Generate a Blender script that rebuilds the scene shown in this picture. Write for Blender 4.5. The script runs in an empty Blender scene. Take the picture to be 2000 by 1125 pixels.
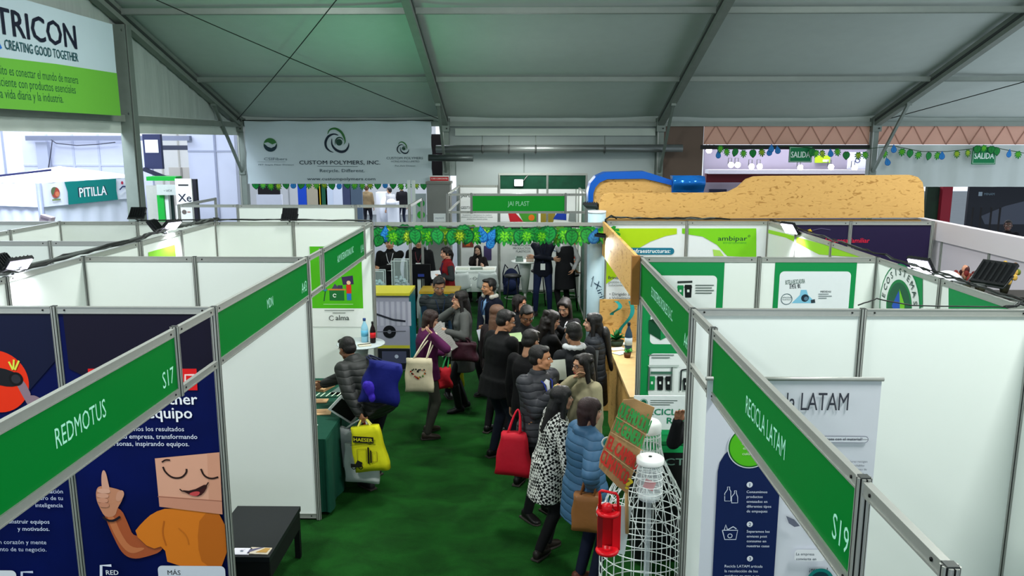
import bpy, bmesh, math, random
import numpy as np
from mathutils import Vector, Matrix

# ------------------------------------------------------------------ camera, world, light, exposure
scene = bpy.context.scene
COL = scene.collection
random.seed(7)
CAM_F, CAM_P, CAM_Y, CAM_H = 1548.0, 0.1844, -0.0156, 3.5175
cd = bpy.data.cameras.new('camera'); cam = bpy.data.objects.new('camera', cd); COL.objects.link(cam)
cam.location = (0, 0, CAM_H); cam.rotation_euler = (math.pi/2 - CAM_P, 0, -CAM_Y)
cd.sensor_width = 36; cd.lens = CAM_F/2000*36; cd.clip_end = 200; cd.clip_start = 0.05
scene.camera = cam
w = bpy.data.worlds.new('hall_surroundings'); scene.world = w; w.use_nodes = True
w.node_tree.nodes['Background'].inputs[0].default_value = (0.80, 0.88, 1.0, 1)
w.node_tree.nodes['Background'].inputs[1].default_value = 0.62
scene.view_settings.view_transform = 'Standard'; scene.view_settings.look = 'None'
scene.view_settings.gamma = 1; scene.view_settings.use_curve_mapping = False
scene.view_settings.exposure = 1.08

def area_light(name, loc, rot, size, power, color=(1, 1, 1), size_y=None):
    l = bpy.data.lights.new(name, 'AREA'); l.energy = power; l.size = size; l.color = color
    if size_y: l.shape = 'RECTANGLE'; l.size_y = size_y
    o = bpy.data.objects.new(name, l); COL.objects.link(o); o.location = loc; o.rotation_euler = rot
    return o
PI = math.pi
# unseen area lights added high in the marquee for its overall light, pointing down
for lx, ly, lp in ((-3.8, 3.2, 150), (3.6, 3.2, 175), (-0.4, 8.4, 125), (6.2, 8.6, 120), (-3.4, 11.0, 95)):
    area_light('hall_fill_light', (lx, ly, 6.3), (0, 0, 0), 0.9, lp, (0.97, 1.0, 0.97))
# neighbouring halls: unseen area lights added to brighten what shows beyond
area_light('left_hall_fill', (-11, 17, 6.5), (0, 0, 0), 5, 220, (0.78, 0.85, 1.0))
area_light('left_hall_fill', (-16, 24, 6.5), (0, 0, 0), 5, 260, (0.78, 0.85, 1.0))
area_light('rear_hall_fill', (-5, 30, 7), (0, 0, 0), 6, 380, (0.90, 0.94, 1.0))
area_light('left_hall_fill', (-7.7, 11.3, 5.6), (.25, .45, 0), 2.0, 300, (0.80, 0.87, 1.0))  # added to light the pavilion sides that face the aisle
area_light('right_hall_fill', (8, 24, 6), (0, 0, 0), 3, 300, (0.95, 0.92, 1.0))
area_light('green_roof_fill', (-2.6, 13.6, 2.9), (math.pi, 0, 0), 0.6, 8, (0.15, 1.0, 0.45))  # added upward light that tints the roof green
area_light('stand_lamp', (0, 17.0, 3.7), (0, 0, 0), 1.0, 35, (1.0, 1.0, 0.97))

# ------------------------------------------------------------------ pixel helpers (photo 2000 x 1125 -> a point at a chosen depth)
_cy, _sy = math.cos(CAM_Y), math.sin(CAM_Y)
_fw = np.array([_sy*math.cos(CAM_P), _cy*math.cos(CAM_P), -math.sin(CAM_P)])
_r = np.array([_cy, -_sy, 0.]); _u = np.cross(_r, _fw); _C = np.array([0, 0, CAM_H])
def _at(u, v, ax, val):
    d = _fw + _r*(u-1000)/CAM_F + _u*(562.5-v)/CAM_F
    return _C + d*((val-_C[ax])/d[ax])
def at_x(u, v, X): return _at(u, v, 0, X)
def at_y(u, v, Y): return _at(u, v, 1, Y)
def at_z(u, v, Z): return _at(u, v, 2, Z)

# ------------------------------------------------------------------ materials
def lin(c): return c/12.92 if c <= 0.04045 else ((c+0.055)/1.055)**2.4
def hexc(h):
    h = h.lstrip('#'); return tuple(lin(int(h[i:i+2], 16)/255) for i in (0, 2, 4)) + (1,)
_M = {}
def mat(h, rough=0.6, metal=0.0, noise=0.06, scale=18, bump=0.0, spec=0.22, kind=None, h2=None, alpha=1.0, emit=0, trans=0):
    key = (h, rough, metal, noise, scale, bump, spec, kind, h2, alpha, emit, trans)
    if key in _M: return _M[key]
    m = bpy.data.materials.new((kind or 'surface') + '_' + h.strip('#')); m.use_nodes = True
    nt = m.node_tree; N = nt.nodes; K = nt.links; b = N['Principled BSDF']
    c = hexc(h); b.inputs['Roughness'].default_value = rough; b.inputs['Metallic'].default_value = metal
    b.inputs['Specular IOR Level'].default_value = spec
    b.inputs['Base Color'].default_value = c
    if alpha < 1: b.inputs['Alpha'].default_value = alpha
    if trans: b.inputs['Transmission Weight'].default_value = trans; b.inputs['IOR'].default_value = 1.3
    if emit:
        b.inputs['Emission Color'].default_value = c; b.inputs['Emission Strength'].default_value = emit
    if noise or bump or kind:
        tc = N.new('ShaderNodeTexCoord'); nz = N.new('ShaderNodeTexNoise'); nz.inputs['Scale'].default_value = scale
        nz.inputs['Detail'].default_value = 4
        K.new(tc.outputs['Object'], nz.inputs['Vector'])
        c2 = hexc(h2) if h2 else tuple(max(0, x*(1-2.2*noise)) for x in c[:3]) + (1,)
        cr = N.new('ShaderNodeMix'); cr.data_type = 'RGBA'
        cr.inputs['A'].default_value = c; cr.inputs['B'].default_value = c2
        fac = nz.outputs['Fac']; hgt = nz.outputs['Fac']
        if kind == 'puffer':       # horizontal quilting
            sx = N.new('ShaderNodeSeparateXYZ'); K.new(tc.outputs['Object'], sx.inputs[0])
            ma = N.new('ShaderNodeMath'); ma.operation = 'MULTIPLY_ADD'
            K.new(nz.outputs['Fac'], ma.inputs[0]); ma.inputs[1].default_value = 0.022; K.new(sx.outputs['Z'], ma.inputs[2])
            mb = N.new('ShaderNodeMath'); mb.operation = 'MULTIPLY'; K.new(ma.outputs[0], mb.inputs[0]); mb.inputs[1].default_value = PI/0.062
            ms = N.new('ShaderNodeMath'); ms.operation = 'SINE'; K.new(mb.outputs[0], ms.inputs[0])
            mc = N.new('ShaderNodeMath'); mc.operation = 'ABSOLUTE'; K.new(ms.outputs[0], mc.inputs[0])
            mp = N.new('ShaderNodeMath'); mp.operation = 'POWER'; K.new(mc.outputs[0], mp.inputs[0]); mp.inputs[1].default_value = 0.35
            hgt = mp.outputs[0]
        if kind == 'osb':
            mpn = N.new('ShaderNodeMapping'); mpn.inputs['Scale'].default_value = (1, 1, 2.6); nz.inputs['Detail'].default_value = 1.5
            K.new(tc.outputs['Object'], mpn.inputs[0]); K.new(mpn.outputs[0], nz.inputs['Vector'])
            nz.inputs['Distortion'].default_value = 1.2
            cr2 = N.new('ShaderNodeValToRGB'); cr2.color_ramp.elements[0].position = 0.30; cr2.color_ramp.elements[1].position = 0.42
            cr2.color_ramp.elements[0].color = (1, 1, 1, 1); cr2.color_ramp.elements[1].color = (0, 0, 0, 1)
            e = cr2.color_ramp.elements.new(0.75); e.color = (0.18, 0.18, 0.18, 1)
            K.new(nz.outputs['Fac'], cr2.inputs[0]); fac = cr2.outputs[0]
        if kind == 'houndstooth':
            ck = N.new('ShaderNodeTexChecker'); ck.inputs['Scale'].default_value = 44
            mpn = N.new('ShaderNodeMapping'); mpn.inputs['Rotation'].default_value = (0.5, 0.3, 0.7)
            ad = N.new('ShaderNodeMixRGB'); ad.blend_type = 'ADD'; ad.inputs[0].default_value = 0.02
            K.new(tc.outputs['Object'], ad.inputs[1]); K.new(nz.outputs['Color'], ad.inputs[2])
            K.new(ad.outputs[0], mpn.inputs[0]); K.new(mpn.outputs[0], ck.inputs['Vector'])
            fac = ck.outputs['Fac']
        if kind == 'hair':
            mpn = N.new('ShaderNodeMapping'); mpn.inputs['Scale'].default_value = (6, 6, 0.8)
            K.new(tc.outputs['Object'], mpn.inputs[0]); K.new(mpn.outputs[0], nz.inputs['Vector'])
        if kind == 'carpet':
            n2 = N.new('ShaderNodeTexNoise'); n2.inputs['Scale'].default_value = 2.8; n2.inputs['Detail'].default_value = 9; n2.inputs['Roughness'].default_value = .62
            n2.inputs['Distortion'].default_value = 0.6
            mpn = N.new('ShaderNodeMapping'); mpn.inputs['Scale'].default_value = (0.85, 1.25, 1)
            K.new(tc.outputs['Object'], mpn.inputs[0]); K.new(mpn.outputs[0], n2.inputs['Vector'])
            rp = N.new('ShaderNodeValToRGB'); rp.color_ramp.elements[0].position = 0.34; rp.color_ramp.elements[1].position = 0.70
            K.new(n2.outputs['Fac'], rp.inputs[0])
            mx = N.new('ShaderNodeMath'); mx.operation = 'MULTIPLY_ADD'; K.new(nz.outputs['Fac'], mx.inputs[0]); mx.inputs[1].default_value = 0.5
            mm = N.new('ShaderNodeMath'); mm.operation = 'MULTIPLY'; K.new(rp.outputs[0], mm.inputs[0]); mm.inputs[1].default_value = 0.65
            K.new(mm.outputs[0], mx.inputs[2]); fac = mx.outputs[0]
        if kind == 'cloth_folds':
            mpn = N.new('ShaderNodeMapping'); mpn.inputs['Scale'].default_value = (1, 1, 0.12)
            K.new(tc.outputs['Object'], mpn.inputs[0]); K.new(mpn.outputs[0], nz.inputs['Vector'])
        K.new(fac, cr.inputs['Factor']); K.new(cr.outputs['Result'], b.inputs['Base Color'])
        if bump:
            bp = N.new('ShaderNodeBump'); bp.inputs['Strength'].default_value = bump; bp.inputs['Distance'].default_value = 0.012
            K.new(hgt, bp.inputs['Height']); K.new(bp.outputs[0], b.inputs['Normal'])
    _M[key] = m; return m
ALU = mat('#a9aca6', 0.38, 0.45, 0.05, 30)
ALUD = mat('#4c504e', 0.5, 0.5, 0.05, 30)
WHITE = mat('#e9f0ea', 0.38, 0, 0.015, 3)
BLACK = mat('#08090a', 0.5)
OSB = mat('#cfa35f', 0.7, 0, 0.2, 9, 0.12, kind='osb', h2='#a2763a')
STEEL = mat('#7f8a82', 0.5, 0.35, 0.12, 6)
GREENB = mat('#00772b', 0.5, 0, 0.03, 5, spec=.06)
LETTER = mat('#9fe6c8', 0.5, noise=0)

# ------------------------------------------------------------------ mesh builder
class MB:
    def __init__(s): s.v = []; s.f = []; s.m = []; s.mats = []; s.sm = []
    def mi(s, m):
        if m not in s.mats: s.mats.append(m)
        return s.mats.index(m)
    def add(s, vs, fs, m, smooth=False):
        o = len(s.v); s.v += [tuple(map(float, p)) for p in vs]; k = s.mi(m)
        for f in fs: s.f.append([i+o for i in f]); s.m.append(k); s.sm.append(smooth)
        return s
    def box(s, c, d, m, R=None):
        x, y, z = d[0]/2, d[1]/2, d[2]/2
        vs = [Vector((a*x, b*y, e*z)) for e in (-1, 1) for b in (-1, 1) for a in (-1, 1)]
        if R: vs = [R @ p for p in vs]
        vs = [p + Vector(c) for p in vs]
        return s.add(vs, [(0, 2, 3, 1), (4, 5, 7, 6), (0, 1, 5, 4), (2, 6, 7, 3), (1, 3, 7, 5), (0, 4, 6, 2)], m)
    def beam(s, a, b, wd, ht, m, up=(0, 0, 1)):
        a, b = Vector(a), Vector(b); d = (b-a).normalized(); u = Vector(up); r = d.cross(u).normalized(); u = r.cross(d)
        vs = [p + r*wd/2*i + u*ht/2*j for p in (a, b) for j in (-1, 1) for i in (-1, 1)]
        return s.add(vs, [(0, 1, 3, 2), (4, 6, 7, 5), (0, 4, 5, 1), (2, 3, 7, 6), (1, 5, 7, 3), (0, 2, 6, 4)], m)
    def tube(s, pts, r, m, n=8, closed=False):
        pts = [Vector(p) for p in pts]; rs = r if isinstance(r, (list, tuple)) else [r]*len(pts)
        vs = []; N = len(pts); pu = None
        for i, p in enumerate(pts):
            if closed: d = pts[(i+1) % N]-pts[i-1]
            else: d = pts[min(i+1, N-1)]-pts[max(i-1, 0)]
            if d.length < 1e-9: d = Vector((0, 0, 1))
            d.normalize()
            if pu is None: pu = d.orthogonal().normalized()
            u = (pu - d*pu.dot(d)); u = u.normalized() if u.length > 1e-6 else d.orthogonal().normalized(); pu = u; w_ = d.cross(u)
            for k in range(n):
                a = 2*PI*k/n; vs.append(p + (u*math.cos(a)+w_*math.sin(a))*rs[i])
        fs = []
        for i in range(N if closed else N-1):
            j = (i+1) % N
            for k in range(n): fs.append((i*n+k, i*n+(k+1) % n, j*n+(k+1) % n, j*n+k))
        if not closed: fs += [tuple(range(n))[::-1], tuple((N-1)*n+k for k in range(n))]
        return s.add(vs, fs, m, n > 5)
    def lathe(s, prof, c, m, n=24, R=None):
        vs = []; c = Vector(c)
        for (r, z) in prof:
            for k in range(n):
                p = Vector((r*math.cos(2*PI*k/n), r*math.sin(2*PI*k/n), z)); vs.append((R @ p if R else p)+c)
        fs = []
        for i in range(len(prof)-1):
            for k in range(n): fs.append((i*n+k, i*n+(k+1) % n, (i+1)*n+(k+1) % n, (i+1)*n+k))
        if prof[0][0] > 1e-4: fs.append(tuple(range(n))[::-1])
        if prof[-1][0] > 1e-4: fs.append(tuple((len(prof)-1)*n+k for k in range(n)))
        return s.add(vs, fs, m, True)
    def prism(s, poly, o, r, u, n, th, m):        # polygon in (r,u) plane thickened along n
        o, r, u, n = map(Vector, (o, r, u, n)); k = len(poly)
        a = [o + r*x + u*y for x, y in poly]; b = [p - n*th for p in a]
        return s.add(a+b, [tuple(range(k)), tuple(range(2*k-1, k-1, -1))] + [(i, i+k, (i+1) % k+k, (i+1) % k) for i in range(k)], m)
    def ell(s, c, r, m, R=None, nu=12, nv=8):
        vs = []; c = Vector(c)
        for j in range(nv+1):
            t = PI*j/nv
            for i in range(nu):
                a = 2*PI*i/nu; p = Vector((r[0]*math.sin(t)*math.cos(a), r[1]*math.sin(t)*math.sin(a), -r[2]*math.cos(t)))
                vs.append((R @ p if R else p)+c)
        fs = [(j*nu+i, j*nu+(i+1) % nu, (j+1)*nu+(i+1) % nu, (j+1)*nu+i) for j in range(nv) for i in range(nu)]
        return s.add(vs, fs, m, True)
    def mesh(s, name):
        me = bpy.data.meshes.new(name); me.from_pydata(s.v, [], s.f)
        for m in s.mats: me.materials.append(m)
        me.polygons.foreach_set('material_index', s.m); me.polygons.foreach_set('use_smooth', s.sm); me.update()
        return me
    def build(s, name, parent=None, loc=None):
        return link(name, s.mesh(name), parent, loc)
def link(name, me, parent=None, loc=None, rotz=0):
    o = bpy.data.objects.new(name, me); COL.objects.link(o)
    if loc is not None: o.location = loc
    if rotz: o.rotation_euler = (0, 0, rotz)
    if parent: o.parent = parent
    return o
def thing(name, label, cat, loc=(0, 0, 0), rotz=0, group=None):
    o = bpy.data.objects.new(name, None); COL.objects.link(o); o.location = loc; o.rotation_euler = (0, 0, rotz)
    o.empty_display_size = 0.1
    return tag(o, label, cat, group)
def tag(o, label, cat, group=None):
    o['label'] = label; o['category'] = cat
    if group: o['group'] = group
    return o
def struct(o): o['kind'] = 'structure'; return o
def wl(parent, p):                     # world point to parent's space (parents are only moved and turned about z)
    p = Vector(p) - parent.location; return Matrix.Rotation(-parent.rotation_euler.z, 3, 'Z') @ p

# ------------------------------------------------------------------ lettering and flat print
_TC = {}
def text_mesh(s, bold=0.0):
    k = (s, bold)
    if k in _TC: return _TC[k]
    cu = bpy.data.curves.new('t', 'FONT'); cu.body = s; cu.size = 1.0; cu.offset = bold; cu.resolution_u = 2
    ob = bpy.data.objects.new('t', cu); COL.objects.link(ob)
    me = bpy.data.meshes.new_from_object(ob)
    v = [(p.co.x, p.co.y) for p in me.vertices]; f = [tuple(p.vertices) for p in me.polygons]
    bpy.data.objects.remove(ob); bpy.data.curves.remove(cu); bpy.data.meshes.remove(me)
    if not v: v = [(0, 0)]
    xs = [a for a, _ in v]
    _TC[k] = (v, f, min(xs), max(xs)); return _TC[k]
class Print:
    """flat print lying on a plane: o origin, r right, u up; every shape sits a hair above the last"""
    def __init__(s, o, r, u, step=0.0005, lift=0.001):
        s.o, s.r, s.u = Vector(o), Vector(r).normalized(), Vector(u).normalized(); s.n = s.r.cross(s.u)
        s.mb = MB(); s.k = 0; s.step = step; s.lift = lift; s.world = False
    def px(s, u, v):                   # where the photo's pixel falls on this plane
        d = Vector(_fw + _r*(u-1000)/CAM_F + _u*(562.5-v)/CAM_F); C = Vector(_C)
        p = C + d*((s.o-C).dot(s.n)/d.dot(s.n)) - s.o; s.world = True
        return (p.dot(s.r), p.dot(s.u))
    def w(s, x, y): return s.o + s.r*x + s.u*y + s.n*(s.lift + s.k*s.step)
    def poly(s, pts, c, px=False, m=None, soft=0):
        if px: pts = [s.px(*p) for p in pts]
        for _ in range(soft): pts = [q for i in range(len(pts)) for q in ((pts[i-1][0]*.25+pts[i][0]*.75, pts[i-1][1]*.25+pts[i][1]*.75), (pts[i][0]*.75+pts[(i+1) % len(pts)][0]*.25, pts[i][1]*.75+pts[(i+1) % len(pts)][1]*.25))]
        s.k += 1; a = 0
        for i in range(len(pts)): a += pts[i-1][0]*pts[i][1]-pts[i][0]*pts[i-1][1]
        if a < 0: pts = pts[::-1]
        s.mb.add([s.w(*p) for p in pts], [tuple(range(len(pts)))], m or mat(c, 0.55, noise=0.02)); return s
    def rect(s, x0, y0, x1, y1, c): return s.poly([(x0, y0), (x1, y0), (x1, y1), (x0, y1)], c)
    def rrect(s, x0, y0, x1, y1, q, c):
        if x1 < x0: x0, x1 = x1, x0
        if y1 < y0: y0, y1 = y1, y0
        p = []
        for cx, cy, a0 in ((x1-q, y1-q, 0), (x0+q, y1-q, 90), (x0+q, y0+q, 180), (x1-q, y0+q, 270)):
            for t in range(0, 91, 18): a = math.radians(a0+t); p.append((cx+q*math.cos(a), cy+q*math.sin(a)))
        return s.poly(p, c)
    def disc(s, cx, cy, r, c, a0=0, a1=360, ry=None):
        n = max(6, int((a1-a0)/8)); ry = ry or r
        p = [(cx+r*math.cos(math.radians(a0+(a1-a0)*i/n)), cy+ry*math.sin(math.radians(a0+(a1-a0)*i/n))) for i in range(n if a1-a0 == 360 else n+1)]
        return s.poly(p, c)
    def line(s, pts, wd, c, px=False, soft=0):
        if px: pts = [s.px(*p) for p in pts]
        for _ in range(soft): pts = [pts[0]] + [q for i in range(len(pts)-1) for q in ((pts[i][0]*.75+pts[i+1][0]*.25, pts[i][1]*.75+pts[i+1][1]*.25), (pts[i][0]*.25+pts[i+1][0]*.75, pts[i][1]*.25+pts[i+1][1]*.75))] + [pts[-1]]
        s.k += 1; vs = []; fs = []
        ws = wd if isinstance(wd, (list, tuple)) else [wd]*len(pts)
        for i, p in enumerate(pts):
            a = pts[max(i-1, 0)]; b = pts[min(i+1, len(pts)-1)]; dx, dy = b[0]-a[0], b[1]-a[1]; l = math.hypot(dx, dy) or 1
            nx, ny = -dy/l*ws[i]/2, dx/l*ws[i]/2
            vs += [s.w(p[0]+nx, p[1]+ny), s.w(p[0]-nx, p[1]-ny)]
        for i in range(len(pts)-1): fs.append((2*i, 2*i+1, 2*i+3, 2*i+2))
        s.mb.add(vs, fs, mat(c, 0.55, noise=0.02)); return s
    def ring(s, cx, cy, r, wd, c, a0=0, a1=360):
        n = max(6, int((a1-a0)/12))
        return s.line([(cx+r*math.cos(math.radians(a0+(a1-a0)*i/n)), cy+r*math.sin(math.radians(a0+(a1-a0)*i/n))) for i in range(n+1)], wd, c)
    def text(s, t, x, y, size, c, al='l', bold=0.0, rot=0.0, fit=None):
        if bold > 0:                   # heavier strokes: the same letters set again a hair to each side
            w_ = size*bold*.55
            for dx, dy in ((-w_, 0), (w_, 0), (0, w_)): s.text(t, x+dx, y+dy, size, c, al, 0, rot, fit)
            return s
        v, f, a, b = text_mesh(t); s.k += .25
        sx = size if not fit else fit/(b-a)
        off = {'l': -a, 'c': -(a+b)/2, 'r': -b}[al]; ca, sa = math.cos(rot), math.sin(rot)
        vs = []
        for p in v:
            X, Y = (p[0]+off)*sx, p[1]*size; vs.append(s.w(x+X*ca-Y*sa, y+X*sa+Y*ca))
        s.mb.add(vs, f, mat(c, 0.55, noise=0.0)); return s
    def build(s, name, parent=None):
        if parent is not None and s.world:
            s.mb.v = [tuple(wl(parent, p)) for p in s.mb.v]
        return s.mb.build(name, parent)

# ------------------------------------------------------------------ system-booth parts (2.5 m posts, rails, 1 m panels)
BH = 2.5
def post_mesh(h):
    mb = MB(); pts = []
    for k in range(8):
        a = PI/8 + k*PI/4; b = a + PI/4
        for t, r in ((a+0.10, .024), (a+PI/8-0.12, .0226), (a+PI/8-0.10, .016), (a+PI/8+0.10, .016), (a+PI/8+0.12, .0226), (b-0.10, .024)):
            pts.append((r*math.cos(t), r*math.sin(t)))
    k = len(pts)
    mb.add([(x, y, 0) for x, y in pts]+[(x, y, h) for x, y in pts], [tuple(range(k))[::-1], tuple(range(k, 2*k))], ALU)
    for i in range(k):
        j = (i+1) % k; deep = (i % 6) == 2
        mb.add([(*pts[i], 0), (*pts[j], 0), (*pts[j], h), (*pts[i], h)], [(0, 1, 2, 3)], ALUD if deep or i % 6 in (1, 3) else ALU)
    mb.box((0, 0, h+.002), (.03, .03, .004), ALUD)
    return mb.mesh('post')
_SH = {}
def shared(key, fn):
    if key not in _SH: _SH[key] = fn()
    return _SH[key]
def rail_mesh(l, t=0.045):
    mb = MB(); mb.box((l/2, 0, 0), (l, .018, t), ALU)
    for s in (-1, 1):
        mb.box((l/2, s*.0105, t/2-.003), (l, .004, .006), ALU); mb.box((l/2, s*.0105, -t/2+.003), (l, .004, .006), ALU)
        for x in (.045, l-.045): mb.lathe([(.006, 0), (.006, .003)], (x, s*.0095, 0), BLACK, 8, Matrix.Rotation(-s*PI/2, 3, 'X'))
    return mb.mesh('rail')
_posts = set()
def post(b, x, y, h=BH, z0=0):
    k = (round(x, 1), round(y, 1), round(z0, 1))
    if k in _posts: return
    _posts.add(k)
    o = link('post', shared(('post', round(h, 2)), lambda: post_mesh(h)), b); o.location = wl(b, (x, y, z0))
def rail(b, x0, y0, x1, y1, z, t=0.045, name='rail'):
    l = math.hypot(x1-x0, y1-y0)-.046; a = math.atan2(y1-y0, x1-x0)
    o = link(name, shared(('rail', round(l, 3), t), lambda: rail_mesh(l, t)), b)
    o.location = wl(b, (x0+.023*math.cos(a), y0+.023*math.sin(a), z)); o.rotation_euler = (0, 0, a)
def wall(b, x0, y0, x1, y1, n, mats=None, posts=True, h=BH, z0=0.0):
    """posts, rails and panels from one point to another; returns the panels"""
    out = []; ang = math.atan2(y1-y0, x1-x0)
    for i in range(n+1):
        if posts: post(b, x0+(x1-x0)*i/n, y0+(y1-y0)*i/n, h)
    for i in range(n):
        ax, ay = x0+(x1-x0)*i/n, y0+(y1-y0)*i/n; bx, by = x0+(x1-x0)*(i+1)/n, y0+(y1-y0)*(i+1)/n
        rail(b, ax, ay, bx, by, h-.0225); rail(b, ax, ay, bx, by, z0+.035)
        m = (mats[i] if mats else WHITE); l = math.hypot(bx-ax, by-ay)-.040
        if m is None: continue
        me = shared(('panel', round(l, 3), m.name, h, z0), lambda: MB().box((0, 0, 0), (l, .006, h-.09-z0), m).mesh('panel'))
        o = link('panel', me, b); o.location = wl(b, ((ax+bx)/2, (ay+by)/2, (h+z0)/2+.012)); o.rotation_euler = (0, 0, ang); out.append(o)
    return out
def fascia(b, x, y0, y1, side, gaps, text, code, board=(0, 1), fh=.386, tsize=.105, csize=.13, boardmat=None):
    """name board of a booth along x; side +1 reads from +x; gaps: y of the short uprights"""
    zt, zb = BH-.0225, BH-fh+.0225
    ys = [y0]+gaps+[y1]
    for g in gaps:
        k = link('short_upright', shared(('short', fh), lambda: post_mesh(fh+.012)), b); k.location = wl(b, (x, g, BH-fh-.006))
    for a, c in zip(ys[:-1], ys[1:]):
        rail(b, x, a, x, c, zt, name='fascia_rail'); rail(b, x, a, x, c, zb, name='fascia_rail')
    a, c = board
    bd = MB().box((0, 0, 0), (.006, abs(c-a)-.044, fh-.088), boardmat or GREENB).build('name_board', b)
    bd.location = wl(b, (x, (a+c)/2, (zt+zb)/2))
    P = Print((side*.003, 0, 0), (0, side, 0), (0, 0, 1))
    v_, f_, xa_, xb_ = text_mesh(text); P.text(text, 0, -tsize*.33, tsize, '#a8ecd0', 'c', fit=(xb_-xa_)*tsize*.62)
    if code: P.build('lettering', bd); P.mb = MB()
    if code: v_, f_, xa_, xb_ = text_mesh(code); P.text(code, abs(c-a)/2-.06, -csize*.75, csize, '#a8ecd0', 'r', fit=(xb_-xa_)*csize*.74)
    P.build('booth_number' if code else 'lettering', bd)
    return bd

# ------------------------------------------------------------------ people
def remesh(mb, voxel, smooth=3):
    """one closed skin over overlapping volumes"""
    me = mb.mesh('t'); ob = bpy.data.objects.new('t', me); COL.objects.link(ob)
    md = ob.modifiers.new('r', 'REMESH'); md.mode = 'VOXEL'; md.voxel_size = voxel
    if smooth: s = ob.modifiers.new('s', 'SMOOTH'); s.iterations = smooth; s.factor = 0.5
    dg = bpy.context.evaluated_depsgraph_get(); e = ob.evaluated_get(dg); m2 = bpy.data.meshes.new_from_object(e)
    v = np.empty(len(m2.vertices)*3); m2.vertices.foreach_get('co', v)
    f = [tuple(p.vertices) for p in m2.polygons]
    bpy.data.objects.remove(ob); bpy.data.meshes.remove(me); bpy.data.meshes.remove(m2)
    return v.reshape(-1, 3), f
def cap(mb, a, b, ra, rb, m, n=10, flat=1.0, fdir=None):
    """tapered capsule; flat squeezes it along fdir"""
    a, b = Vector(a), Vector(b); d = b-a; L = d.length; d = d.normalized() if L > 1e-6 else Vector((0, 0, 1))
    u = Vector(fdir) if fdir else d.orthogonal(); u = (u-d*u.dot(d)).normalized(); w_ = d.cross(u)
    rows = []
    for t in (-80, -50, -20): rows.append((a+d*ra*math.sin(math.radians(t)), ra*math.cos(math.radians(t))))
    rows.append((a, ra)); rows.append((a*.5+b*.5, (ra+rb)/2)); rows.append((b, rb))
    for t in (20, 50, 80): rows.append((b+d*rb*math.sin(math.radians(t)), rb*math.cos(math.radians(t))))
    vs = [c+(u*math.cos(2*PI*k/n)*flat+w_*math.sin(2*PI*k/n))*r for c, r in rows for k in range(n)]
    fs = [(i*n+k, i*n+(k+1) % n, (i+1)*n+(k+1) % n, (i+1)*n+k) for i in range(len(rows)-1) for k in range(n)]
    fs += [tuple(range(n))[::-1], tuple((len(rows)-1)*n+k for k in range(n))]
    mb.add(vs, fs, m, True)
def rings(mb, rows, m, n=16):
    """closed loft of ellipses: rows of (centre, rx, ry, xdir, ydir)"""
    vs = []
    for c, rx, ry, xd, yd in rows:
        for k in range(n):
            a = 2*PI*k/n; ca, sa = math.cos(a), math.sin(a)
            ca = math.copysign(abs(ca)**.85, ca); sa = math.copysign(abs(sa)**.85, sa)
            vs.append(c + xd*ca*rx + yd*sa*ry)
    fs = [(i*n+k, i*n+(k+1) % n, (i+1)*n+(k+1) % n, (i+1)*n+k) for i in range(len(rows)-1) for k in range(n)]
    fs += [tuple(range(n))[::-1], tuple((len(rows)-1)*n+k for k in range(n))]
    mb.add(vs, fs, m, True)
TM = mat('#808080', noise=0)
def head_template():
    mb = MB()
    mb.ell((0, -.014, .030), (.073, .094, .084), TM, nu=20, nv=14)
    mb.ell((0, .022, -.035), (.060, .066, .072), TM, nu=20, nv=14)
    mb.ell((0, .052, -.088), (.030, .028, .024), TM)
    mb.ell((0, .064, .030), (.050, .022, .020), TM)
    for s in (-1, 1):
        mb.ell((s*.036, .058, -.030), (.024, .024, .026), TM)
        mb.ell((s*.077, -.006, -.008), (.010, .020, .032), TM, Matrix.Rotation(s*.25, 3, 'Z'))
        cap(mb, (s*.050, .0, -.06), (s*.022, .05, -.088), .022, .018, TM)
    cap(mb, (0, .082, .012), (0, .101, -.026), .008, .0135, TM)
    for s in (-1, 1): mb.ell((s*.011, .092, -.030), (.009, .012, .008), TM)
    cap(mb, (-.017, .080, -.055), (.017, .080, -.055), .0085, .0085, TM)
    cap(mb, (-.013, .078, -.066), (.013, .078, -.066), .009, .009, TM)
    cap(mb, (0, -.022, -.06), (0, -.036, -.150), .051, .050, TM, 14)
    return remesh(mb, .0062, 2)
def hand_template(curl, spread=.06, thumb=.6):
    """right hand, wrist at the origin, fingers along +x, palm facing -z, thumb on +y"""
    mb = MB()
    rings(mb, [(Vector((x, y, z)), hy, hz, Vector((0, 1, 0)), Vector((0, 0, 1))) for x, y, z, hy, hz in
               ((-.03, 0, 0, .026, .020), (0, 0, 0, .027, .019), (.03, .002, -.002, .036, .016), (.06, .001, -.002, .041, .015), (.088, 0, 0, .040, .011), (.094, 0, 0, .030, .006))], TM, 12)
    for i, (y, l) in enumerate(((.031, .070), (.0105, .079), (-.0105, .073), (-.030, .057))):
        a = (.031-y)*0 + (1.5-i)*spread; p = Vector((.084, y, .001)); ang = curl*.7
        for k, (fr, r) in enumerate(((.44, .0088), (.31, .0080), (.25, .0070))):
            d = Vector((math.cos(ang)*math.cos(a), math.cos(ang)*math.sin(a), -math.sin(ang))); q = p + d*l*fr
            cap(mb, p, q, r, r*.93, TM, 8); p = q; ang += curl*(1.0 if k == 0 else .7)
    p = Vector((.022, .026, -.004)); d = Vector((math.cos(thumb), math.sin(thumb), -.35-.4*curl)).normalized()
    q = p + d*.042; cap(mb, p, q, .0135, .0105, TM, 8)
    d2 = (d + Vector((.5, -.25, -.25*curl))).normalized(); q2 = q + d2*.034; cap(mb, q, q2, .0105, .0082, TM, 8)
    return remesh(mb, .0042, 1)
HEAD = head_template()
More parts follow.
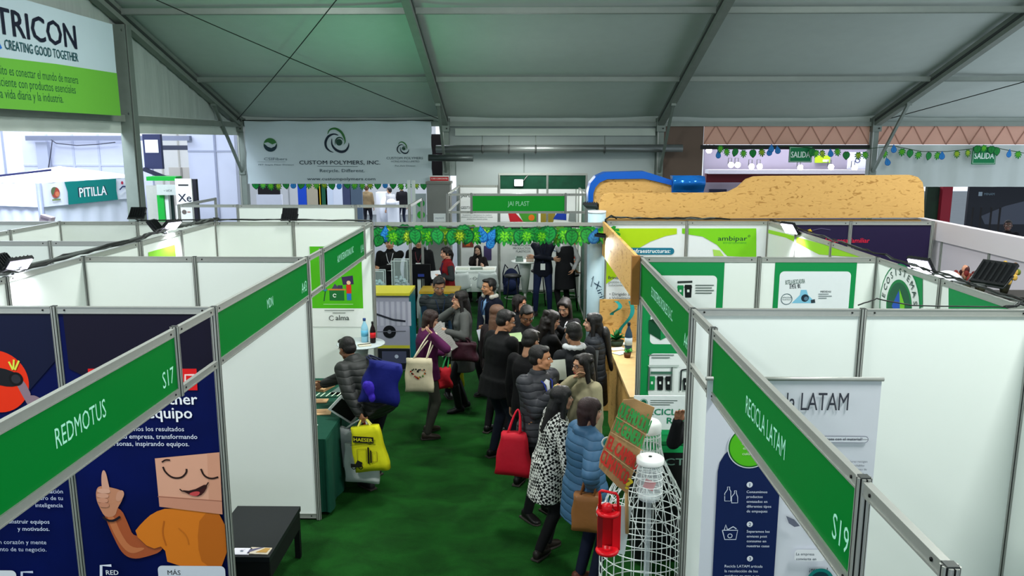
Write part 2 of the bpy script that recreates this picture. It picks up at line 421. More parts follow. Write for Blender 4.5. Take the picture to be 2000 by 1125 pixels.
HANDS = {'relax': hand_template(.35), 'grip': hand_template(1.0, .02, .35), 'flat': hand_template(.10, .12, .9)}
def ik(a, t, l1, l2, hint):
    a, t, hint = Vector(a), Vector(t), Vector(hint); d = t-a; L = d.length
    if L > (l1+l2)*.995: t = a + d.normalized()*(l1+l2)*.995; d = t-a; L = d.length
    L = max(L, abs(l1-l2)+.02); n = d.normalized(); x = (l1*l1-l2*l2+L*L)/(2*L); h = math.sqrt(max(l1*l1-x*x, 1e-6))
    p = hint - n*hint.dot(n); p = p.normalized() if p.length > 1e-5 else n.orthogonal()
    return a + n*x + p*h, t
def dim(c, k=.80):                      # cloth reads a little deeper than its swatch
    if not c: return c
    return '#' + ''.join('%02x' % int(int(c[i:i+2], 16)*k) for i in (1, 3, 5))
def person(label, x, y, face, h=1.68, sex='m', lean=0, side=0, bulk=1.0, skin='#b98a6a', hair='short', haircol='#0f0b0a',
           top=('jacket', '#15161a'), length=.06, pants='#16171c', shoes='#0e0d0d', boots=False, sleeve=None,
           hands=(None, None), pose=('relax', 'relax'), palm=(None, None), hyaw=0, hpitch=0, htilt=0, shirt=None, lanyard=None, glasses=None,
           feet=None, hood=None, sit=0.0, vox=.013, skirt=None, group=None, elbow=(None, None)):
    top = (top[0], dim(top[1])); pants = dim(pants); sleeve = dim(sleeve)
    s = h/1.70; X, Y, Z = Vector((1, 0, 0)), Vector((0, 1, 0)), Vector((0, 0, 1))
    root = thing('person', label, 'person', (x, y, 0), math.radians(face-90), group)
    rot = Matrix.Rotation(-math.radians(face-90), 3, 'Z')
    def loc(p): return rot @ (Vector(p) - Vector((x, y, 0)))
    la, sa = math.radians(lean), math.radians(side)
    up = Vector((math.sin(sa), math.sin(la), math.cos(la)*math.cos(sa))).normalized()
    fw = Y - up*Y.dot(up); fw.normalize(); rt = fw.cross(up)
    sw = (.166 if sex == 'm' else .144)*s*(bulk*.5+.5); hw = .088*s
    pz = (.93 if not sit else sit)*s
    P = Vector((0, -.35*math.sin(la)*.45*s, pz))
    neck = P + up*.50*s; chest = P + up*.34*s; waist = P + up*.16*s
    SH = [P + up*.432*s + rt*k*sw for k in (-1, 1)]
    hm = Matrix.Rotation(math.radians(hyaw), 3, 'Z') @ Matrix.Rotation(math.radians(-hpitch), 3, 'X') @ Matrix.Rotation(math.radians(htilt), 3, 'Y')
    up2 = (up + Z*1.2).normalized(); HC = neck + up2*.112*s + (hm @ Vector((0, .02, .03)))*s + fw*.012*s
    # arms
    arms = []
    for i, k in enumerate((-1, 1)):
        t = hands[i]
        t = loc(t) if t is not None else SH[i] + rt*k*.07*s - Z*.52*s + fw*.06*s
        hint = elbow[i] or (k*.55, -.45, -.8)
        e, wr = ik(SH[i], t, .285*s, .245*s, hint); arms.append((SH[i], e, wr))
    # legs
    legs = []; ft = feet or ((-.11, -.02, -6), (.11, .03, 6))
    for i, k in enumerate((-1, 1)):
        hp = P + X*k*hw - Z*.03*s; ank = Vector((ft[i][0]*s, ft[i][1]*s, .085*s))
        kn, ank = ik(hp, ank, .43*s, .42*s, (k*.1, 1, .1)); legs.append((hp, kn, ank))
    skm = mat(skin, 0.55, 0, .05, 30, spec=.3)
    # --- body: one mesh (torso, limbs, head, hands)
    def limbs(mb, off, torso=True, arm=True, leg=True, cut=None, hem=0.0):
        B = bulk
        if torso:
            f = 1.0 if sex == 'm' else .93
            rows = [(P - up*(.06+hem)*s, (.158*f*B*s+off)*1, (.108*B*s+off)), (P - up*.02*s, .164*B*s*(1 if sex == 'm' else 1.03)+off, .118*B*s+off),
                    (waist, .138*f*B*s+off, .102*B*s+off), (P+up*.26*s, .146*f*B*s+off, .108*B*s+off), (chest, .160*f*B*s+off, .114*B*s+off),
                    (P+up*.415*s, .150*f*s*B+off, .098*B*s+off), (P+up*.455*s, .112*f*s+off, .082*s+off), (P+up*.492*s, .064*s+off, .058*s+off)]
            rings(mb, [(c, a, b, rt, fw) for c, a, b in rows], TM)
            if sex == 'f':
                for k in (-1, 1): mb.ell(chest + rt*k*.068*s + fw*(.075*s*B+off*.6) - up*.02*s, (.058*s,)*3, TM)
        if arm:
            for a, e, wr in arms:
                cap(mb, a, e, .052*s*B+off, .039*s*B+off, TM, 10); cap(mb, e, wr + (e-wr).normalized()*.0, .040*s*B+off, .028*s+off*.8, TM, 10)
        if leg:
            for hp, kn, an in legs:
                cap(mb, hp - Z*.02*s, kn, .080*s*(B*.6+.4)+off, .052*s+off, TM, 12); cap(mb, kn, an, .052*s+off, .036*s+off, TM, 12)
            rings(mb, [(P - Z*.10*s, .13*s+off, .095*s+off, X, Y), (P - Z*.03*s, .158*B*s+off, .115*B*s+off, X, Y), (P+up*.06*s, .150*B*s+off, .108*B*s+off, rt, fw)], TM)
    mb = MB(); limbs(mb, -.016)
    cap(mb, neck - up*.03*s, HC - (HC-neck)*.35, .052*s, .050*s, TM)
    v, f = remesh(mb, .017 if vox <= .014 else .024, 3)
    out = MB(); out.add(v, f, skm, True)
    hs = s*1.0
    hv = np.array([hm @ Vector(p) for p in HEAD[0]*hs]) + np.array(HC); out.add(hv, HEAD[1], skm, True)
    hpos = []
    for i, k in enumerate((-1, 1)):
        _, e, wr = arms[i]; d = (wr-e).normalized(); pm = palm[i]
        pm = Vector(pm) if pm is not None else Vector((-k, 0, 0))
        pm = pm - d*pm.dot(d); pm = pm.normalized() if pm.length > .05 else d.orthogonal().normalized()
        zd = -pm; yd = zd.cross(d)
        hv, hf = HANDS[pose[i]]; hv = hv.copy()
        if k < 0: hv[:, 1] *= -1; hf = [q[::-1] for q in hf]
        M = Matrix((d, yd, zd)).transposed(); sc = s*(.98 if sex == 'm' else .9)
        # the thumb (+y of a right hand) should point forward or up
        if (M @ Vector((0, 1 if k > 0 else -1, 0))).dot(Y + Z*.6) < 0 and palm[i] is None:
            hv[:, 1] *= -1; hf = [q[::-1] for q in hf]
        hv = np.array([M @ Vector(p) for p in hv*sc]) + np.array(wr); out.add(hv, hf, skm, True)
        hpos.append(wr + d*.075*s + pm*.02)
    out.build('body', root)
    # --- face details
    def H(p): return HC + (hm @ Vector(p))*hs
    if vox <= .014 or True:
        for k in (-1, 1):
            e = MB(); e.ell(H((k*.030, .0770, .006)), (.0135*s, .0075*s, .0078*s), mat('#d8d0c8', .3, noise=0), hm, 10, 6)
            e.ell(H((k*.030, .0822, .006)), (.0066*s, .0040*s, .0066*s), mat('#150d0a', .3, noise=0), hm, 8, 6); e.build('eye', root)
            e = MB(); e.tube([H((k*.014, .0865, .021)), H((k*.030, .0860, .0255)), H((k*.047, .0760, .020))], .0030*s, mat(haircol, .8, noise=0), 5); e.build('eyebrow', root)
        e = MB(); lc = mat('#8f4f48' if sex == 'm' else '#96403f', .5, noise=0)
        e.ell(H((0, .0865, -.0565)), (.0215*s, .0050*s, .0042*s), lc, hm, 10, 6); e.ell(H((0, .0860, -.0640)), (.0185*s, .0055*s, .0048*s), lc, hm, 10, 6)
        e.build('mouth', root)
    if glasses:
        g = MB(); gm = mat(glasses, .3, noise=0)
        for k in (-1, 1):
            g.tube([H((k*.031+.022*math.cos(a*PI/6), .0945-.02*abs(math.cos(a*PI/6))*(k*math.cos(a*PI/6) > 0)*.6, .004+.017*math.sin(a*PI/6))) for a in range(12)], .0022*s, gm, 5, closed=True)
            g.tube([H((k*.052, .085, .008)), H((k*.082, .01, .006))], .002*s, gm, 5)
        g.tube([H((-.010, .096, .006)), H((.010, .096, .006))], .0022*s, gm, 5); g.build('glasses', root)
    # --- hair
    hb = MB(); hc = mat(haircol, .5, 0, .25, 30, .5, .4, kind='hair')
    def E(c, r, R=None): hb.ell(H(c), tuple(q*s for q in r), TM, hm, 18, 12)
    E((0, -.028, .046), (.080, .094, .082))
    E((0, -.052, -.004), (.077, .064, .070))
    if hair in ('short', 'shortfull'):
        E((0, .034, .092), (.060, .044, .026)); E((.02, .045, .088), (.04, .036, .024))
        for k in (-1, 1): E((k*.070, -.008, .035), (.014, .034, .040))
    if hair in ('long', 'curly', 'pony', 'bun', 'bob'):
        E((0, .026, .086), (.066, .046, .032))
        for k in (-1, 1): E((k*.052, .036, .060), (.028, .036, .040)); E((k*.072, -.004, .012), (.016, .034, .060))
    if hair in ('long', 'curly'):
        r0 = .058 if hair == 'long' else .070
        back = HC + (hm @ Vector((0, -.062, -.03)))*s
        tgt = neck - fw*(.085*s*bulk+.02) - up*(.10 if hair == 'curly' else .17)*s
        cap(hb, back, neck*.5+back*.5 - fw*.03, r0*s*1.15, r0*s*1.1, TM, 12); cap(hb, neck*.5+back*.5-fw*.03, tgt, r0*1.15*s, r0*.7*s, TM, 12)
        for k in (-1, 1):
            a = H((k*.066, -.010, -.01)); b_ = neck + rt*k*.082*s + fw*.02*s - up*.01*s
            cap(hb, a, b_, .026*s, .028*s, TM, 8); cap(hb, b_, b_ + fw*.055*s - up*.13*s + rt*k*.012, .027*s, .018*s, TM, 8)
        if hair == 'curly':
            rr = random.Random(3)
            for q in range(26):
                a = rr.uniform(-2.6, -.5); E((.085*math.cos(a), -.02+.09*math.sin(a), rr.uniform(-.13, .10)), (.024, .024, .024))
    if hair == 'bob':
        for k in (-1, 1): cap(hb, H((k*.062, -.01, .0)), H((k*.066, .006, -.085)), .030*s, .024*s, TM, 8)
        cap(hb, H((0, -.06, 0)), H((0, -.055, -.10)), .066*s, .050*s, TM, 12)
    if hair == 'pony':
        cap(hb, H((0, -.11, .03)), H((0, -.13, -.05)), .026*s, .030*s, TM, 8); cap(hb, H((0, -.13, -.05)), H((0, -.10, -.19)), .030*s, .012*s, TM, 8)
    if hair == 'bun': E((0, -.120, .045), (.040, .036, .040))
    v, f = remesh(hb, .0085, 1); o = MB(); o.add(v, f, hc, True); o.build('hair', root)
    # --- trousers, shoes
    pm = mat(pants, .85, 0, .18, 14, .5)
    mb = MB(); limbs(mb, .012, torso=False, arm=False)
    v, f = remesh(mb, .015 if vox <= .014 else .022, 3)
    o = MB(); o.add(v, f, pm, True); o.build('trousers', root)
    for i, (hp, kn, an) in enumerate(legs):
        a = math.radians(-ft[i][2]); d = Vector((math.sin(a)*-1, math.cos(a), 0)); q = Vector((d.y, -d.x, 0)); b0 = Vector((an.x, an.y, 0))
        mb = MB(); sm_ = mat(shoes, .45, 0, .06, 20)
        zb = an.z-.085*s
        prof = [(-.075, .024, .030, .045), (-.06, .036, .042, .050), (-.02, .038, .046, .052), (.03, .040, .040, .040), (.08, .047, .030, .031), (.125, .045, .024, .025), (.155, .034, .020, .021), (.168, .016, .012, .014)]
        if boots: cap(mb, an + Z*.0, an*.25+kn*.75, .050*s, .064*s, sm_, 12)
        rings(mb, [(b0 + d*yy*s + Z*(zc*s+zb), rx*s*1.02, rz*s, q, Z) for yy, rx, rz, zc in prof], sm_, 12)
        o = mb.build('boot' if boots else 'shoe', root)
        if not boots:
            t = MB(); t.prism([(-.042*s, -.085*s), (.042*s, -.085*s), (.050*s, .06*s), (.044*s, .14*s), (.018*s, .172*s), (-.018*s, .172*s), (-.044*s, .14*s), (-.050*s, .06*s)], b0+Z*(zb+.014), q, d, Z, .013, mat('#3a3632' if shoes != '#f' else '#ddd', .8)); t.build('sole', o)
    # --- upper garment
    kind, tc_ = top[0], top[1]; thick = {'shirt': .010, 'jacket': .017, 'suit': .015, 'coat': .020, 'puffer': .032, 'vest': .026, 'houndstooth': .020}[kind]
    if kind == 'puffer': tm = mat(tc_, .55, 0, .10, 12, .9, kind='puffer')
    elif kind == 'vest': tm = mat(tc_, .55, 0, .10, 12, .9, kind='puffer')
    elif kind == 'houndstooth': tm = mat('#0b0b0c', .8, 0, 0, 60, kind='houndstooth', h2='#d9d9d2')
    else: tm = mat(tc_, .85, 0, .16, 10, .6)
    mb = MB(); arm_in = sleeve is None
    limbs(mb, thick, arm=arm_in, leg=False, hem=max(0, min(length, .12)))
    if not arm_in:
        for a, e, wr in arms: cap(mb, a, a+(e-a)*.12, .052*s*bulk+thick, .05*s*bulk+thick, TM)
    if length > .10:                                # coat skirt
        dn = -(up*.4+Z*.6).normalized()
        rings(mb, [(P+up*.02*s, .172*s*bulk+thick, .125*s*bulk+thick, rt, fw), (P+dn*length*.5*s, .178*s*bulk+thick, .135*s*bulk+thick, X, Y), (P+dn*length*s, .185*s*bulk+thick, .145*s*bulk+thick, X, Y)], TM)
    # collar
    rings(mb, [(neck - up*.045*s, .090*s+thick*.5, .078*s+thick*.5, rt, fw), (neck + up*.008*s, .062*s+thick*.5, .060*s+thick*.5, rt, fw), (neck+up*.038*s, .056*s+thick*.4, .056*s+thick*.4, rt, fw)], TM)
    if hood:
        for q in range(9):
            a = PI*(.0+q/8); mb.ell(neck + rt*math.cos(a)*.085*s - fw*(math.sin(a)*.085*s-.01) - up*.005*s, (.042*s, .042*s, .036*s), TM)
    v, f = remesh(mb, vox, 3); o = MB(); o.add(v, f, tm, True)
    names = {'coat': 'coat', 'houndstooth': 'coat', 'vest': 'vest', 'shirt': 'shirt'}
    jk = o.build(names.get(kind, 'jacket'), root)
    if not arm_in:
        for a, e, wr in arms:
            o = MB(); cap(o, a, e, .052*s*bulk+.012, .040*s*bulk+.014, mat(sleeve, .8, 0, .15, 12, .5)); cap(o, e, wr, .040*s*bulk+.014, .030*s+.010, mat(sleeve, .8, 0, .15, 12, .5)); o.build('sleeve', root)
    ff = fw*(.112*s*bulk+thick)
    if hood and hood != True:
        o = MB()
        for q in range(9):
            a = PI*(-.12+1.24*q/8); o.ell(neck + rt*math.cos(a)*.088*s - fw*(math.sin(a)*.088*s-.012) + up*.012*s, (.040*s, .040*s, .036*s), TM)
        v, f = remesh(o, .012, 2); o = MB(); o.add(v, f, mat(hood, .8, 0, .06, 14, .4), True); o.build('hood', root)
    if shirt:
        o = MB(); sm2 = mat(shirt, .8, 0, .08, 20, .3)
        g = [neck + fw*.055*s + up*.0*s, P+up*.44*s+fw*(.088*s*bulk+thick), chest+ff*1.00+fw*.002, P+up*.22*s+ff*.99, P+up*.08*s+fw*(.118*s*bulk+thick)]
        ws = [.048, .040, .030, .020, .008]
        vs = []
        for p, w_ in zip(g, ws): vs += [p-rt*w_*s-fw*.006, p+fw*.010, p+rt*w_*s-fw*.006, p-fw*.03]
        fs = []
        for i in range(4):
            for k in range(4): fs.append((i*4+k, i*4+(k+1) % 4, i*4+4+(k+1) % 4, i*4+4+k))
        o.add(vs, fs + [(3, 2, 1, 0), (16, 17, 18, 19)], sm2, True); o.build('shirt_front', root)
    if lanyard:
        o = MB(); lm = mat(lanyard[0], .6, noise=0); bz = P + up*(.16 if len(lanyard) < 3 else lanyard[2])*s + ff + fw*.016
        for k in (-1, 1): o.tube([neck + rt*k*.066*s - fw*.01, P+up*.44*s+rt*k*.055*s+fw*(.098*s*bulk+thick), chest+rt*k*.03*s+ff+fw*.016, bz+up*.06], .006, lm, 5)
        o.build('lanyard', root)
        o = MB(); o.box((0, 0, 0), (.095, .004, .13), mat('#e9ece8', .5), None); o.v = [tuple(bz + rt*a + fw*b + up*c) for a, b, c in o.v]
        if lanyard[1]: o2 = MB(); o2.box((0, 0, -.052), (.097, .006, .028), mat(lanyard[1], .5)); o2.v = [tuple(bz + rt*a + fw*b + up*c) for a, b, c in o2.v]; o.add(o2.v, o2.f, mat(lanyard[1], .5))
        o.build('badge', root)
    ir = Matrix.Rotation(math.radians(face-90), 3, 'Z')
    W = lambda p: ir @ Vector(p) + Vector((x, y, 0))
    return dict(root=root, hands=[W(p) for p in hpos], sh=[W(p) for p in SH], wrist=[W(a[2]) for a in arms], elbow=[W(a[1]) for a in arms], neck=W(neck), P=W(P), fw=ir @ fw, rt=ir @ rt, head=W(HC))

def bag(name, label, top, wd, dp, ht, color, face=0, handles=None, hcol=None, taper=1.0, sag=.02, rough=.75, tilt=0.0, group=None, soft=.35):
    """soft bag hanging from its top centre; face = direction the broad side looks at"""
    t = Vector(top); r = thing(name, label, 'bag', (t.x, t.y, t.z-ht), math.radians(face-90)+PI, group)
    mb = MB(); m = mat(color, rough, 0, .10, 9, .5); N = 8; rows = 7; vs = []
    rt = Matrix.Rotation(tilt, 3, 'Y')
    for j in range(rows+1):
        q = j/rows; W = wd*(1-(1-taper)*q)/2; D = dp/2*(1-q**2*soft)*(1.0 if q > .05 else .8); z = ht*q
        ring = []
        for k in range(24):
            a = 2*PI*k/24; ca, sa = math.cos(a), math.sin(a)
            xx = math.copysign(abs(ca)**.35, ca)*W; yy = math.copysign(abs(sa)**.5, sa)*D*(1+.25*math.sin(a*5+j)*.2)
            ring.append(rt @ Vector((xx + sag*.3*math.sin(j*1.3), yy + sag*.3*math.sin(xx*30+j), z-ht + sag*.5*math.cos(xx/wd*3)*(1-q))) + Vector((0, 0, ht)))
        vs += ring
    n = 24; fs = [(i*n+k, i*n+(k+1) % n, (i+1)*n+(k+1) % n, (i+1)*n+k) for i in range(rows) for k in range(n)]
    fs += [tuple(range(n))[::-1], tuple(rows*n+k for k in range(n))]
    mb.add(vs, fs, m, True); mb.build('bag_body', r)
    if handles:
        for hp, yo in zip(handles, (-1, 1)):
            e = wl(r, hp); o = MB(); hw = wd*taper*.26; yy = yo*dp*.22
            a = rt @ Vector((-hw, yy, -.03)) + Vector((0, 0, ht)); b_ = rt @ Vector((hw, yy, -.03)) + Vector((0, 0, ht)); p = []
            for q in range(13):
                u_ = q/12; c = a*(1-u_)**2 + b_*u_**2 + (e*2-(a+b_)/2)*2*u_*(1-u_); p.append(c)
            o.tube(p, .009, mat(hcol or color, rough, 0, .05, 9), 6); o.build('handle', r)
    return r

# ================================================================== STRUCTURE
L, R, Y1, Y2, Y3, Y2R, Y3R = -1.93, 1.04, 4.79, 6.93, 9.98, 6.98, 10.15
GX, EY, EZ, SL = -6.56, 18.6, 3.93, .30           # gable x, eave y and height, roof slope
# green carpet: gently rucked grid
mb = MB(); nx, ny = 90, 110; x0, x1_, y0, y1_ = -9, 9, -3, 18.75; vs = []; rr = random.Random(2)
ph = [(rr.uniform(0, 6), rr.uniform(1.5, 6), rr.uniform(-1, 1), rr.uniform(.0006, .0018)) for _ in range(9)]
for j in range(ny+1):
    for i in range(nx+1):
        X = x0+(x1_-x0)*i/nx; Y = y0+(y1_-y0)*j/ny
        vs.append((X, Y, -.006+sum(a*math.sin(Y*f+X*f*d+p) for p, f, d, a in ph)*.5))
mb.add(vs, [(j*(nx+1)+i, j*(nx+1)+i+1, (j+1)*(nx+1)+i+1, (j+1)*(nx+1)+i) for j in range(ny) for i in range(nx)],
       mat('#18541a', .95, 0, 0, 130, 1.0, .1, kind='carpet', h2='#0a2c0b'), True)
struct(mb.build('floor'))
mb = MB(); mb.box((0, 38, -.10), (90, 38.4, .1), mat('#6f7678', .8, 0, .1, 3)); mb.box((-27, 8, -.10), (36, 22, .1), mat('#6f7678', .8, 0, .1, 3)); struct(mb.build('floor'))

# roof membrane, rafters, purlins, columns
FAB = mat('#b9c4bd', .75, 0, .05, 4, .25)
ceiling = MB()
RX = [GX, -1.82, 3.11, 7.99, 12.9]
def roofz(y):
    return EZ+.12 + SL*(EY-y) if y > 3.6 else EZ+.12+SL*(EY-3.6) - SL*(3.6-y)
vs = []; nx, ny = 76, 72
for j in range(ny+1):
    for i in range(nx+1):
        X = GX-.3+(13.2-GX)*i/nx; Y = EY+.05-(EY+11)*j/ny
        bay = min(abs(X-a) for a in RX); sag = min(1, bay/1.2)**.5*.07
        wr = .012*math.sin(Y*9+math.sin(X*2)*2)*math.exp(-bay*1.6)
        vs.append((X, Y, roofz(Y) - sag + .05 + wr))
ceiling.add(vs, [(j*(nx+1)+i, (j+1)*(nx+1)+i, (j+1)*(nx+1)+i+1, j*(nx+1)+i+1) for j in range(ny) for i in range(nx)], FAB, True)
ceiling = struct(ceiling.build('ceiling'))
TFR = mat('#848d84', .55, .15, .12, 5)
for i, X in enumerate(RX):
    mb = MB(); mb.beam((X, EY, roofz(EY)-.14), (X, 3.6, roofz(3.6)-.14), .13, .22, TFR)
    mb.beam((X+.071, EY, roofz(EY)-.14), (X+.071, 3.6, roofz(3.6)-.14), .012, .05, ALUD); mb.beam((X-.071, EY, roofz(EY)-.14), (X-.071, 3.6, roofz(3.6)-.14), .012, .05, ALUD)
    mb.beam((X, 3.6, roofz(3.6)-.14), (X, -11, roofz(-11)-.14), .13, .22, TFR); mb.build('rafter', ceiling)
    mb = MB(); mb.box((X, EY+.02, 2.0), (.16, .20, 4.0), STEEL); mb.box((X-.05, EY-.085, 2.0), (.02, .012, 4.0), ALU); mb.box((X, EY-.03, 3.86), (.20, .26, .30), STEEL)
    for dz in (-.08, .08): mb.lathe([(.018, 0), (.018, .02)], (X+.04, EY-.165, 3.86+dz), ALUD, 8, Matrix.Rotation(PI/2, 3, 'X'))
    mb.build('column', ceiling)
    if i < 4:
        a, b_ = (X, EY-1.55, roofz(EY-1.55)-.26), (X, EY-.06, 2.75)
        mb = MB(); mb.beam(a, b_, .055, .055, STEEL, up=(1, 0, 0)); mb.box((X, EY-1.55, roofz(EY-1.55)-.26), (.10, .10, .06), STEEL); mb.box((X, EY-.10, 2.78), (.14, .05, .09), STEEL); mb.build('knee_brace', ceiling)
for Y in (16.1, 13.25, 10.3, 7.3):
    for a, b_ in zip(RX[:-1], RX[1:]):
        mb = MB(); z = roofz(Y)-.10; mb.box(((a+b_)/2, Y, z), (b_-a-.14, .055, .085), mat('#8b958d', .5, .2, .08, 5)); mb.box(((a+b_)/2, Y, z-.05), (b_-a-.14, .07, .012), STEEL); mb.build('purlin', ceiling)
for a, b_ in zip(RX[:-1], RX[1:]):
    mb = MB(); mb.box(((a+b_)/2, EY-.02, EZ-.05), (b_-a-.14, .10, .10), mat('#8b958d', .5, .2, .08, 5)); mb.build('eave_beam', ceiling)
    mb = MB(); n_ = 30; vs = [(a+(b_-a)*i/n_, EY+.04+.008*math.sin(i*1.3), z) for z in (EZ-.02, EZ+.24) for i in range(n_+1)]; mb.add(vs, [(i, i+1, n_+2+i, n_+1+i) for i in range(n_)], FAB, True); mb.build('eave_flap', ceiling)
# crossing wind-bracing cables in the first and fourth bays
for a, b_, ya, yb in ((GX, -1.82, 18.3, 11.0), (-1.82, GX, 18.3, 11.2), (7.99, 12.9, 18.3, 11.0)):
    p, q = Vector((a, ya, roofz(ya)-.2)), Vector((b_, yb, roofz(yb)-.2))
    mb = MB(); mb.tube([p.lerp(q, t/6)-Vector((0, 0, .05*math.sin(PI*t/6))) for t in range(7)], .009, mat('#20261f', .6), 6); mb.build('bracing_cable', ceiling)
# gable end on the left: hanging lining, wall beam, upright
wl_ = MB(); FOLD = mat('#aeb9b1', .8, 0, .10, 14, .8, kind='cloth_folds')
vs = []; NY, NZ = 110, 10
for j in range(NZ+1):
    for i in range(NY+1):
        Y = 3.6+(EY-3.6)*i/NY; zt = roofz(Y)+.07; zb = 3.90; Z_ = zb+(zt-zb)*j/NZ
        vs.append((GX-.10+.018*math.sin(Y*26)*(1-.5*j/NZ)+.012*math.sin(Y*61), Y, Z_))
wl_.add(vs, [(j*(NY+1)+i, j*(NY+1)+i+1, (j+1)*(NY+1)+i+1, (j+1)*(NY+1)+i) for j in range(NZ) for i in range(NY)], FOLD, True)
WL = struct(wl_.build('wall_left'))
mb = MB(); vs = []
for j in range(5):
    for i in range(NY+1):
        Y = 3.6+(EY-3.6)*i/NY; vs.append((GX-.06+.012*math.sin(Y*9)*j/4, Y, 3.94-.31*j/4))
mb.add(vs, [(j*(NY+1)+i, j*(NY+1)+i+1, (j+1)*(NY+1)+i+1, (j+1)*(NY+1)+i) for j in range(4) for i in range(NY)], mat('#ccd6cd', .8, 0, .04, 5), True)
mb.build('valance', WL)
mb = MB(); mb.box((GX-.02, 11.1, 3.87), (.07, 15.0, .11), TFR); mb.build('wall_beam', WL)
for yy, zt in ((13.30, 5.35), (8.3, 6.9)):
    mb = MB(); mb.box((GX+.02, yy, zt/2), (.20, .24, zt), STEEL); mb.box((GX+.125, yy-.06, zt/2), (.012, .02, zt), mat('#8d958d', .4, .4)); mb.box((GX+.125, yy-.085, zt/2), (.006, .008, zt), ALUD); mb.build('upright', WL)

# rear eave wall: panels between columns 2 and 3, brown board, orange band, white band
wb = MB(); GP = mat('#9aa6a2', .5, 0, .05, 3)
wb.box((.64, EY+.08, 3.30), (4.8, .04, 1.2), GP)
WB = struct(wb.build('wall_back'))
for xa, xb in ((-1.6, -.02), (-.0, 3.02)):
    MB().box(((xa+xb)/2, EY+.05, 1.62), (xb-xa-.015, .03, 3.22), mat('#aab5b3', .45, 0, .04, 2)).build('wall_panel', WB)
MB().box((.7, EY-.02, 3.70), (4.6, .02, .16), mat('#b4bfb5', .6, 0, .04, 3)).build('valance', WB)
MB().box((3.62, EY+.02, 2.0), (.98, .04, 3.86), mat('#6b5b50', .8, 0, .06, 3)).build('brown_panel', WB)
TR = mat('#dcab97', .8, 0, .05, 1.2, .1)
for xa, xb in ((4.12, 7.9), (8.08, 12.8)):
    mb = MB(); zt, zb = 3.86, 3.42; mb.box(((xa+xb)/2, EY+.02, (zt+zb)/2), (xb-xa, .02, zt-zb), TR); o = mb.build('orange_band', WB)
    mb = MB(); k = int((xb-xa)/.52); 
    for i in range(k):
        a = xa+(xb-xa)*i/k; b_ = xa+(xb-xa)*(i+1)/k; m_ = (a+b_)/2; dk = mat('#b18373', .8)
        mb.beam((a, EY, zb), (m_, EY, zt), .012, .018, dk); mb.beam((m_, EY, zt), (b_, EY, zb), .012, .018, dk)
        if i % 2 == 0: mb.beam((a, EY, zb), (a, EY, zt), .016, .022, dk)
    mb.build('lattice', o)
MB().box((6.0, EY+.02, 3.36), (3.9, .05, .10), mat('#2a2b2c', .6)).build('dark_beam', WB)
# white hanging band at the far right and the dark stand under it
mb = MB(); vs = [(8.10+i*.1, EY-.02+.02*math.sin(i*.9)+.01*math.sin(i*2.3), z) for z in (2.46, 2.9, 3.41) for i in range(48)]
mb.add(vs, [(j*48+i, j*48+i+1, (j+1)*48+i+1, (j+1)*48+i) for j in range(2) for i in range(47)], mat('#c2ccc8', .8, 0, .05, 3, .2), True); mb.build('white_band', WB)

# ventilation duct along the rear wall
d = thing('duct', 'long grey round duct running along the rear wall above the name board', 'duct', (.6, EY-.45, 3.32))
mb = MB(); mb.tube([(-2.6, 0, 0), (2.95, 0, .02)], .085, mat('#7b827f', .35, .5, .08, 4), 14); mb.build('pipe', d)
for X in (-1.55, -.95, -.35, 1.2):
    mb = MB(); mb.tube([(X, 0, -.12), (X, .0, .30)], .010, STEEL, 6); mb.tube([(X-.02, 0, 0), (X+.02, 0, 0)], .094, ALUD, 14); mb.build('hanger', d)
d = thing('duct', 'short dark duct stub beside the second column of the rear wall', 'duct', (-1.7, EY-.66, 3.13))
mb = MB(); mb.tube([(-.45, 0, 0), (.55, 0, -.01)], .075, mat('#3b4442', .4, .4), 14); mb.build('pipe', d)

# ================================================================== LEFT BOOTHS
PUR, NAVY = mat('#15102c', .45, 0, .1, 2, spec=.1), mat('#061660', .45, 0, .25, 1.5, spec=.1, h2='#040a2c')
b1 = thing('exhibition_booth', 'nearest booth on the left with purple and navy printed panels behind a green name board', 'booth', (L, Y1, 0))
wall(b1, L-2, Y1, L, Y1, 2, [NAVY, NAVY]); post(b1, L, 1.79)
fascia(b1, L, 1.79, Y1, 1, [2.29, 4.23], 'REDMOTUS', 'S17', (2.29, 4.23), tsize=.125, csize=.13)
P = Print((0, Y1-.006, 0), (1, 0, 0), (0, 0, 1))            # print on the two near panels (world x, z)
def pp(*pts): return list(pts)
P.poly([(0, 606), (104, 606), (112, 700), (60, 760), (0, 800)], '#070f30', True)
PB = P; P = Print((0, Y1-.006, 0), (1, 0, 0), (0, 0, 1)); PA = P
P.poly([(122, 606), (409, 606), (420, 700), (300, 800), (135, 720)], '#0e0922', True)
P = PB; cx, cz = P.px(-6, 745); P.disc(cx, cz, .205, '#e8300c')
P.poly([(28, 742), (44, 738), (62, 770), (58, 772), (72, 772), (104, 796), (84, 818), (60, 800), (44, 772)], '#8b7480', True, soft=2)
P.poly([(-10, 716), (18, 722), (42, 734), (40, 752), (20, 756), (-10, 750)], '#17171d', True, soft=1)
cx, cz = P.px(32, 740); P.disc(cx, cz, .045, '#0c0c10'); P.disc(cx, cz, .030, '#2a2c33')
for a, c in (((18, 706), (26, 722)), ((27, 720), (28, 702)), ((30, 722), (38, 704))): P.line([a, c], .012, '#d8e04a', True)
def T(P, t, u, v, capx, c, al='l', bold=0.0, u2=None):
    a = P.px(u, v); q = P.px(u, v-capx); P.text(t, a[0], a[1], (q[1]-a[1])/.70, c, al, bold, fit=(abs(P.px(u2, v)[0]-a[0]) if u2 else None))
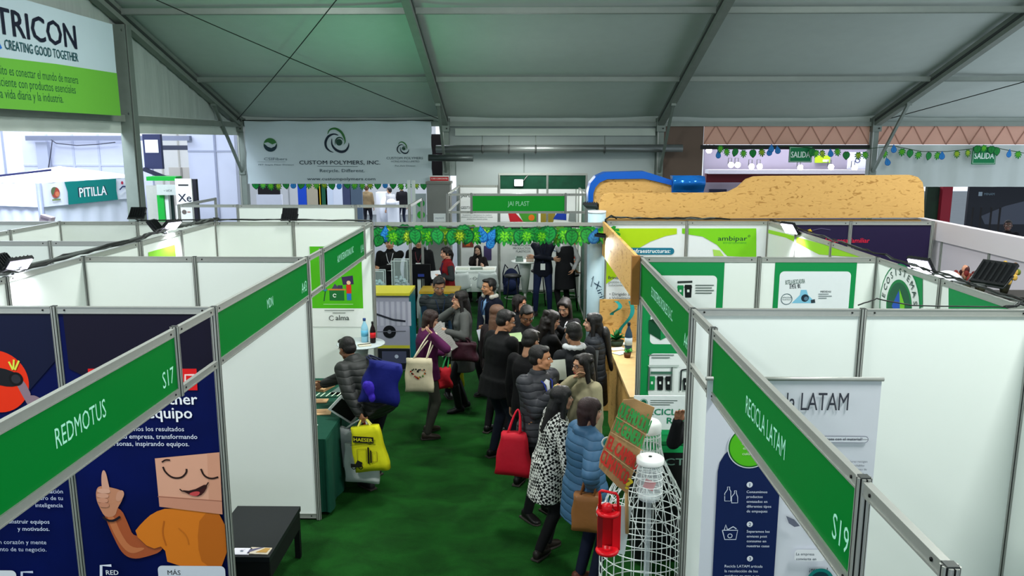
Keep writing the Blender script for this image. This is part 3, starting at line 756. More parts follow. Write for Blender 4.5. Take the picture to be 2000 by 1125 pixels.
for t, v in (('tu organización', 963), ('el futuro de tu', 976), ('inteligencia', 990)): T(P, t, 124, v, 8, '#c9d2ea', 'r', .012 if 'futuro' not in t else 0)
for t, v, bd in (('construir equipos', 1022, 0.02), ('y motivados.', 1036, .02), ('con corazón y mente', 1062, 0), ('crecimiento de tu negocio.', 1076, 0)): T(P, t, 98 if v < 1050 else 92, v, 8, '#c9d2ea', 'r', bd)
P.rrect(*P.px(-60, 1165), *P.px(32, 1113), .03, '#dfe3ea'); P.line([(44, 1165), (44, 1116), (66, 1116)], .016, '#c9d2ea', True)
P = PA; P.poly([(172, 720), (384, 720), (386, 762), (172, 762)], '#e2181c', True)
P.line([(362, 752), (362, 732), (380, 732)], .012, '#ffd8d4', True)
T(P, 'El partner', 386, 790, 22, '#f2f4fa', 'r', .03); T(P, 'de tu equipo', 376, 817, 22, '#f2f4fa', 'r', .03)
T(P, 'Elevamos los resultados', 360, 842, 9, '#dfe4f4', 'r'); T(P, 'de tu empresa, transformando', 386, 857, 9, '#dfe4f4', 'r', .012); T(P, 'personas, inspirando equipos.', 370, 871, 9, '#dfe4f4', 'r', .012)
# the printed figure: raised hand, arm, orange shirt, cardboard box over the head
P.poly([(198, 985), (236, 990), (250, 1020), (262, 1050), (290, 1036), (322, 1052), (318, 1076), (290, 1086), (262, 1092), (240, 1082), (222, 1048), (206, 1010)], '#a9542f', True, soft=2)
P.poly([(206, 1000), (222, 1004), (236, 1040), (256, 1070), (290, 1068), (262, 1082), (244, 1074), (224, 1044)], '#c47448', True, soft=2)
P.poly([(188, 958), (194, 948), (212, 950), (236, 956), (243, 962), (240, 976), (230, 992), (226, 1008), (206, 1010), (196, 992), (189, 976)], '#c58666', True, soft=2)
P.poly([(199, 924), (203, 916), (208, 922), (213, 945), (216, 958), (202, 962), (199, 946)], '#d6a088', True, soft=2)
P.poly([(230, 958), (242, 956), (244, 968), (234, 980), (226, 976)], '#cf9478', True, soft=2)
for k, (u_, v_) in enumerate(((191, 958), (190, 967), (191, 976), (195, 985))):
    P.poly([(u_, v_-5), (u_+24-k*2, v_-4), (u_+26-k*2, v_+2), (u_+22-k*2, v_+5), (u_, v_+4)], ['#dba68e', '#d59c82', '#cf9276', '#c5866a'][k], True, soft=2)
P.line([(202, 1008), (212, 1016), (224, 1016), (236, 1008)], .016, '#1b1420', True, soft=1)
P.poly([(262, 1040), (278, 1020), (300, 1000), (330, 990), (438, 996), (446, 1104), (330, 1106), (322, 1064), (296, 1072)], '#d9791f', True, soft=1)
P.poly([(392, 1002), (438, 996), (446, 1104), (398, 1106), (386, 1060)], '#bb6419', True, soft=1)
P.line([(326, 1064), (318, 1040), (322, 1016)], .010, '#b86018', True, soft=2); P.line([(350, 1030), (366, 1044), (370, 1062)], .008, '#c56c1c', True, soft=2)
P.poly([(304, 894), (430, 882), (436, 1002), (313, 988)], '#dea489', True)
P.poly([(406, 884), (430, 882), (436, 1002), (410, 998)], '#d4987c', True)
P.poly([(311, 967), (434, 976), (436, 1003), (314, 988)], '#cc8d73', True)
P.line([(310, 968), (435, 977)], .006, '#a86c56', True)
P.line([(320, 910), (324, 920), (338, 932), (356, 932), (366, 922), (366, 914)], .012, '#2a1614', True, soft=3)
P.line([(394, 914), (400, 928), (414, 934), (428, 930)], .012, '#2a1614', True, soft=3)
P.line([(318, 901), (325, 896), (334, 897)], .010, '#2a1614', True, soft=2)
P.poly([(354, 955), (376, 957), (408, 941), (404, 956), (392, 968), (376, 966)], '#3a1416', True, soft=1); P.poly([(370, 962), (384, 957), (394, 959), (388, 967), (376, 966)], '#c8494a', True, soft=2)
P.line([(353, 953), (358, 958), (378, 958), (404, 948), (409, 940)], .008, '#2a1614', True, soft=2)
P.line([(200, 1165), (200, 1102), (220, 1102)], .018, '#dfe4f4', True); T(P, 'RED', 210, 1120, 9, '#eef1fa', 'l', .02); T(P, 'MOTUS', 210, 1140, 16, '#eef1fa', 'l', .03)
P.rrect(*P.px(316, 1170), *P.px(441, 1103), .03, '#d3d9e4'); T(P, 'MÁS', 330, 1120, 9, '#20242c', 'l', .02); T(P, 'INFO', 330, 1134, 9, '#20242c', 'l', .02)
PA.build('printed_graphic', b1); PB.build('printed_graphic', b1)

b2 = thing('exhibition_booth', 'white-walled booth numbered A43 holding a black bench, second on the left', 'booth', (L, Y2, 0))
wall(b2, L-2, Y1, L-2, Y2, 2); wall(b2, L-2, Y2, L, Y2, 2)
fascia(b2, L, Y1, Y2, 1, [], 'MDN', 'A43', (Y1, Y2))
b3 = thing('exhibition_booth', 'white booth with a green-covered table and recycling poster, third on the left', 'booth', (L, Y3, 0))
pw = wall(b3, L-2, Y2, L-2, Y3, 3); wall(b3, L-2, Y3, L, Y3, 2)
fascia(b3, L, Y2, Y3, 1, [Y2+.52, Y2+2.52], 'ALM INTERNATIONAL INC', 'U14', (Y2+.52, Y2+2.52), tsize=.105)
b4 = thing('exhibition_booth', 'plain white booth walls at the far left below the tented stand', 'booth', (L-4, 8, 0))
wall(b4, L-4.8, 8.0, L-2, 8.0, 3); wall(b4, L-4, 8.0, L-4, 10.0, 2); wall(b4, L-4, 10.0, L-2, 10.0, 2); wall(b4, L-4, 10.0, L-6, 10.0, 1)
wall(b4, L-2, 10.0, L-2, 12.6, 0) if False else None
b5 = thing('exhibition_booth', 'half-open booth with one white upper panel and an empty frame beyond the cross aisle', 'booth', (-4.6, 12.67, 0))
wall(b5, -4.60, 12.67, -2.70, 12.67, 1); 
for a, c in ((-2.70, -1.84), (-5.55, -4.60)): rail(b5, a, 12.67, c, 12.67, 2.48)
post(b5, -1.84, 12.67); post(b5, -5.55, 12.67); post(b5, -1.84, 14.2); rail(b5, -1.84, 12.67, -1.84, 14.2, 2.48); rail(b5, -5.55, 12.67, -5.55, 14.2, 2.48); post(b5, -5.55, 14.2)
# lit green flyer on the long left wall
P = Print((L-2+.006, 0, 0), (0, 1, 0), (0, 0, 1)); a = P.px(289, 487); c = P.px(343, 500)
t = thing('poster', 'small lime green poster glowing under the paired floodlights on the left wall', 'poster', (L-2+.004, (a[0]+c[0])/2, 1.9))
P.rect(a[0], 1.75, c[0], P.px(343, 477)[1], '#8fd83a'); P.rect(a[0]+.05, 1.85, c[0]-.05, 2.02, '#c6f08a'); P.build('poster_sheet', t)

# ALM poster on the end wall
P = Print((0, Y3-.008, 0), (1, 0, 0), (0, 0, 1))
t = thing('poster', 'tall green poster of a boy recycling an old television, left booth end wall', 'poster', (-1.9, Y3-.008, 1.3))
a0 = P.px(612, 655); a1 = P.px(706, 480); zb = P.px(612, 602)[1]
P.rect(a0[0], P.px(0, 636)[1], a1[0], a1[1], '#e8ece8'); P.rect(a0[0]+.005, zb, a1[0]-.005, a1[1]-.01, '#4fb516')
P.rect(*P.px(644, 587), *P.px(672, 567), '#1b6a34'); P.rect(*P.px(640, 567), *P.px(675, 564), '#c9793a')
P.poly([(648, 564), (654, 554), (660, 560), (662, 564)], '#4a3f5c', True); P.rect(*P.px(660, 564), *P.px(669, 557), '#3f3852')
P.poly([(667, 541), (689, 538), (691, 555), (670, 556)], '#3b2b52', True); P.disc(*P.px(681, 552), .026, '#f0c8a0'); P.rect(*P.px(677, 573), *P.px(686, 556), '#d8321e')
P.rect(*P.px(678, 586), *P.px(686, 573), '#2b6fc2'); P.line([(633, 588), (636, 566)], .010, '#20343a', True); P.disc(*P.px(635, 564), .030, '#2a86a8', 180, 360)
P.text('♻', *P.px(650, 583), .08, '#eef6ee') if False else P.ring(*P.px(654, 577), .020, .010, '#e8f2e8', 20, 320)
P.line([(632, 594), (690, 594)], .006, '#c8ecb0', True)
for i, (u0, u1, v) in enumerate(((634, 692, 606), (650, 675, 611))): P.line([(u0, v), (u1, v)], .012, '#8a928c', True)
P.ring(*P.px(648, 621), .030, .008, '#4a534e', 30, 330); T(P, 'alma', 656, 625, 10, '#3a4340', 'l', .012)
P.build('poster_sheet', t)

# cocktail table with bottles
t = thing('table', 'round glass-topped cocktail table on a pale cone foot by the end wall', 'table', (-2.02, 9.50, 0))
mb = MB(); mb.lathe([(.0, 1.035), (.29, 1.035), (.30, 1.042), (.29, 1.05), (0, 1.05)], (0, 0, 0), mat('#b7c2c4', .15, 0, .03, 5)); mb.build('table_top', t)
mb = MB(); mb.lathe([(.22, 0), (.23, .02), (.17, .2), (.10, .55), (.07, .85), (.10, 1.03)], (0, 0, 0), mat('#c3ccd2', .35, 0, .03, 5)); mb.build('pedestal', t)
def bottle(name, label, p, h, r, col, capc, lab=None, alpha=1.0, group=None):
    o = thing(name, label, 'bottle', p, 0, group)
    mb = MB(); mb.lathe([(r*.9, 0), (r, .01), (r, h*.55), (r*.85, h*.66), (r*.35, h*.84), (r*.33, h*.92)], (0, 0, 0), mat(col, .15, 0, 0, 5, alpha=alpha), 16); mb.build('bottle_body', o)
    MB().lathe([(r*.42, h*.90), (r*.42, h), (0, h)], (0, 0, 0), mat(capc, .4), 12).build('cap', o)
    if lab: MB().lathe([(r*1.02, h*.25), (r*1.02, h*.5)], (0, 0, 0), mat(lab, .5), 16).build('label', o)
    return o
bottle('water_bottle', 'pale blue water bottle standing on the cocktail table', (-1.98, 9.55, 1.05), .30, .045, '#8fc6dc', '#27407a', '#5fb0d2')
bottle('soda_bottle', 'dark soda bottle with a red label beside the water bottle', (-1.87, 9.50, 1.05), .27, .036, '#1a0f10', '#111111', '#c8141e')
o = thing('notebook', 'small cream notepad lying on the cocktail table', 'notebook', (-1.95, 9.36, 1.052), .4); MB().box((0, 0, .008), (.15, .11, .014), mat('#dcd7c0')).build('pages', o); MB().box((0, 0, .0165), (.15, .03, .003), BLACK).build('spine', o)

# green-clothed table in the third booth with envelopes and cards
gx0, gx1, gy0, gy1, gz = -2.62, -1.86, 7.02, 8.95, .76
t = thing('table', 'long table under a dark green cloth along the aisle side of the left booth', 'table', ((gx0+gx1)/2, (gy0+gy1)/2, 0))
cx_, cy_ = t.location.x, t.location.y
mb = MB(); GC = mat('#0d4a38', .85, 0, .12, 8, .5); top_ = []; n = 120; per = []
w2, d2 = (gx1-gx0)/2, (gy1-gy0)/2
for k in range(n):
    s_ = k/n*4; sd = int(s_); q = s_-sd
    p = [(-w2+2*w2*q, -d2), (w2, -d2+2*d2*q), (w2-2*w2*q, d2), (-w2, d2-2*d2*q)][sd]; per.append(p)
vs = [(x, y, gz) for x, y in per]
for lv, (z, amp) in enumerate(((gz-.02, .006), (gz-.25, .016), (.35, .028), (.03, .040))):
    for k, (x, y) in enumerate(per):
        l_ = math.hypot(x/w2, y/d2); f_ = 1+amp*(1+math.sin(k*1.05+lv*.2)); vs.append((x*(1+.006)+math.copysign(amp*(.5+.5*math.sin(k*1.05)), x)*(abs(x) > w2*.98), y+math.copysign(amp*(.5+.5*math.sin(k*1.05)), y)*(abs(y) > d2*.98), z))
fs = [tuple(range(n))]+[(l*n+k, (l+1)*n+k, (l+1)*n+(k+1) % n, l*n+(k+1) % n) for l in range(4) for k in range(n)]
mb.add(vs, fs, GC); mb.build('tablecloth', t)
MB().box((0, 0, gz-.03), (w2*1.9, d2*1.9, .03), mat('#6b5a44')).build('table_top', t)
for sx in (-1, 1):
    for sy in (-1, 1): MB().box((sx*(w2-.06), sy*(d2-.08), .36), (.04, .04, .72), STEEL).build('leg', t)
def flat(name, label, cat, u, v, Z, wd, dp, rot, col, th=.006, group=None, extra=None):
    p = at_z(u, v, Z); o = thing(name, label, cat, (p[0], p[1], Z+.001), math.radians(rot), group)
    MB().box((0, 0, th/2), (wd, dp, th), mat(col, .6, 0, .04, 15)).build('sheet' if th < .01 else 'cover', o)
    if extra: extra(o, wd, dp, th)
    return o
def bars(o, wd, dp, th):
    P = Print((0, 0, th), (1, 0, 0), (0, 1, 0))
    for i in range(3): P.rect(-wd*.35, dp*(.25-.2*i), wd*.3, dp*(.30-.2*i), '#7d5a34')
    P.build('printed_lines', o)
flat('envelope', 'tan paper envelope nearest the wall end of the green table', 'envelope', 622, 806, gz, .26, .17, 8, '#c9a377', .008, extra=bars)
flat('envelope', 'tan paper envelope in the middle of the green table', 'envelope', 618, 784, gz, .24, .13, 3, '#c39c70', .008, extra=bars)
flat('paper_bag', 'kraft paper bag lying under the reaching hand on the green table', 'bag', 624, 758, gz, .26, .24, -18, '#c0976a', .03, extra=bars)
def stripes(o, wd, dp, th):
    P = Print((0, 0, th), (1, 0, 0), (0, 1, 0))
    for i in range(5): P.poly([(-wd*.45+i*wd*.2, -dp*.4), (-wd*.40+i*wd*.2, -dp*.4), (-wd*.30+i*wd*.2, dp*.4), (-wd*.35+i*wd*.2, dp*.4)], '#d5e8cf')
    P.build('stripes', o)
flat('leaflet', 'dark green leaflet with slanting white stripes on the green table', 'leaflet', 640, 772, gz, .30, .16, 4, '#0f4634', extra=stripes)
flat('leaflet', 'grey card lying on the far right part of the green table', 'leaflet', 664, 764, gz, .15, .30, -12, '#5b6a66')
flat('sticker_sheet', 'tiny white sticker at the near end of the green table', 'sticker', 616, 832, gz, .04, .05, 0, '#e6ece8')

# black bench of the A43 booth and its leaflets
bz = .45; fr = at_z(587, 992, bz); nr = at_z(526, 1088, bz)

t = thing('bench', 'low black rectangular bench in the second left booth', 'bench', (-2.17, 5.85, 0))
BB = mat('#191c1e', .5, 0, .1, 30)
mb = MB(); mb.box((0, 0, bz-.02), (.54, .84, .04), BB); mb.build('bench_top', t)
MB().box((0, -.405, bz-.13), (.52, .02, .20), mat('#0e1011', .6)).build('apron', t); MB().box((.255, 0, bz-.11), (.02, .80, .15), mat('#101213', .6)).build('apron', t); MB().box((-.255, 0, bz-.11), (.02, .80, .15), mat('#101213', .6)).build('apron', t); MB().box((0, .405, bz-.11), (.52, .02, .15), mat('#101213', .6)).build('apron', t)
for sx in (-1, 1):
    for sy in (-1, 1): MB().box((sx*.24, sy*.39, .205), (.045, .045, .41), mat('#0e1011', .5)).build('leg', t)
def pic(o, wd, dp, th):
    P = Print((0, 0, th), (1, 0, 0), (0, 1, 0)); P.poly([(-wd*.5, -dp*.45), (-wd*.1, dp*.2), (wd*.12, dp*.48), (-wd*.05, dp*.48), (-wd*.5, dp*.1)], '#5d5a76'); P.poly([(-.02, -dp*.3), (wd*.4, -dp*.3), (wd*.45, dp*.4), (wd*.2, dp*.4)], '#b78f4a'); P.build('picture', o)
def logo(o, wd, dp, th): P = Print((0, 0, th), (1, 0, 0), (0, 1, 0)); P.rect(-wd*.06, -dp*.12, wd*.1, dp*.08, '#6b7a86'); P.line([(-wd*.15, dp*.12), (wd*.18, dp*.2)], .004, '#b9a7c4'); P.build('logo', o)
flat('leaflet', 'white leaflet with a small mark at the left on the black bench', 'leaflet', 472, 1078, bz, .135, .095, 0, '#e6e4ec', extra=logo)
flat('leaflet', 'photo leaflet with violet and gold picture on the black bench', 'leaflet', 507, 1077, bz, .16, .095, -3, '#d8cdb8', extra=pic)

# ================================================================== RIGHT BOOTHS
b6 = thing('exhibition_booth', 'nearest booth on the right, bare white walls around a roll-up banner, green board ending S19', 'booth', (R, Y1, 0))
wall(b6, R, Y1, R+2.08, Y1, 2); wall(b6, R+2.08, Y1, R+2.08, 1.79, 3); post(b6, R, 1.79)
fascia(b6, R, 1.79, Y1, -1, [2.29, 4.25], 'RECICLA LATAM', 'S19', (2.29, 4.25), tsize=.125, csize=.13)
b7 = thing('exhibition_booth', 'booth with green-bordered bin posters on white walls, second on the right', 'booth', (R, Y2R, 0))
wall(b7, R, Y2R, R+2.08, Y2R, 2); wall(b7, R+2.08, Y1, R+2.08, Y2R, 2)
fascia(b7, R, Y1, Y2R, -1, [], 'ECOSISTEMAS ROSALES S.A.C.', 'A45', (Y1, Y2R), tsize=.115)
b8 = thing('exhibition_booth', 'lime and white printed booth behind a chipboard front, third on the right', 'booth', (R, Y3R, 0))
wall(b8, R, Y3R, R+2.08, Y3R, 2, [mat('#dfe5e8', .5, noise=.02)]*2); wall(b8, R+2.08, Y2R, R+2.08, Y3R, 3, [mat('#cfd8d4', .5, noise=.02)]*3)
P = Print((0, Y3R-.005, 0), (1, 0, 0), (0, 0, 1))
lime, lime2 = '#a9cf12', '#78c81a'
P.poly([(1176, 446), (1322, 446), (1322, 457), (1300, 461), (1270, 472), (1240, 489), (1205, 540), (1176, 560)], lime, True)
P.poly([(1332, 446), (1477, 446), (1477, 503), (1420, 500), (1400, 478), (1372, 462), (1332, 456)], lime2, True)
P.poly([(1392, 487), (1406, 489), (1414, 500), (1394, 500)], '#a2d05a', True)
T(P, 'ambipar', 1402, 470, 9, '#123a34', 'l', .02, 1459); T(P, 'environment', 1412, 476, 5, '#3f9a30', 'l', 0, 1458); P.ring(*P.px(1463, 461), .012, .005, '#123a34')
P.rrect(*P.px(1150, 497), *P.px(1317, 484), .042, '#16708c'); T(P, 'Infraestructuras:', 1309, 494, 8, '#f2f6f8', 'r', .02)
T(P, 'Brindamos', 1188, 545, 6, '#3c4348', 'l', .02)
for i, (t_, v) in enumerate((('gestión de', 553), ('Soluciones completas', 559))): T(P, t_, 1188, v, 5, '#8f979b')
for t_, v in (('• Dirigido a Industria', 577), ('• Valorización de residuos', 585), ('• Planta de tratamiento', 592), ('• Tipo de Valorización', 599)): T(P, t_, 1190, v, 6, '#5b6468')
P.build('printed_graphic', b8)
P = Print((R+2.08-.005, 0, 0), (0, -1, 0), (0, 0, 1))
P.poly([(1487, 445), (1533, 456), (1600, 475), (1655, 490), (1690, 503), (1640, 500), (1600, 497), (1535, 464), (1487, 452)], '#8ccc1c', True)
P.build('printed_graphic', b8)
# chipboard front board of that booth
t = thing('chipboard_sign', 'slanting chipboard sign board lit by a floodlight over the right booth front', 'sign', (R-.03, 8.6, 2.3))
MB().box((0, -.05, -.01), (.03, 3.1, .42), OSB).build('board', t); MB().box((-.02, -1.62, -.01), (.07, .06, .44), mat('#9a6a34', .7, 0, .1, 20)).build('end_batten', t)
P = Print((-.016, 0, 0), (0, -1, 0), (0, 0, 1)); P.text('ETO...', -1.15, -.05, .20, '#5d4a2c', 'l', .01, fit=.75); P.build('lettering', t)

# posters of the bin booth: back wall
P = Print((0, Y2R-.006, 0), (1, 0, 0), (0, 0, 1)); GR = '#0c8a48'
t = thing('poster', 'large green-bordered poster showing wheeled bins, left of the two on the second right booth wall', 'poster', (1.55, Y2R-.006, 1.3))
x0p, x1p = P.px(1255, 600)[0], P.px(1411, 600)[0]; zt = P.px(1411, 510)[1]
P.rect(x0p, .95, x1p, zt, GR)
P.rrect(x0p+.075, P.px(0, 667)[1], x1p-.06, zt-.13, .04, '#e6ebea'); P.rrect(x0p+.075, P.px(0, 770)[1], x1p-.06, P.px(0, 685)[1], .04, '#e6ebea')
def bin_(P, u, v, w_, h_, col, lab='#dfe8e2'):
    P.poly([(u-w_*.42, v), (u+w_*.42, v), (u+w_*.5, v-h_*.8), (u-w_*.5, v-h_*.8)], col, True); P.poly([(u-w_*.56, v-h_*.78), (u+w_*.56, v-h_*.78), (u+w_*.46, v-h_), (u-w_*.46, v-h_)], col, True)
    P.poly([(u-w_*.16, v-h_*.42), (u+w_*.16, v-h_*.42), (u+w_*.16, v-h_*.62), (u-w_*.16, v-h_*.62)], lab, True)
bin_(P, 1329, 580, 12, 23, '#14884a'); bin_(P, 1344, 581, 14, 25, '#14171a'); P.poly([(1323, 549), (1352, 548), (1352, 552), (1323, 553)], '#2c3433', True)
for i in range(4): P.line([(1358, 557+i*5), (1394-(i % 2)*4, 557+i*5)], .010, '#6f7977', True)
P.poly([(1267, 625), (1290, 640), (1290, 664), (1267, 650)], '#0c4a2c', True); P.poly([(1290, 640), (1312, 634), (1312, 652), (1290, 664)], '#14884a', True); P.poly([(1267, 625), (1290, 618), (1312, 634), (1290, 640)], '#0a3822', True)
for i in range(2): P.line([(1266+i*6, 693+i*5), (1316-i*8, 693+i*5)], .009, '#6f7977', True)
for u, c in ((1273, '#14884a'), (1289, '#14171a'), (1305, '#14171a')): bin_(P, u, 761, 12, 27, c)
P.poly([(1265, 712), (1326, 712), (1324, 716), (1267, 716)], '#b9c4c0', True); P.line([(1268, 716), (1266, 762)], .014, '#5b6462', True); P.line([(1312, 716), (1310, 762)], .014, '#5b6462', True); P.line([(1270, 727), (1312, 727)], .022, '#3f6a58', True)
P.line([(1330, 722), (1328, 762)], .014, '#22272a', True); P.line([(1330, 722), (1343, 720)], .014, '#22272a', True); bin_(P, 1339, 761, 11, 24, '#14171a')
P.build('poster_sheet', t)
t = thing('poster', 'green-bordered poster about a 900 litre metal recycling bottle, right of the two bin posters', 'poster', (2.6, Y2R-.006, 1.3))
x0p, x1p = P.px(1509, 600)[0], P.px(1667, 600)[0]; P.mb = MB(); P.k = 0
P.rect(x0p, 1.0, x1p, zt, GR); P.rrect(x0p+.045, 1.05, x1p-.045, zt-.09, .04, '#e3e9ec')
a = P.px(1534, 556); P.text('BOTELLA RECICLADORA', a[0], a[1], .058, '#1c4a3c', 'l', .02, .08, P.px(1610, 0)[0]-a[0]); a = P.px(1542, 564); P.text('DE METAL · 900 L', a[0], a[1], .058, '#26323c', 'l', .02, .06, P.px(1602, 0)[0]-a[0])
P.poly([(1546, 592), (1556, 582), (1562, 576), (1564, 566), (1575, 566), (1578, 576), (1586, 584), (1592, 592)], '#7fc0dc', True); P.disc(*P.px(1572, 582), .034, '#1d2c3a'); P.disc(*P.px(1574, 583), .018, '#5a7a90'); P.poly([(1583, 586), (1591, 584), (1592, 591), (1584, 592)], '#2f3a42', True)
P.ring(*P.px(1536, 584), .048, .005, '#27505a'); T(P, 'CAPACIDAD', 1536, 582, 2.5, '#27505a', 'c'); T(P, 'PLASTICO', 1536, 586, 2.5, '#27505a', 'c')
T(P, 'MEDIDAS', 1602, 571, 3.5, '#3c464c', 'l', .02)
for i, l_ in enumerate((20, 26, 16)): P.line([(1598, 574+i*4), (1598+l_, 574+i*4)], .008, '#8b959a', True)
P.build('poster_sheet', t)
P = Print((R+2.08-.006, 0, 0), (0, -1, 0), (0, 0, 1))
t = thing('poster', 'round ecosystem emblem ringed with letters beside a green triangle, right side wall', 'poster', (R+2.07, 6.1, 1.8))
P.poly([(1776, 533), (1802, 540), (1802, 600), (1796, 600), (1790, 570)], GR, True)
cy0, cz0 = P.px(1757, 585); 
for cz0 in (cz0-.06,):
    P.disc(cy0, cz0, .355, '#dfe6e2', ry=.355); P.ring(cy0, cz0, .350, .014, '#0c7a48'); P.disc(cy0, cz0, .225, '#0c7a3e'); P.disc(cy0, cz0, .20, '#15583a')
    P.poly([(cy0-.12, cz0-.02), (cy0-.02, cz0+.13), (cy0+.04, cz0+.04), (cy0+.02, cz0-.1)], '#1a50b4'); P.poly([(cy0-.01, cz0+.15), (cy0+.10, cz0+.04), (cy0+.12, cz0-.08), (cy0+.03, cz0-.02)], '#6fc01e')
    s_ = 'ECOSISTEMAS'
    for i, ch in enumerate(s_):
        a = math.radians(172-i*15.5); P.text(ch, cy0+.262*math.cos(a), cz0+.262*math.sin(a), .082, '#123a30', 'c', .015, a-PI/2)
P.build('emblem', t)
t = thing('poster', 'green sloping printed panel along the side wall at the near end of the bin booth', 'poster', (R+2.07, 5.2, 1.8))
P.mb = MB(); P.k = 0; P.poly([(1853, 560), (1853, 600), (1975, 600), (1960, 592), (1900, 574)], GR, True); P.poly([(1853, 600), (1853, 640), (1975, 640), (1975, 600)], GR, True); P.build('poster_sheet', t)
# small white counter sign and black-clothed counter in the bin booth
t = thing('table', 'counter with a black cloth and green band behind the wire bottle', 'table', (1.34, 6.42, 0))
MB().box((0, 0, .53), (.80, .42, 1.04), mat('#121615', .8, 0, .1, 10, .4)).build('cloth', t); MB().box((0, 0, 1.065), (.82, .44, .03), mat('#0f7a40', .6)).build('table_top', t)
P = Print((0, -.212, 0), (1, 0, 0), (0, 0, 1)); P.rect(-.40, .98, .40, 1.045, '#1a9a54'); P.text('ELECTRIK', -.36, .87, .085, '#6f9a88', 'l', .03, fit=.55); P.build('lettering', t)
t = thing('sign_board', 'white tabletop sign with green recycling words standing on the black counter', 'sign', (1.22, 6.34, 1.082))
MB().box((0, .015, .17), (.60, .012, .34), mat('#dfe7e6', .5)).build('board', t)
P = Print((0, .009, 0), (1, 0, 0), (0, 0, 1)); P.disc(-.22, .28, .034, '#0f5a44'); P.ring(-.22, .28, .028, .004, '#bfe0d0')
for i in range(3): P.line([(-.165, .300-i*.018), (.06-i*.03, .300-i*.018)], .006, '#54655f')
P.text('RECICLA TU', -.22, .175, .075, '#12805a', 'l', .03, fit=.46); P.text('RAEE', -.02, .10, .075, '#12805a', 'l', .03, fit=.2); P.rect(-.30, .0, .30, .045, '#22a060'); P.build('lettering', t)

# roll-up banner in the nearest right booth
ry = 4.18; P = Print((0, ry, 0), (1, 0, 0), (0, 0, 1)); xa, xb = P.px(1383, 745)[0], P.px(1724, 745)[0]; zt = P.px(1500, 741)[1]
t = thing('rollup_banner', 'white roll-up banner with a navy numbered column and green disc', 'banner', ((xa+xb)/2, ry, 0))
mb = MB(); mb.box((0, .012, zt/2+.05), (xb-xa, .004, zt-.10), mat('#dfe2ea', .5, 0, .03, 2)); mb.build('banner_sheet', t)
mb = MB(); mb.tube([((xa-xb)/2-.01, .012, zt), ((xb-xa)/2+.01, .012, zt)], .012, ALU, 8); mb.build('top_bar', t)
mb = MB(); mb.box((0, .02, .045), (xb-xa+.02, .12, .09), ALU); mb.tube([(0, .06, .05), (0, .03, zt)], .010, ALU, 8); mb.build('base', t)
P.o = Vector((0, ry+.008, 0)); k = (1390, 722, 2.779)
def q(u, v): return (1380+u/2.779, 720+v/2.779)
a = P.px(*q(60, 560)); c = P.px(*q(403, 560)); zc = P.px(*q(230, 450))
P.rrect(a[0], .25, c[0], P.px(*q(200, 400))[1], (c[0]-a[0])*.49, '#0b2052') if True else None
P.rect(a[0], .2, c[0], P.px(*q(0, 560))[1], '#0b2052')
dc = P.px(*q(235, 425)); P.disc(*dc, .125, '#e4e8ee'); P.disc(*dc, .119, '#1f6a1e'); P.disc(*dc, .112, '#56c21e')
for i, s_ in enumerate(('¡Con tus', 'envases', 'cuidas el')): T(P, s_, *q(235, 408+i*30), 6, '#d8f4c0', 'c', .02)
a = P.px(*q(765, 225)); P.text('Recicla LATAM', a[0], a[1], .145, '#3c3f4a', 'r', 0, fit=.52)
a = P.px(*q(560, 400)); c = P.px(*q(878, 365)); P.rrect(a[0]-.1, a[1], c[0], c[1], .02, '#7c8092'); P.rrect(a[0]-.097, a[1]+.003, c[0]-.003, c[1]-.003, .018, '#dfe2ea'); T(P, '¿Qué pasa con el material?', *q(842, 388), 5.5, '#34384a', 'r', .015)
for i, s_ in enumerate(('Los recicladores recogen', 'los aprovechables', 'en un punto de', 'acopio y clasifican los', 'materiales')): T(P, s_, *q(870-(i*17 % 30), 508+i*21), 4, '#5c6070', 'r')
def step(n_, v, lines):
    cx, cz = P.px(*q(232, v)); P.disc(cx, cz, .017, '#e6eaf2'); T(P, str(n_), *q(232, v+10), 6.5, '#0b2052', 'c', .03)
    for i, s_ in enumerate(lines): T(P, s_, *q(215, v+45+i*26), 5, '#dbe2f2', 'l', .02)
step(1, 627, ('Consumimos', 'productos', 'envasados en', 'diferentes tipos', 'de empaques')); step(2, 840, ('Separamos los', 'envases post', 'consumo en', 'nuestras casas')); step(3, 1025, ())
for i, s_ in enumerate(('Recicla LATAM articula', 'la recolección de los', 'residuos en casa o en', 'puntos limpios')): T(P, s_, *q(95, 1072+i*26), 5, '#dbe2f2', 'l', .02)
P.line([q(95, 680), q(95, 712), q(128, 712), q(128, 660), q(122, 650), q(122, 636), q(110, 636), q(110, 650), q(95, 672), q(95, 685)], .004, '#dbe2f2', True); P.line([q(130, 722), q(165, 722), q(165, 690), q(158, 670), q(158, 656), q(148, 656), q(148, 670), q(132, 690), q(132, 722)], .004, '#dbe2f2', True)
P.line([q(82, 870), q(95, 920), q(155, 920), q(165, 870), q(82, 870)], .005, '#dbe2f2', True); P.ring(*P.px(*q(123, 900)), .012, .004, '#dbe2f2'); P.line([q(92, 868), q(100, 840), q(110, 868)], .005, '#dbe2f2', True); P.line([q(112, 866), q(140, 850), q(158, 862)], .006, '#dbe2f2', True)
P.rrect(*P.px(*q(470, 1035)), *P.px(*q(640, 975)), .02, '#f0f2f6')
for i, s_ in enumerate(('La empresa', 'convierte en')): T(P, s_, *q(480, 1004+i*26), 5, '#3c4a5a', 'l', .01)
T(P, '¡nuevo!', *q(600, 1092), 8, '#2a3444', 'c', .02); P.disc(*P.px(*q(610, 1140)), .075, '#0e7a74'); P.disc(*P.px(*q(610, 1140)), .055, '#0a3a44')
P.poly([q(425, 790), q(470, 810), q(500, 845), q(470, 850), q(440, 830)], '#6b6f80', True)
P.build('printed_graphic', t)

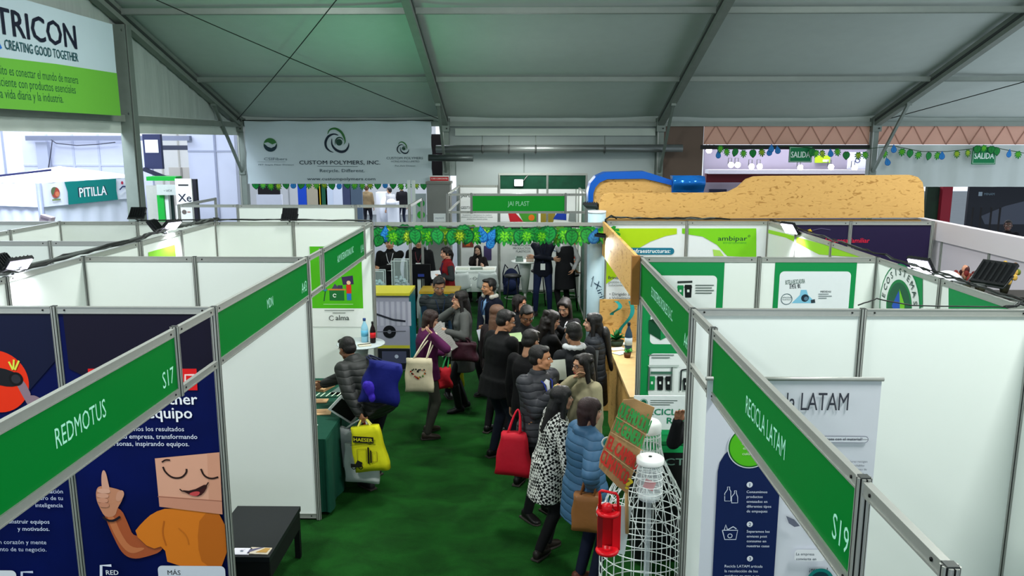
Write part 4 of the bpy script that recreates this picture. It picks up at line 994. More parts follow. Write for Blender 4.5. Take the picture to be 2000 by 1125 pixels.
# purple booth and the white-framed stand on the far right
b9 = thing('exhibition_booth', 'dark purple printed wall with red words behind the lime booth', 'booth', (R+2.08, Y3R, 0))
wall(b9, R+2.08, Y3R, R+4.16, Y3R, 2, [mat('#241a3e', .45, 0, .1, 2)]*2)
P = Print((0, Y3R-.005, 0), (1, 0, 0), (0, 0, 1)); T(P, 'Empresa familiar', 1698, 474, 9, '#d8203c', 'r', .02); T(P, 'peruana', 1668, 487, 5, '#8f86a8', 'r')
P.poly([(1577, 449), (1583, 447), (1586, 452), (1580, 455)], '#d8b020', True); P.line([(1586, 450), (1604, 446), (1622, 449)], .012, '#4a4262', True); P.build('printed_graphic', b9)
t = thing('exhibition_booth', 'white deep-framed stand front sloping away at the far right', 'booth', (5.3, 8.5, 0))
WH = mat('#d9d2d8', .5, 0, .02, 3)
MB().box((.0, 0, 2.38), (.10, 5.3, .24), WH).build('header_beam', t)
for i in range(6): link('post', shared(('post', 2.26), lambda: post_mesh(2.26)), t, (0, -2.6+i*1.04, 0))
for i in range(5):
    MB().box((0, -2.6+(i+.5)*1.04, 2.06), (.02, .98, .40), mat('#d3ccd6', .5, 0, .02, 3)).build('panel', t); rail(t, 5.3, 8.5-2.6+i*1.04, 5.3, 8.5-2.6+(i+1)*1.04, 1.82)
# chipboard crest above the lime booth and the blue loop behind it
P = Print((0, 10.32, 0), (1, 0, 0), (0, 0, 1))
out = [P.px(*p) for p in ((1170, 428), (1170, 398), (1173, 388), (1180, 380), (1192, 377), (1400, 377), (1425, 375), (1443, 366), (1460, 350), (1475, 345), (1500, 344), (1780, 342), (1793, 346), (1802, 356), (1805, 372), (1805, 425))]
t = thing('chipboard_crest', 'long stepped chipboard crest with rounded ends above the right booths', 'sign', (3.0, 10.32, 2.5))
mb = MB(); mb.prism([(x-3.0, z-2.5) for x, z in out], (0, 0, 0), (1, 0, 0), (0, 0, 1), (0, -1, 0), .10, OSB); mb.build('board', t)
mb = MB()
for i in range(9): mb.box((-1.95+i*.49, .05, -.03), (.06, .06, .07), mat('#a8895c', .7))
o = mb.build('spacer_blocks', t); MB().box((0.05, .05, -.005), (4.16, .10, .02), mat('#8a6a3a', .7)).build('bottom_rail', t)
P = Print((0, 11.0, 0), (1, 0, 0), (0, 0, 1)); BLU = mat('#1257b4', .3, 0, .04, 4)
ou = [P.px(*p) for p in ((1149, 405), (1149, 375), (1153, 358), (1164, 345), (1182, 337), (1260, 335), (1282, 342), (1313, 352), (1313, 376))]
inn = [P.px(*p) for p in ((1158, 405), (1159, 378), (1163, 366), (1172, 356), (1186, 350), (1258, 349), (1280, 354), (1312, 362), (1312, 376))]
t = thing('blue_loop_sign', 'blue curved band framing a chipboard back, behind the left end of the crest', 'sign', (1.5, 11.0, 2.4))
sub = lambda pts: [(x-1.5, z-2.4) for x, z in pts]
for i in range(len(ou)-1): pass
mb = MB(); so, si = sub(ou), sub(inn)
for i in range(len(so)-1): mb.prism([so[i], so[i+1], si[i+1], si[i]][::-1], (0, 0, 0), (1, 0, 0), (0, 0, 1), (0, -1, 0), .35, BLU)
mb.build('blue_band', t)
mb = MB(); mb.prism(si[::-1], (0, .03, 0), (1, 0, 0), (0, 0, 1), (0, -1, 0), .08, OSB); mb.build('board', t)
a, c = P.px(1313, 376), P.px(1374, 344)
mb = MB(); N_ = 10; vs = []
for i in range(N_+1):
    q_ = i/N_; z = a[1]-2.4+(c[1]-a[1])*q_; yv = -.10+.10*math.cos(q_*PI*1.6)*.5
    vs += [(a[0]-1.5, yv, z), (c[0]-1.5, yv, z), (c[0]-1.5, yv+.3, z), (a[0]-1.5, yv+.3, z)]
mb.add(vs, [(i*4+k, i*4+(k+1) % 4, i*4+4+(k+1) % 4, i*4+4+k) for i in range(N_) for k in range(4)], mat('#1a6ac0', .12, .35, .02, 3), True); mb.build('glossy_panel', t)

# light pillar banner at the aisle corner
t = thing('pillar', 'pale blue round pillar with slanting dark script at the aisle corner', 'pillar', (.93, Y3R+.02, 0))
mb = MB(); mb.lathe([(.115, 0), (.115, 2.62)], (0, 0, 0), mat('#a9c2cc', .4, 0, .03, 3), 28); mb.build('column_body', t); MB().lathe([(.117, 2.60), (.118, 2.63), (0, 2.63)], (0, 0, 0), mat('#e6f2f6', .4), 28).build('collar', t)
P = Print((-.0, -.118, 0), (1, 0, 0), (0, 0, 1)); P.text('Xirius', -.035, 1.72, .10, '#16324a', 'l', 0, -1.2, fit=.36); P.line([(-.07, 1.66), (-.04, 1.80), (-.065, 1.76)], .008, '#16324a'); P.build('lettering', t)
# chipboard counter of the lime booth with its goods
t = thing('counter', 'chipboard counter with a lit top along the front of the lime booth', 'counter', (1.25, 8.55, 0))
MB().box((0, 0, .50), (.36, 2.1, 1.0), OSB).build('counter_body', t); MB().box((0, 0, 1.02), (.42, 2.16, .035), mat('#d8b37a', .6, 0, .1, 12)).build('counter_top', t)
t = thing('chipboard_shelf', 'chipboard back shelf low on the lime booth wall hung with ribbons', 'shelf', (1.45, 9.98, 0))
MB().box((0, .06, .75), (.95, .03, 1.5), OSB).build('back_board', t); MB().box((.42, -.05, .75), (.03, .20, 1.5), OSB).build('side_board', t); MB().box((0, -.05, .95), (.9, .2, .03), OSB).build('shelf_board', t)
for i, (X, dz) in enumerate(((1.16, .18), (1.34, .42))):
    o = thing('ribbon', ['short teal ribbon bow on the chipboard shelf edge', 'long curling teal ribbon hanging at the chipboard shelf'][i], 'ribbon', (X, 9.80, 1.52-dz/2))
    vs = []
    for k in range(13):
        q_ = k/12; xx = .05*math.sin(q_*5)+(-.08*q_ if i else 0); zz = dz/2-q_*dz; vs += [(xx-.025, .03*math.cos(q_*6), zz), (xx+.025, .03*math.cos(q_*6+.5), zz)]
    MB().add(vs, [(2*k, 2*k+1, 2*k+3, 2*k+2) for k in range(12)], mat('#1c9a98', .5), True).build('strip', o)
bottle('water_bottle', 'dark blue water bottle standing on the chipboard counter', (1.24, 9.15, 1.04), .36, .045, '#2c4458', '#15202c', '#c9d4dc')
def leafy(name, label, p, n, r, h, col, seed, pot=None, group=None):
    o = thing(name, label, 'plant', p, 0, group); rr = random.Random(seed)
    if pot: MB().lathe([(r*.5, 0), (r*.65, h*.4), (r*.6, h*.4), (0, h*.38)], (0, 0, 0), mat(pot, .6), 14).build('pot', o)
    for k in range(n):
        a = rr.uniform(0, 2*PI); e = rr.uniform(.2, 1.2); l = r*rr.uniform(.8, 1.3); b0 = Vector((0, 0, h*.4)); d_ = Vector((math.cos(a)*math.sin(e), math.sin(a)*math.sin(e), math.cos(e))); s_ = d_.cross(Vector((0, 0, 1))).normalized()
        m1 = b0+d_*l*.5; tip = b0+d_*l-Vector((0, 0, .2*l*e)); w_ = l*.22
        MB().add([b0, m1+s_*w_, tip, m1-s_*w_, m1+Vector((0, 0, .015))], [(0, 1, 4), (1, 2, 4), (2, 3, 4), (3, 0, 4)], mat(col, .5, 0, .15, 8)).build('leaf', o)
    return o
leafy('potted_plant', 'bushy dark green plant at the far end of the chipboard counter', (1.13, 9.45, 1.04), 22, .15, .16, '#1f6a34', 4, '#2a3a2c')
leafy('potted_plant', 'small green plant in a brown pot in front of the dark blue bottle', (1.20, 8.92, 1.04), 14, .07, .13, '#3f9a3a', 5, '#5d3a20')
o = thing('brochure_stand', 'green and white brochure propped beside the small plant', 'brochure', (1.38, 8.60, 1.04), .3); MB().box((0, 0, .15), (.16, .012, .30), mat('#b9cf8a', .5), Matrix.Rotation(-.2, 3, 'X')).build('brochure', o); MB().box((0, .04, .08), (.02, .08, .16), mat('#6c9a3c', .5)).build('prop', o)
for i, (u, v, lb) in enumerate(((1213, 672, 'round white coaster farthest along the chipboard counter'), (1206, 682, 'white printed card in the middle of the chipboard counter'), (1212, 690, 'pale green flyer at the near end of the chipboard counter'))):
    flat('flyer', lb, 'flyer', u, v, 1.04, .17, .12, 20*i, ['#e8e6dc', '#e3dccb', '#bcd8c8'][i])

# cloth on the aisle-end line that the leaf garland hangs from
t = thing('leaf_garland', 'long garland of paper leaves and blue drops strung across the near aisle', 'garland', (-.44, Y3+.03, 2.44))
mb = MB(); mb.tube([(L+.44, 0, .0), (-.7, 0, -.01), (.5, 0, -.01), (R+.44, .1, .0)], .012, mat('#3a4440', .6), 6); mb.build('cord', t)
MB().box((0, .03, .03), (R-L-.04, .02, .045), ALU).build('rail', t)
def leaf_shape(kind):
    if kind == 'round': return [(0, -.125), (.035, -.095), (.075, -.045), (.088, .01), (.072, .06), (.03, .092), (0, .085), (-.03, .092), (-.072, .06), (-.088, .01), (-.075, -.045), (-.035, -.095)]
    if kind == 'drop': return [(0, .12), (.03, .065), (.065, .01), (.072, -.04), (.045, -.085), (0, -.10), (-.045, -.085), (-.072, -.04), (-.065, .01), (-.03, .065)]
    p = [(.018, -.105), (.022, -.065), (.048, -.102), (.062, -.080), (.040, -.030), (.076, -.052), (.086, -.026), (.046, .008), (.082, .004), (.082, .030), (.042, .040), (.056, .062), (.034, .078)]
    return [(0, -.13)]+p+[(0, .070)]+[(-x, y) for x, y in p[::-1]]
LC = {'round': ('#0b5a2c', '#17913c'), 'drop': ('#1560b0', '#2f8fd6'), 'lobed': ('#1c8a2c', '#6cc81e'), 'yellow': ('#3f7a1c', '#b4d02a')}
def leaf_mesh(kind):
    mb = MB(); sh = leaf_shape('lobed' if kind == 'yellow' else kind); a, c = LC[kind]; m1, m2 = mat(a, .5, noise=.08), mat(c, .5, noise=.08)
    sc = .62 if kind in ('lobed', 'yellow') else .80
    mb.prism(sh, (0, 0, 0), (1, 0, 0), (0, 0, 1), (0, -1, 0), .004, m1); mb.prism([(x*sc, y*sc) for x, y in sh], (0, -.002, 0), (1, 0, 0), (0, 0, 1), (0, -1, 0), .002, m2)
    mb.prism([(-.003, -.09), (.003, -.09), (.003, .07), (-.003, .07)], (0, -.0035, 0), (1, 0, 0), (0, 0, 1), (0, -1, 0), .001, m1)
    for k in range(3):
        for s_ in (-1, 1): mb.prism([(0, -.05+k*.04), (s_*.045, -.02+k*.04), (s_*.045, -.014+k*.04), (0, -.042+k*.04)][::s_], (0, -.0035, 0), (1, 0, 0), (0, 0, 1), (0, -1, 0), .001, m1)
    return mb.mesh('leaf')
LM = {k: leaf_mesh(k) for k in LC}; rr = random.Random(11)
seq = 'round drop lobed round yellow round lobed lobed round yellow round yellow round lobed drop lobed round lobed lobed round lobed round lobed round lobed lobed round lobed round drop lobed yellow'.split()
def leafobj(parent, k, p, sc, ry): o = link('leaf' if k != 'drop' else 'water_drop', LM[k], parent, p); o.scale = (sc,)*3; o.rotation_euler = (rr.uniform(-.15, .15), ry, rr.uniform(-.3, .3))
for layer in range(2):
    for i, k in enumerate(seq):
        X = -1.43+.02+i*(2.92/(len(seq)-1))+(.045 if layer else 0); k2 = k if layer == 0 else rr.choice(['round', 'lobed', 'yellow', 'lobed'])
        leafobj(t, k2, (X, -.035-.015*(i % 3)+layer*.04, -.10+rr.uniform(-.02, .02)+(.02 if layer else 0)), rr.uniform(.95, 1.12), rr.uniform(-.35, .35))
for X, dz in ((-1.40, -.17), (.02, -.20), (.03, -.10)): leafobj(t, 'drop' if X > -1 else 'round', (X, -.07, dz), .80, .5)
t2 = thing('leaf_garland', 'row of green leaves peeping out under the wide grey banner', 'garland', (-4.2, EY-.12, 2.50))
mb = MB(); mb.tube([(-2.1, 0, .08), (2.1, 0, .08)], .008, mat('#2f4a34', .6), 5); mb.build('cord', t2)
for i in range(24): leafobj(t2, ['round', 'lobed', 'lobed', 'yellow', 'round', 'drop'][i % 6], (-2.05+i*.178, -.02-.01*(i % 3), .0+rr.uniform(-.02, .02)), .95, rr.uniform(-.3, .3))
t = thing('leaf_garland', 'distant garland of leaves and blue drops passing the green exit signs', 'garland', (8.0, EY-.3, 3.2))
mb = MB(); pts = [P_ for P_ in (at_y(u, v, EY-.3) for u, v in ((1393, 283), (1450, 292), (1540, 285), (1600, 290), (1700, 290), (1745, 285), (1800, 296), (1850, 296), (1895, 291), (1940, 288), (2000, 299)))]
mb.tube([(p[0]-8, 0, p[2]-3.2) for p in pts], .008, mat('#2f4a34', .6), 5); mb.build('cord', t)
for i, (u, v, k) in enumerate(((1403, 302, 'drop'), (1407, 290, 'lobed'), (1419, 296, 'lobed'), (1436, 297, 'round'), (1452, 299, 'lobed'), (1470, 299, 'round'), (1488, 297, 'yellow'), (1503, 297, 'drop'), (1506, 290, 'drop'), (1519, 293, 'drop'), (1586, 297, 'round'), (1594, 299, 'lobed'), (1606, 299, 'yellow'), (1622, 299, 'drop'), (1635, 296, 'lobed'), (1653, 303, 'round'), (1676, 303, 'yellow'), (1689, 302, 'lobed'), (1728, 300, 'lobed'), (1733, 316, 'drop'), (1745, 291, 'drop'), (1762, 296, 'lobed'), (1777, 299, 'round'), (1793, 302, 'lobed'), (1814, 304, 'round'), (1831, 303, 'lobed'), (1839, 304, 'drop'), (1869, 300, 'yellow'), (1890, 298, 'yellow'), (1908, 291, 'round'), (1922, 289, 'lobed'), (1936, 292, 'round'), (1946, 295, 'round'), (1971, 300, 'drop'), (1988, 301, 'lobed'))):
    p = at_y(u, v, EY-.34); leafobj(t, k, (p[0]-8, -.04-.01*(i % 3), p[2]-3.2), .9, rr.uniform(-.3, .3))
for u0, u1, v0, v1, lb in ((1540, 1587, 286, 317, 'green SALIDA exit sign hanging over the lit neighbouring hall'), (1897, 1947, 287, 321, 'green SALIDA exit sign half hidden by leaves on the white band')):
    a, c = at_y(u0, v1, EY-.25), at_y(u1, v0, EY-.25); t = thing('exit_sign', lb, 'sign', ((a[0]+c[0])/2, EY-.25, (a[2]+c[2])/2)); w_, h_ = c[0]-a[0], c[2]-a[2]
    MB().box((0, 0, 0), (w_, .02, h_), mat('#0c7a48', .5)).build('board', t); P = Print((0, -.010, 0), (1, 0, 0), (0, 0, 1)); P.rect(-w_*.47, -h_*.45, w_*.47, h_*.45, '#cfe8d8'); P.rect(-w_*.455, -h_*.43, w_*.455, h_*.43, '#0c7a48'); P.text('SALIDA', 0, -.07, .19, '#dff0e6', 'c', .03, fit=w_*.82); P.build('lettering', t)

# ================================================================== BEYOND THE CROSS AISLE
FX0, FX1, FY0, FY1 = -1.50, 1.20, 15.45, 18.35
b10 = thing('exhibition_booth', 'central booth with a plain green JAI PLAST board facing the camera', 'booth', (0, FY0, 0))
for X in (FX0, FX1): post(b10, X, FY0)
for z in (2.478, 2.137): rail(b10, FX0, FY0, -1.03, FY0, z); rail(b10, -1.03, FY0, .80, FY0, z); rail(b10, .80, FY0, FX1, FY0, z)
for X in (-1.03, .80): k = link('short_upright', shared(('short', .386), lambda: post_mesh(.398)), b10); k.location = wl(b10, (X, FY0, BH-.392))
bd = MB().box((0, 0, 0), (1.79, .006, .298), mat('#0a9a2c', .42, 0, .02, 4)).build('name_board', b10); bd.location = (-.115, 0, 2.307)
P = Print((0, -.004, 0), (1, 0, 0), (0, 0, 1)); P.text('JAI PLAST', 0, -.045, .13, '#9fe0b8', 'c', fit=.42); P.build('lettering', bd)
wall(b10, FX0, FY1, FX1, FY1, 3, [mat('#dfe3e2', .5, noise=.02)]*3)
wall(b10, FX1, FY0, FX1, FY1, 3, [mat('#1f4f3c', .5, noise=.1), WHITE, WHITE])
for z in (2.478, 2.137): rail(b10, FX0, FY0, FX0, FY1, z)
P = Print((0, FY1-.006, 0), (1, 0, 0), (0, 0, 1))
T(P, 'JAIPLAST', 900, 385, 6, '#2e3438', 'l', .02); T(P, 'GESTIÓN', 900, 408, 5, '#4a5256', 'l', .01)
for i, s_ in enumerate(('Acopiamos y valorizamos los residuos', 'plásticos y los transformamos en nuevos', 'productos y materia prima')): T(P, s_, 932, 421+i*4, 2.6, '#6b7478', 'c')
for i, s_ in enumerate(('FABRICACION', 'PRODUCTOS', 'PLASTICOS')): T(P, s_, 1036, 481+i*6, 4, '#4c5458', 'r', .02)
P.poly([(975, 433), (978, 422), (986, 416), (990, 414), (996, 433)], '#dfe2e4', True); P.poly([(996, 433), (992, 414), (1005, 414), (1022, 433)], '#b3202a', True); P.poly([(1012, 414), (1050, 414), (1050, 433), (1022, 433)], '#3f8a2c', True); P.disc(*P.px(1038, 425), .07, '#d2691c')
P.poly([(1056, 414), (1085, 416), (1080, 434), (1056, 434)], '#8a7a2c', True); P.poly([(1088, 416), (1106, 414), (1106, 430), (1080, 428)], '#1a3aa0', True); P.poly([(1112, 414), (1136, 418), (1136, 434), (1110, 432)], '#7d8684', True)
P.poly([(903, 468), (925, 468), (925, 483), (903, 483)], '#7a3a2c', True); P.poly([(910, 472), (918, 472), (918, 480), (910, 480)], '#c9622c', True); P.poly([(945, 480), (960, 480), (960, 508), (945, 508)], '#4a3f6a', True)
P.poly([(1120, 470), (1138, 470), (1138, 505), (1120, 505)], '#c0391c', True); P.disc(*P.px(1128, 486), .12, '#d8651c'); P.disc(*P.px(1127, 486), .06, '#2c6a2c')
P.ring(*P.px(1086, 482), .10, .02, '#35507a'); P.ring(*P.px(1094, 480), .10, .02, '#2c7a5a')
P.build('printed_graphic', b10)
# booth behind with dark green leafy prints, seen over the board
b11 = thing('exhibition_booth', 'dark green leafy printed partition showing above the central green board', 'booth', (.4, 17.4, 0))
for i, (xa, xb) in enumerate(((-.62, -.50), (-.50, .58), (.58, 1.18))):
    pass
MB().box((0, 0, 2.62), (1.9, .02, .30), mat('#14503a', .5, 0, .3, 6, h2='#0b2c1c')).build('panel', b11)
MB().box((0, 0, 2.79), (1.94, .04, .045), ALU).build('rail', b11)
for X in (-.95, .1, .95): link('post', shared(('post', 2.8), lambda: post_mesh(2.8)), b11, (X, 0, 0))
# desk, chairs, bar table, stools, backpack
t = thing('desk', 'white reception desk with papers where the woman in black sits', 'desk', (-1.06, 17.0, 0)); WD = mat('#dfe6e2', .4, 0, .02, 5)
MB().box((0, 0, .76), (.90, .60, .04), WD).build('desk_top', t); MB().box((0, -.26, .53), (.76, .02, .44), WD).build('front_panel', t)
for sx in (-1, 1): MB().box((sx*.42, 0, .37), (.04, .56, .74), WD).build('side_panel', t)
P = Print((0, -.271, 0), (1, 0, 0), (0, 0, 1)); P.ring(.0, .60, .035, .008, '#5c6a66'); P.text('JAI PLAST', .0, .585, .045, '#4c5a56', 'c', .01, fit=.34); P.build('lettering', t)
for i, (dx, c_) in enumerate(((-.28, '#cfd6c8'), (.02, '#7f8f84'), (.28, '#dcdcd2'))):
    o = thing('brochure_pile', ['cream papers at the left end of the reception desk', 'green-grey booklets in the middle of the reception desk', 'pale booklets at the right end of the reception desk'][i], 'brochure', (-1.06+dx, 16.88, .78), .1*i)
    for k in range(3): MB().box((.004*k, .003*k, .004+.008*k), (.26, .18, .007), mat(c_, .6)).build('sheet', o)
def shell_chair(x, y, rz, label, col='#cdd6d4', legc='#9aa29f', group=None):
    t = thing('chair', label, 'chair', (x, y, 0), rz, group); mb = MB(); vs = []; N1, N2 = 9, 11
    for j in range(N2+1):
        q_ = j/N2
        for i in range(N1+1):
            a = (i/N1-.5)*2
            if q_ < .5: yy = -.22+q_*2*.40; zz = .45+.03*a*a-.01*math.sin(q_*6)
            else: yy = .18+(q_-.5)*.16+.02; zz = .45+(q_-.5)*2*.36
            wd_ = .22-.05*max(0, q_-.7)*3; vs.append((a*wd_, yy-(.08*a*a if q_ > .45 else 0), zz+.02*a*a))
    mb.add(vs, [(j*(N1+1)+i, j*(N1+1)+i+1, (j+1)*(N1+1)+i+1, (j+1)*(N1+1)+i) for j in range(N2) for i in range(N1)], mat(col, .35, noise=.02), True)
    me = mb.build('seat_shell', t); s_ = me.modifiers.new('thickness', 'SOLIDIFY'); s_.thickness = .012
    for sx in (-1, 1):
        for sy in (-1, 1): MB().tube([(sx*.10, sy*.10, .44), (sx*.20, sy*.20, 0)], .011, mat(legc, .4, .4), 8).build('leg', t)
    return t
shell_chair(-1.34, 16.38, PI, 'white shell chair at the left in front of the reception desk')
shell_chair(-.76, 16.38, PI, 'white shell chair at the right in front of the reception desk')
t = thing('bar_table', 'white-topped bar table loaded with samples left of the man with folded arms', 'table', (.02, 16.5, 0))
MB().lathe([(0, 1.0), (.29, 1.0), (.30, 1.02), (0, 1.03)], (0, 0, 0), WD, 28).build('table_top', t); MB().lathe([(.06, .35), (.13, .95), (.14, 1.0)], (0, 0, 0), WD, 20).build('cone', t); MB().tube([(0, 0, .0), (0, 0, .4)], .03, ALU, 12).build('stem', t); MB().lathe([(.22, 0), (.22, .015), (.03, .03)], (0, 0, 0), ALU, 24).build('foot', t)
for i, (dx, dy, c_, lb) in enumerate(((-.12, -.08, '#8fa39a', 'grey-green sample tray on the bar table'), (.10, -.1, '#d2b9a8', 'pinkish sample box on the bar table'))):
    o = thing('sample_box', lb, 'box', (.02+dx, 16.5+dy, 1.03)); MB().box((0, 0, .04), (.16, .14, .08), mat(c_, .6)).build('tray', o); MB().box((0, 0, .09), (.13, .11, .02), mat('#4c5c54', .6)).build('contents', o)
for i, (X, Y) in enumerate(((-.24, 16.25), (.32, 16.9), (.98, 16.4))):
    t = thing('bar_stool', ['dark bar stool left of the white bar table', 'dark bar stool behind the bar table', 'dark bar stool at the right of the central booth'][i], 'stool', (X, Y, 0))
    MB().lathe([(0, .72), (.17, .72), (.18, .75), (.15, .77), (0, .77)], (0, 0, 0), mat('#1a1c1f', .5), 20).build('seat', t)
    for k in range(4): a = PI/4+k*PI/2; MB().tube([(.10*math.cos(a), .10*math.sin(a), .73), (.20*math.cos(a), .20*math.sin(a), 0)], .012, mat('#1a1c1f', .4, .3), 8).build('leg', t)
    MB().tube([(.165*math.cos(a*PI/8), .165*math.sin(a*PI/8), .28) for a in range(16)], .008, ALU, 6, closed=True).build('foot_ring', t)
t = thing('backpack', 'navy backpack leaning against the rear panel of the central booth', 'backpack', (-.30, 18.1, 0))
mb = MB(); mb.ell((0, 0, .30), (.20, .12, .31), TM, nu=18, nv=12); mb.box((0, 0, .10), (.36, .22, .20), TM); v, f = remesh(mb, .015, 5); o = MB(); o.add(v, f, mat('#182245', .8, 0, .12, 14, .5), True); o.build('pack_body', t)
MB().ell((0, -.10, .22), (.14, .07, .14), mat('#1d2950', .8, 0, .1, 14, .5)).build('front_pocket', t)
for sx in (-1, 1): MB().tube([(sx*.08, .05, .60), (sx*.14, -.05, .70), (sx*.19, -.06, .50), (sx*.19, 0, .25)], .014, mat('#10182e', .8), 6).build('strap', t)
t = thing('table', 'small table with a white cloth behind the man in the waistcoat', 'table', (.95, 17.5, 0)); MB().box((0, 0, .83), (.5, .6, .04), mat('#6b5648', .6, noise=.2)).build('table_top', t)
for sx in (-1, 1):
    for sy in (-1, 1): MB().box((sx*.22, sy*.26, .40), (.03, .03, .80), ALU).build('leg', t)
o = thing('samples', 'heap of brown pellets on the small table of the central booth', 'samples', (.95, 17.35, .85)); rr = random.Random(5); mb = MB()
for k in range(60): mb.ell((rr.gauss(0, .08), rr.gauss(0, .07), .02+.04*rr.random()), (.02, .016, .014), mat('#a5683a', .7), nu=6, nv=4)
tag(o, o['label'], 'samples'); q_ = mb.build('pellets', o); q_['kind'] = 'stuff'

# floodlamp lit behind the central board, grey pillar, notice, red notice
t = thing('pillar', 'bare grey concrete pillar left of the central booth', 'pillar', (-1.84, 17.2, 0)); MB().box((0, 0, 1.30), (.50, .40, 2.6), mat('#7d7f7c', .85, 0, .1, 3, .2)).build('shaft', t); MB().box((0, 0, 2.62), (.54, .44, .05), mat('#72746f', .85)).build('top_plate', t)
t = thing('notice', 'white framed notice fixed to the grey pillar', 'notice', (-1.82, 16.99, 1.88)); MB().box((0, 0, 0), (.26, .012, .18), mat('#dfe4e6', .5)).build('sheet', t); P = Print((0, -.007, 0), (1, 0, 0), (0, 0, 1)); P.text('empresarial', 0, -.02, .05, '#54607a', 'c', fit=.18); P.build('lettering', t)
t = thing('red_notice', 'red notice with white capitals beside the second column of the rear wall', 'sign', (-1.95, 18.3, 2.62)); MB().box((0, 0, 0), (.42, .03, .14), mat('#b01c22', .5)).build('board', t); MB().box((0, .01, .0), (.46, .02, .20), mat('#c9ccc8', .5)).build('frame', t)
P = Print((0, -.017, 0), (1, 0, 0), (0, 0, 1)); P.text('CUBO LUBRICANTES', .19, .015, .042, '#f2dcd8', 'r', .02, fit=.38); P.text('TECNI', .19, -.05, .042, '#f2dcd8', 'r', .02, fit=.15); P.build('lettering', t)

# big hanging banner between columns 1 and 2
by = 18.42; P = Print((0, by-.008, 0), (1, 0, 0), (0, 0, 1)); a, c = P.px(484, 359), P.px(842, 237)
t = thing('banner', 'wide pale grey banner with green swirl logos hanging between two columns', 'banner', ((a[0]+c[0])/2, by, (a[1]+c[1])/2))
mb = MB(); vs = []; w_, h_ = c[0]-a[0], c[1]-a[1]; n = 40
def wob(x, z): return .003*math.sin(x*5)+.002*math.sin(x*11+z*3)
for j in range(9):
    for i in range(n+1): xx = -w_/2+w_*i/n; zz = -h_/2+h_*j/8; vs.append((xx+.012*math.sin(j*2), wob(xx, zz), zz+.012*math.cos(i*.7)*(j == 8)))
mb.add(vs, [(j*(n+1)+i, j*(n+1)+i+1, (j+1)*(n+1)+i+1, (j+1)*(n+1)+i) for j in range(8) for i in range(n)], mat('#b6c5c9', .55, 0, .03, 3, .2), True); mb.build('banner_sheet', t)
MB().tube([(-w_/2-.05, .02, h_/2+.02), (w_/2+.05, .02, h_/2+.02)], .012, mat('#2c3430', .5), 6).build('top_cord', t)
P.o += Vector((0, -.001, 0)); DK = '#0f2230'; G1, G2 = '#2f6a34', '#173f30'
def swirl(cx, cz, r):
    def arm(pts, wmax, c_):
        fine = []
        for k in range(len(pts)-1):
            p0_, p1_, p2_, p3_ = pts[max(k-1, 0)], pts[k], pts[k+1], pts[min(k+2, len(pts)-1)]
            for q_ in range(4):
                t_ = q_/4; fine.append(tuple(.5*((2*p1_[i])+(p2_[i]-p0_[i])*t_+(2*p0_[i]-5*p1_[i]+4*p2_[i]-p3_[i])*t_**2+(3*p1_[i]-p0_[i]-3*p2_[i]+p3_[i])*t_**3) for i in (0, 1)))
        fine.append(pts[-1]); n_ = len(fine)-1
        P.line([(cx+x_*r, cz+y_*r) for x_, y_ in fine], [r*wmax*math.sin(PI*min(1, .06+.92*k/n_))+.001 for k in range(n_+1)], c_)
    P.disc(cx+.18*r, cz-.12*r, r*.27, G2)
    arm([(-.75, .55), (-.55, .9), (-.1, 1.0), (.35, .75), (.6, .35), (.68, -.05), (.58, -.3)], .19, G1)
    arm([(.15, .45), (-.25, .55), (-.7, .35), (-.95, -.1), (-.9, -.55), (-.6, -.85), (-.3, -.95)], .20, DK)
    arm([(-.42, .18), (-.42, -.3), (-.15, -.7), (.3, -.9), (.7, -.8), (.95, -.45), (.98, -.15)], .21, DK)
    arm([(-.15, -.35), (-.12, .02), (.12, .26), (.42, .22), (.55, .0)], .10, G2)
swirl(*P.px(658, 275), .275); swirl(*P.px(787, 289), .135)
cx, cz = P.px(528, 283); P.disc(cx, cz, .155, '#2f6a34', 0, 180); P.disc(cx, cz, .155, '#14303a', 180, 360); P.poly([(cx-.15, cz+.04), (cx-.05, cz+.06), (cx+.05, cz+.01), (cx+.15, cz+.05), (cx+.11, cz-.03), (cx+.02, cz-.07), (cx-.06, cz-.04)], '#a9b8bb')
a = P.px(585, 321); P.text('CUSTOM POLYMERS, INC.', a[0], a[1], .125, DK, 'l', .018, fit=P.px(733, 0)[0]-a[0]); P.line([(620, 324.5), (699, 325)], .008, '#4a5c64', True)
a = P.px(625, 336); P.text('Recycle. Different.', a[0], a[1], .10, '#26404c', 'l', 0, fit=P.px(701, 0)[0]-a[0]); a = P.px(600, 352); P.text('www.custompolymers.com', a[0], a[1], .10, '#1c3440', 'l', 0, fit=P.px(722, 0)[0]-a[0])
a = P.px(755, 311); P.text('CUSTOM POLYMERS', a[0], a[1], .075, '#3f5058', 'l', 0, fit=P.px(820, 0)[0]-a[0]); a = P.px(764, 317); P.text('HONG KONG LIMITED', a[0], a[1], .06, '#51626a', 'l', 0, fit=P.px(813, 0)[0]-a[0]); a = P.px(772, 325); P.text('Pan Asia Division', a[0], a[1], .045, '#51626a', 'l', 0, fit=P.px(804, 0)[0]-a[0])
a = P.px(516, 313); P.text('CSIFibers', a[0], a[1], .09, '#5c6d74', 'l', 0, fit=P.px(545, 0)[0]-a[0]); P.line([(503, 316), (558, 316)], .005, '#6c7c82', True); a = P.px(505, 323); P.text('PET Staple Fiber Division', a[0], a[1], .045, '#4c5d64', 'l', 0, fit=P.px(558, 0)[0]-a[0])
P.build('printed_graphic', t)
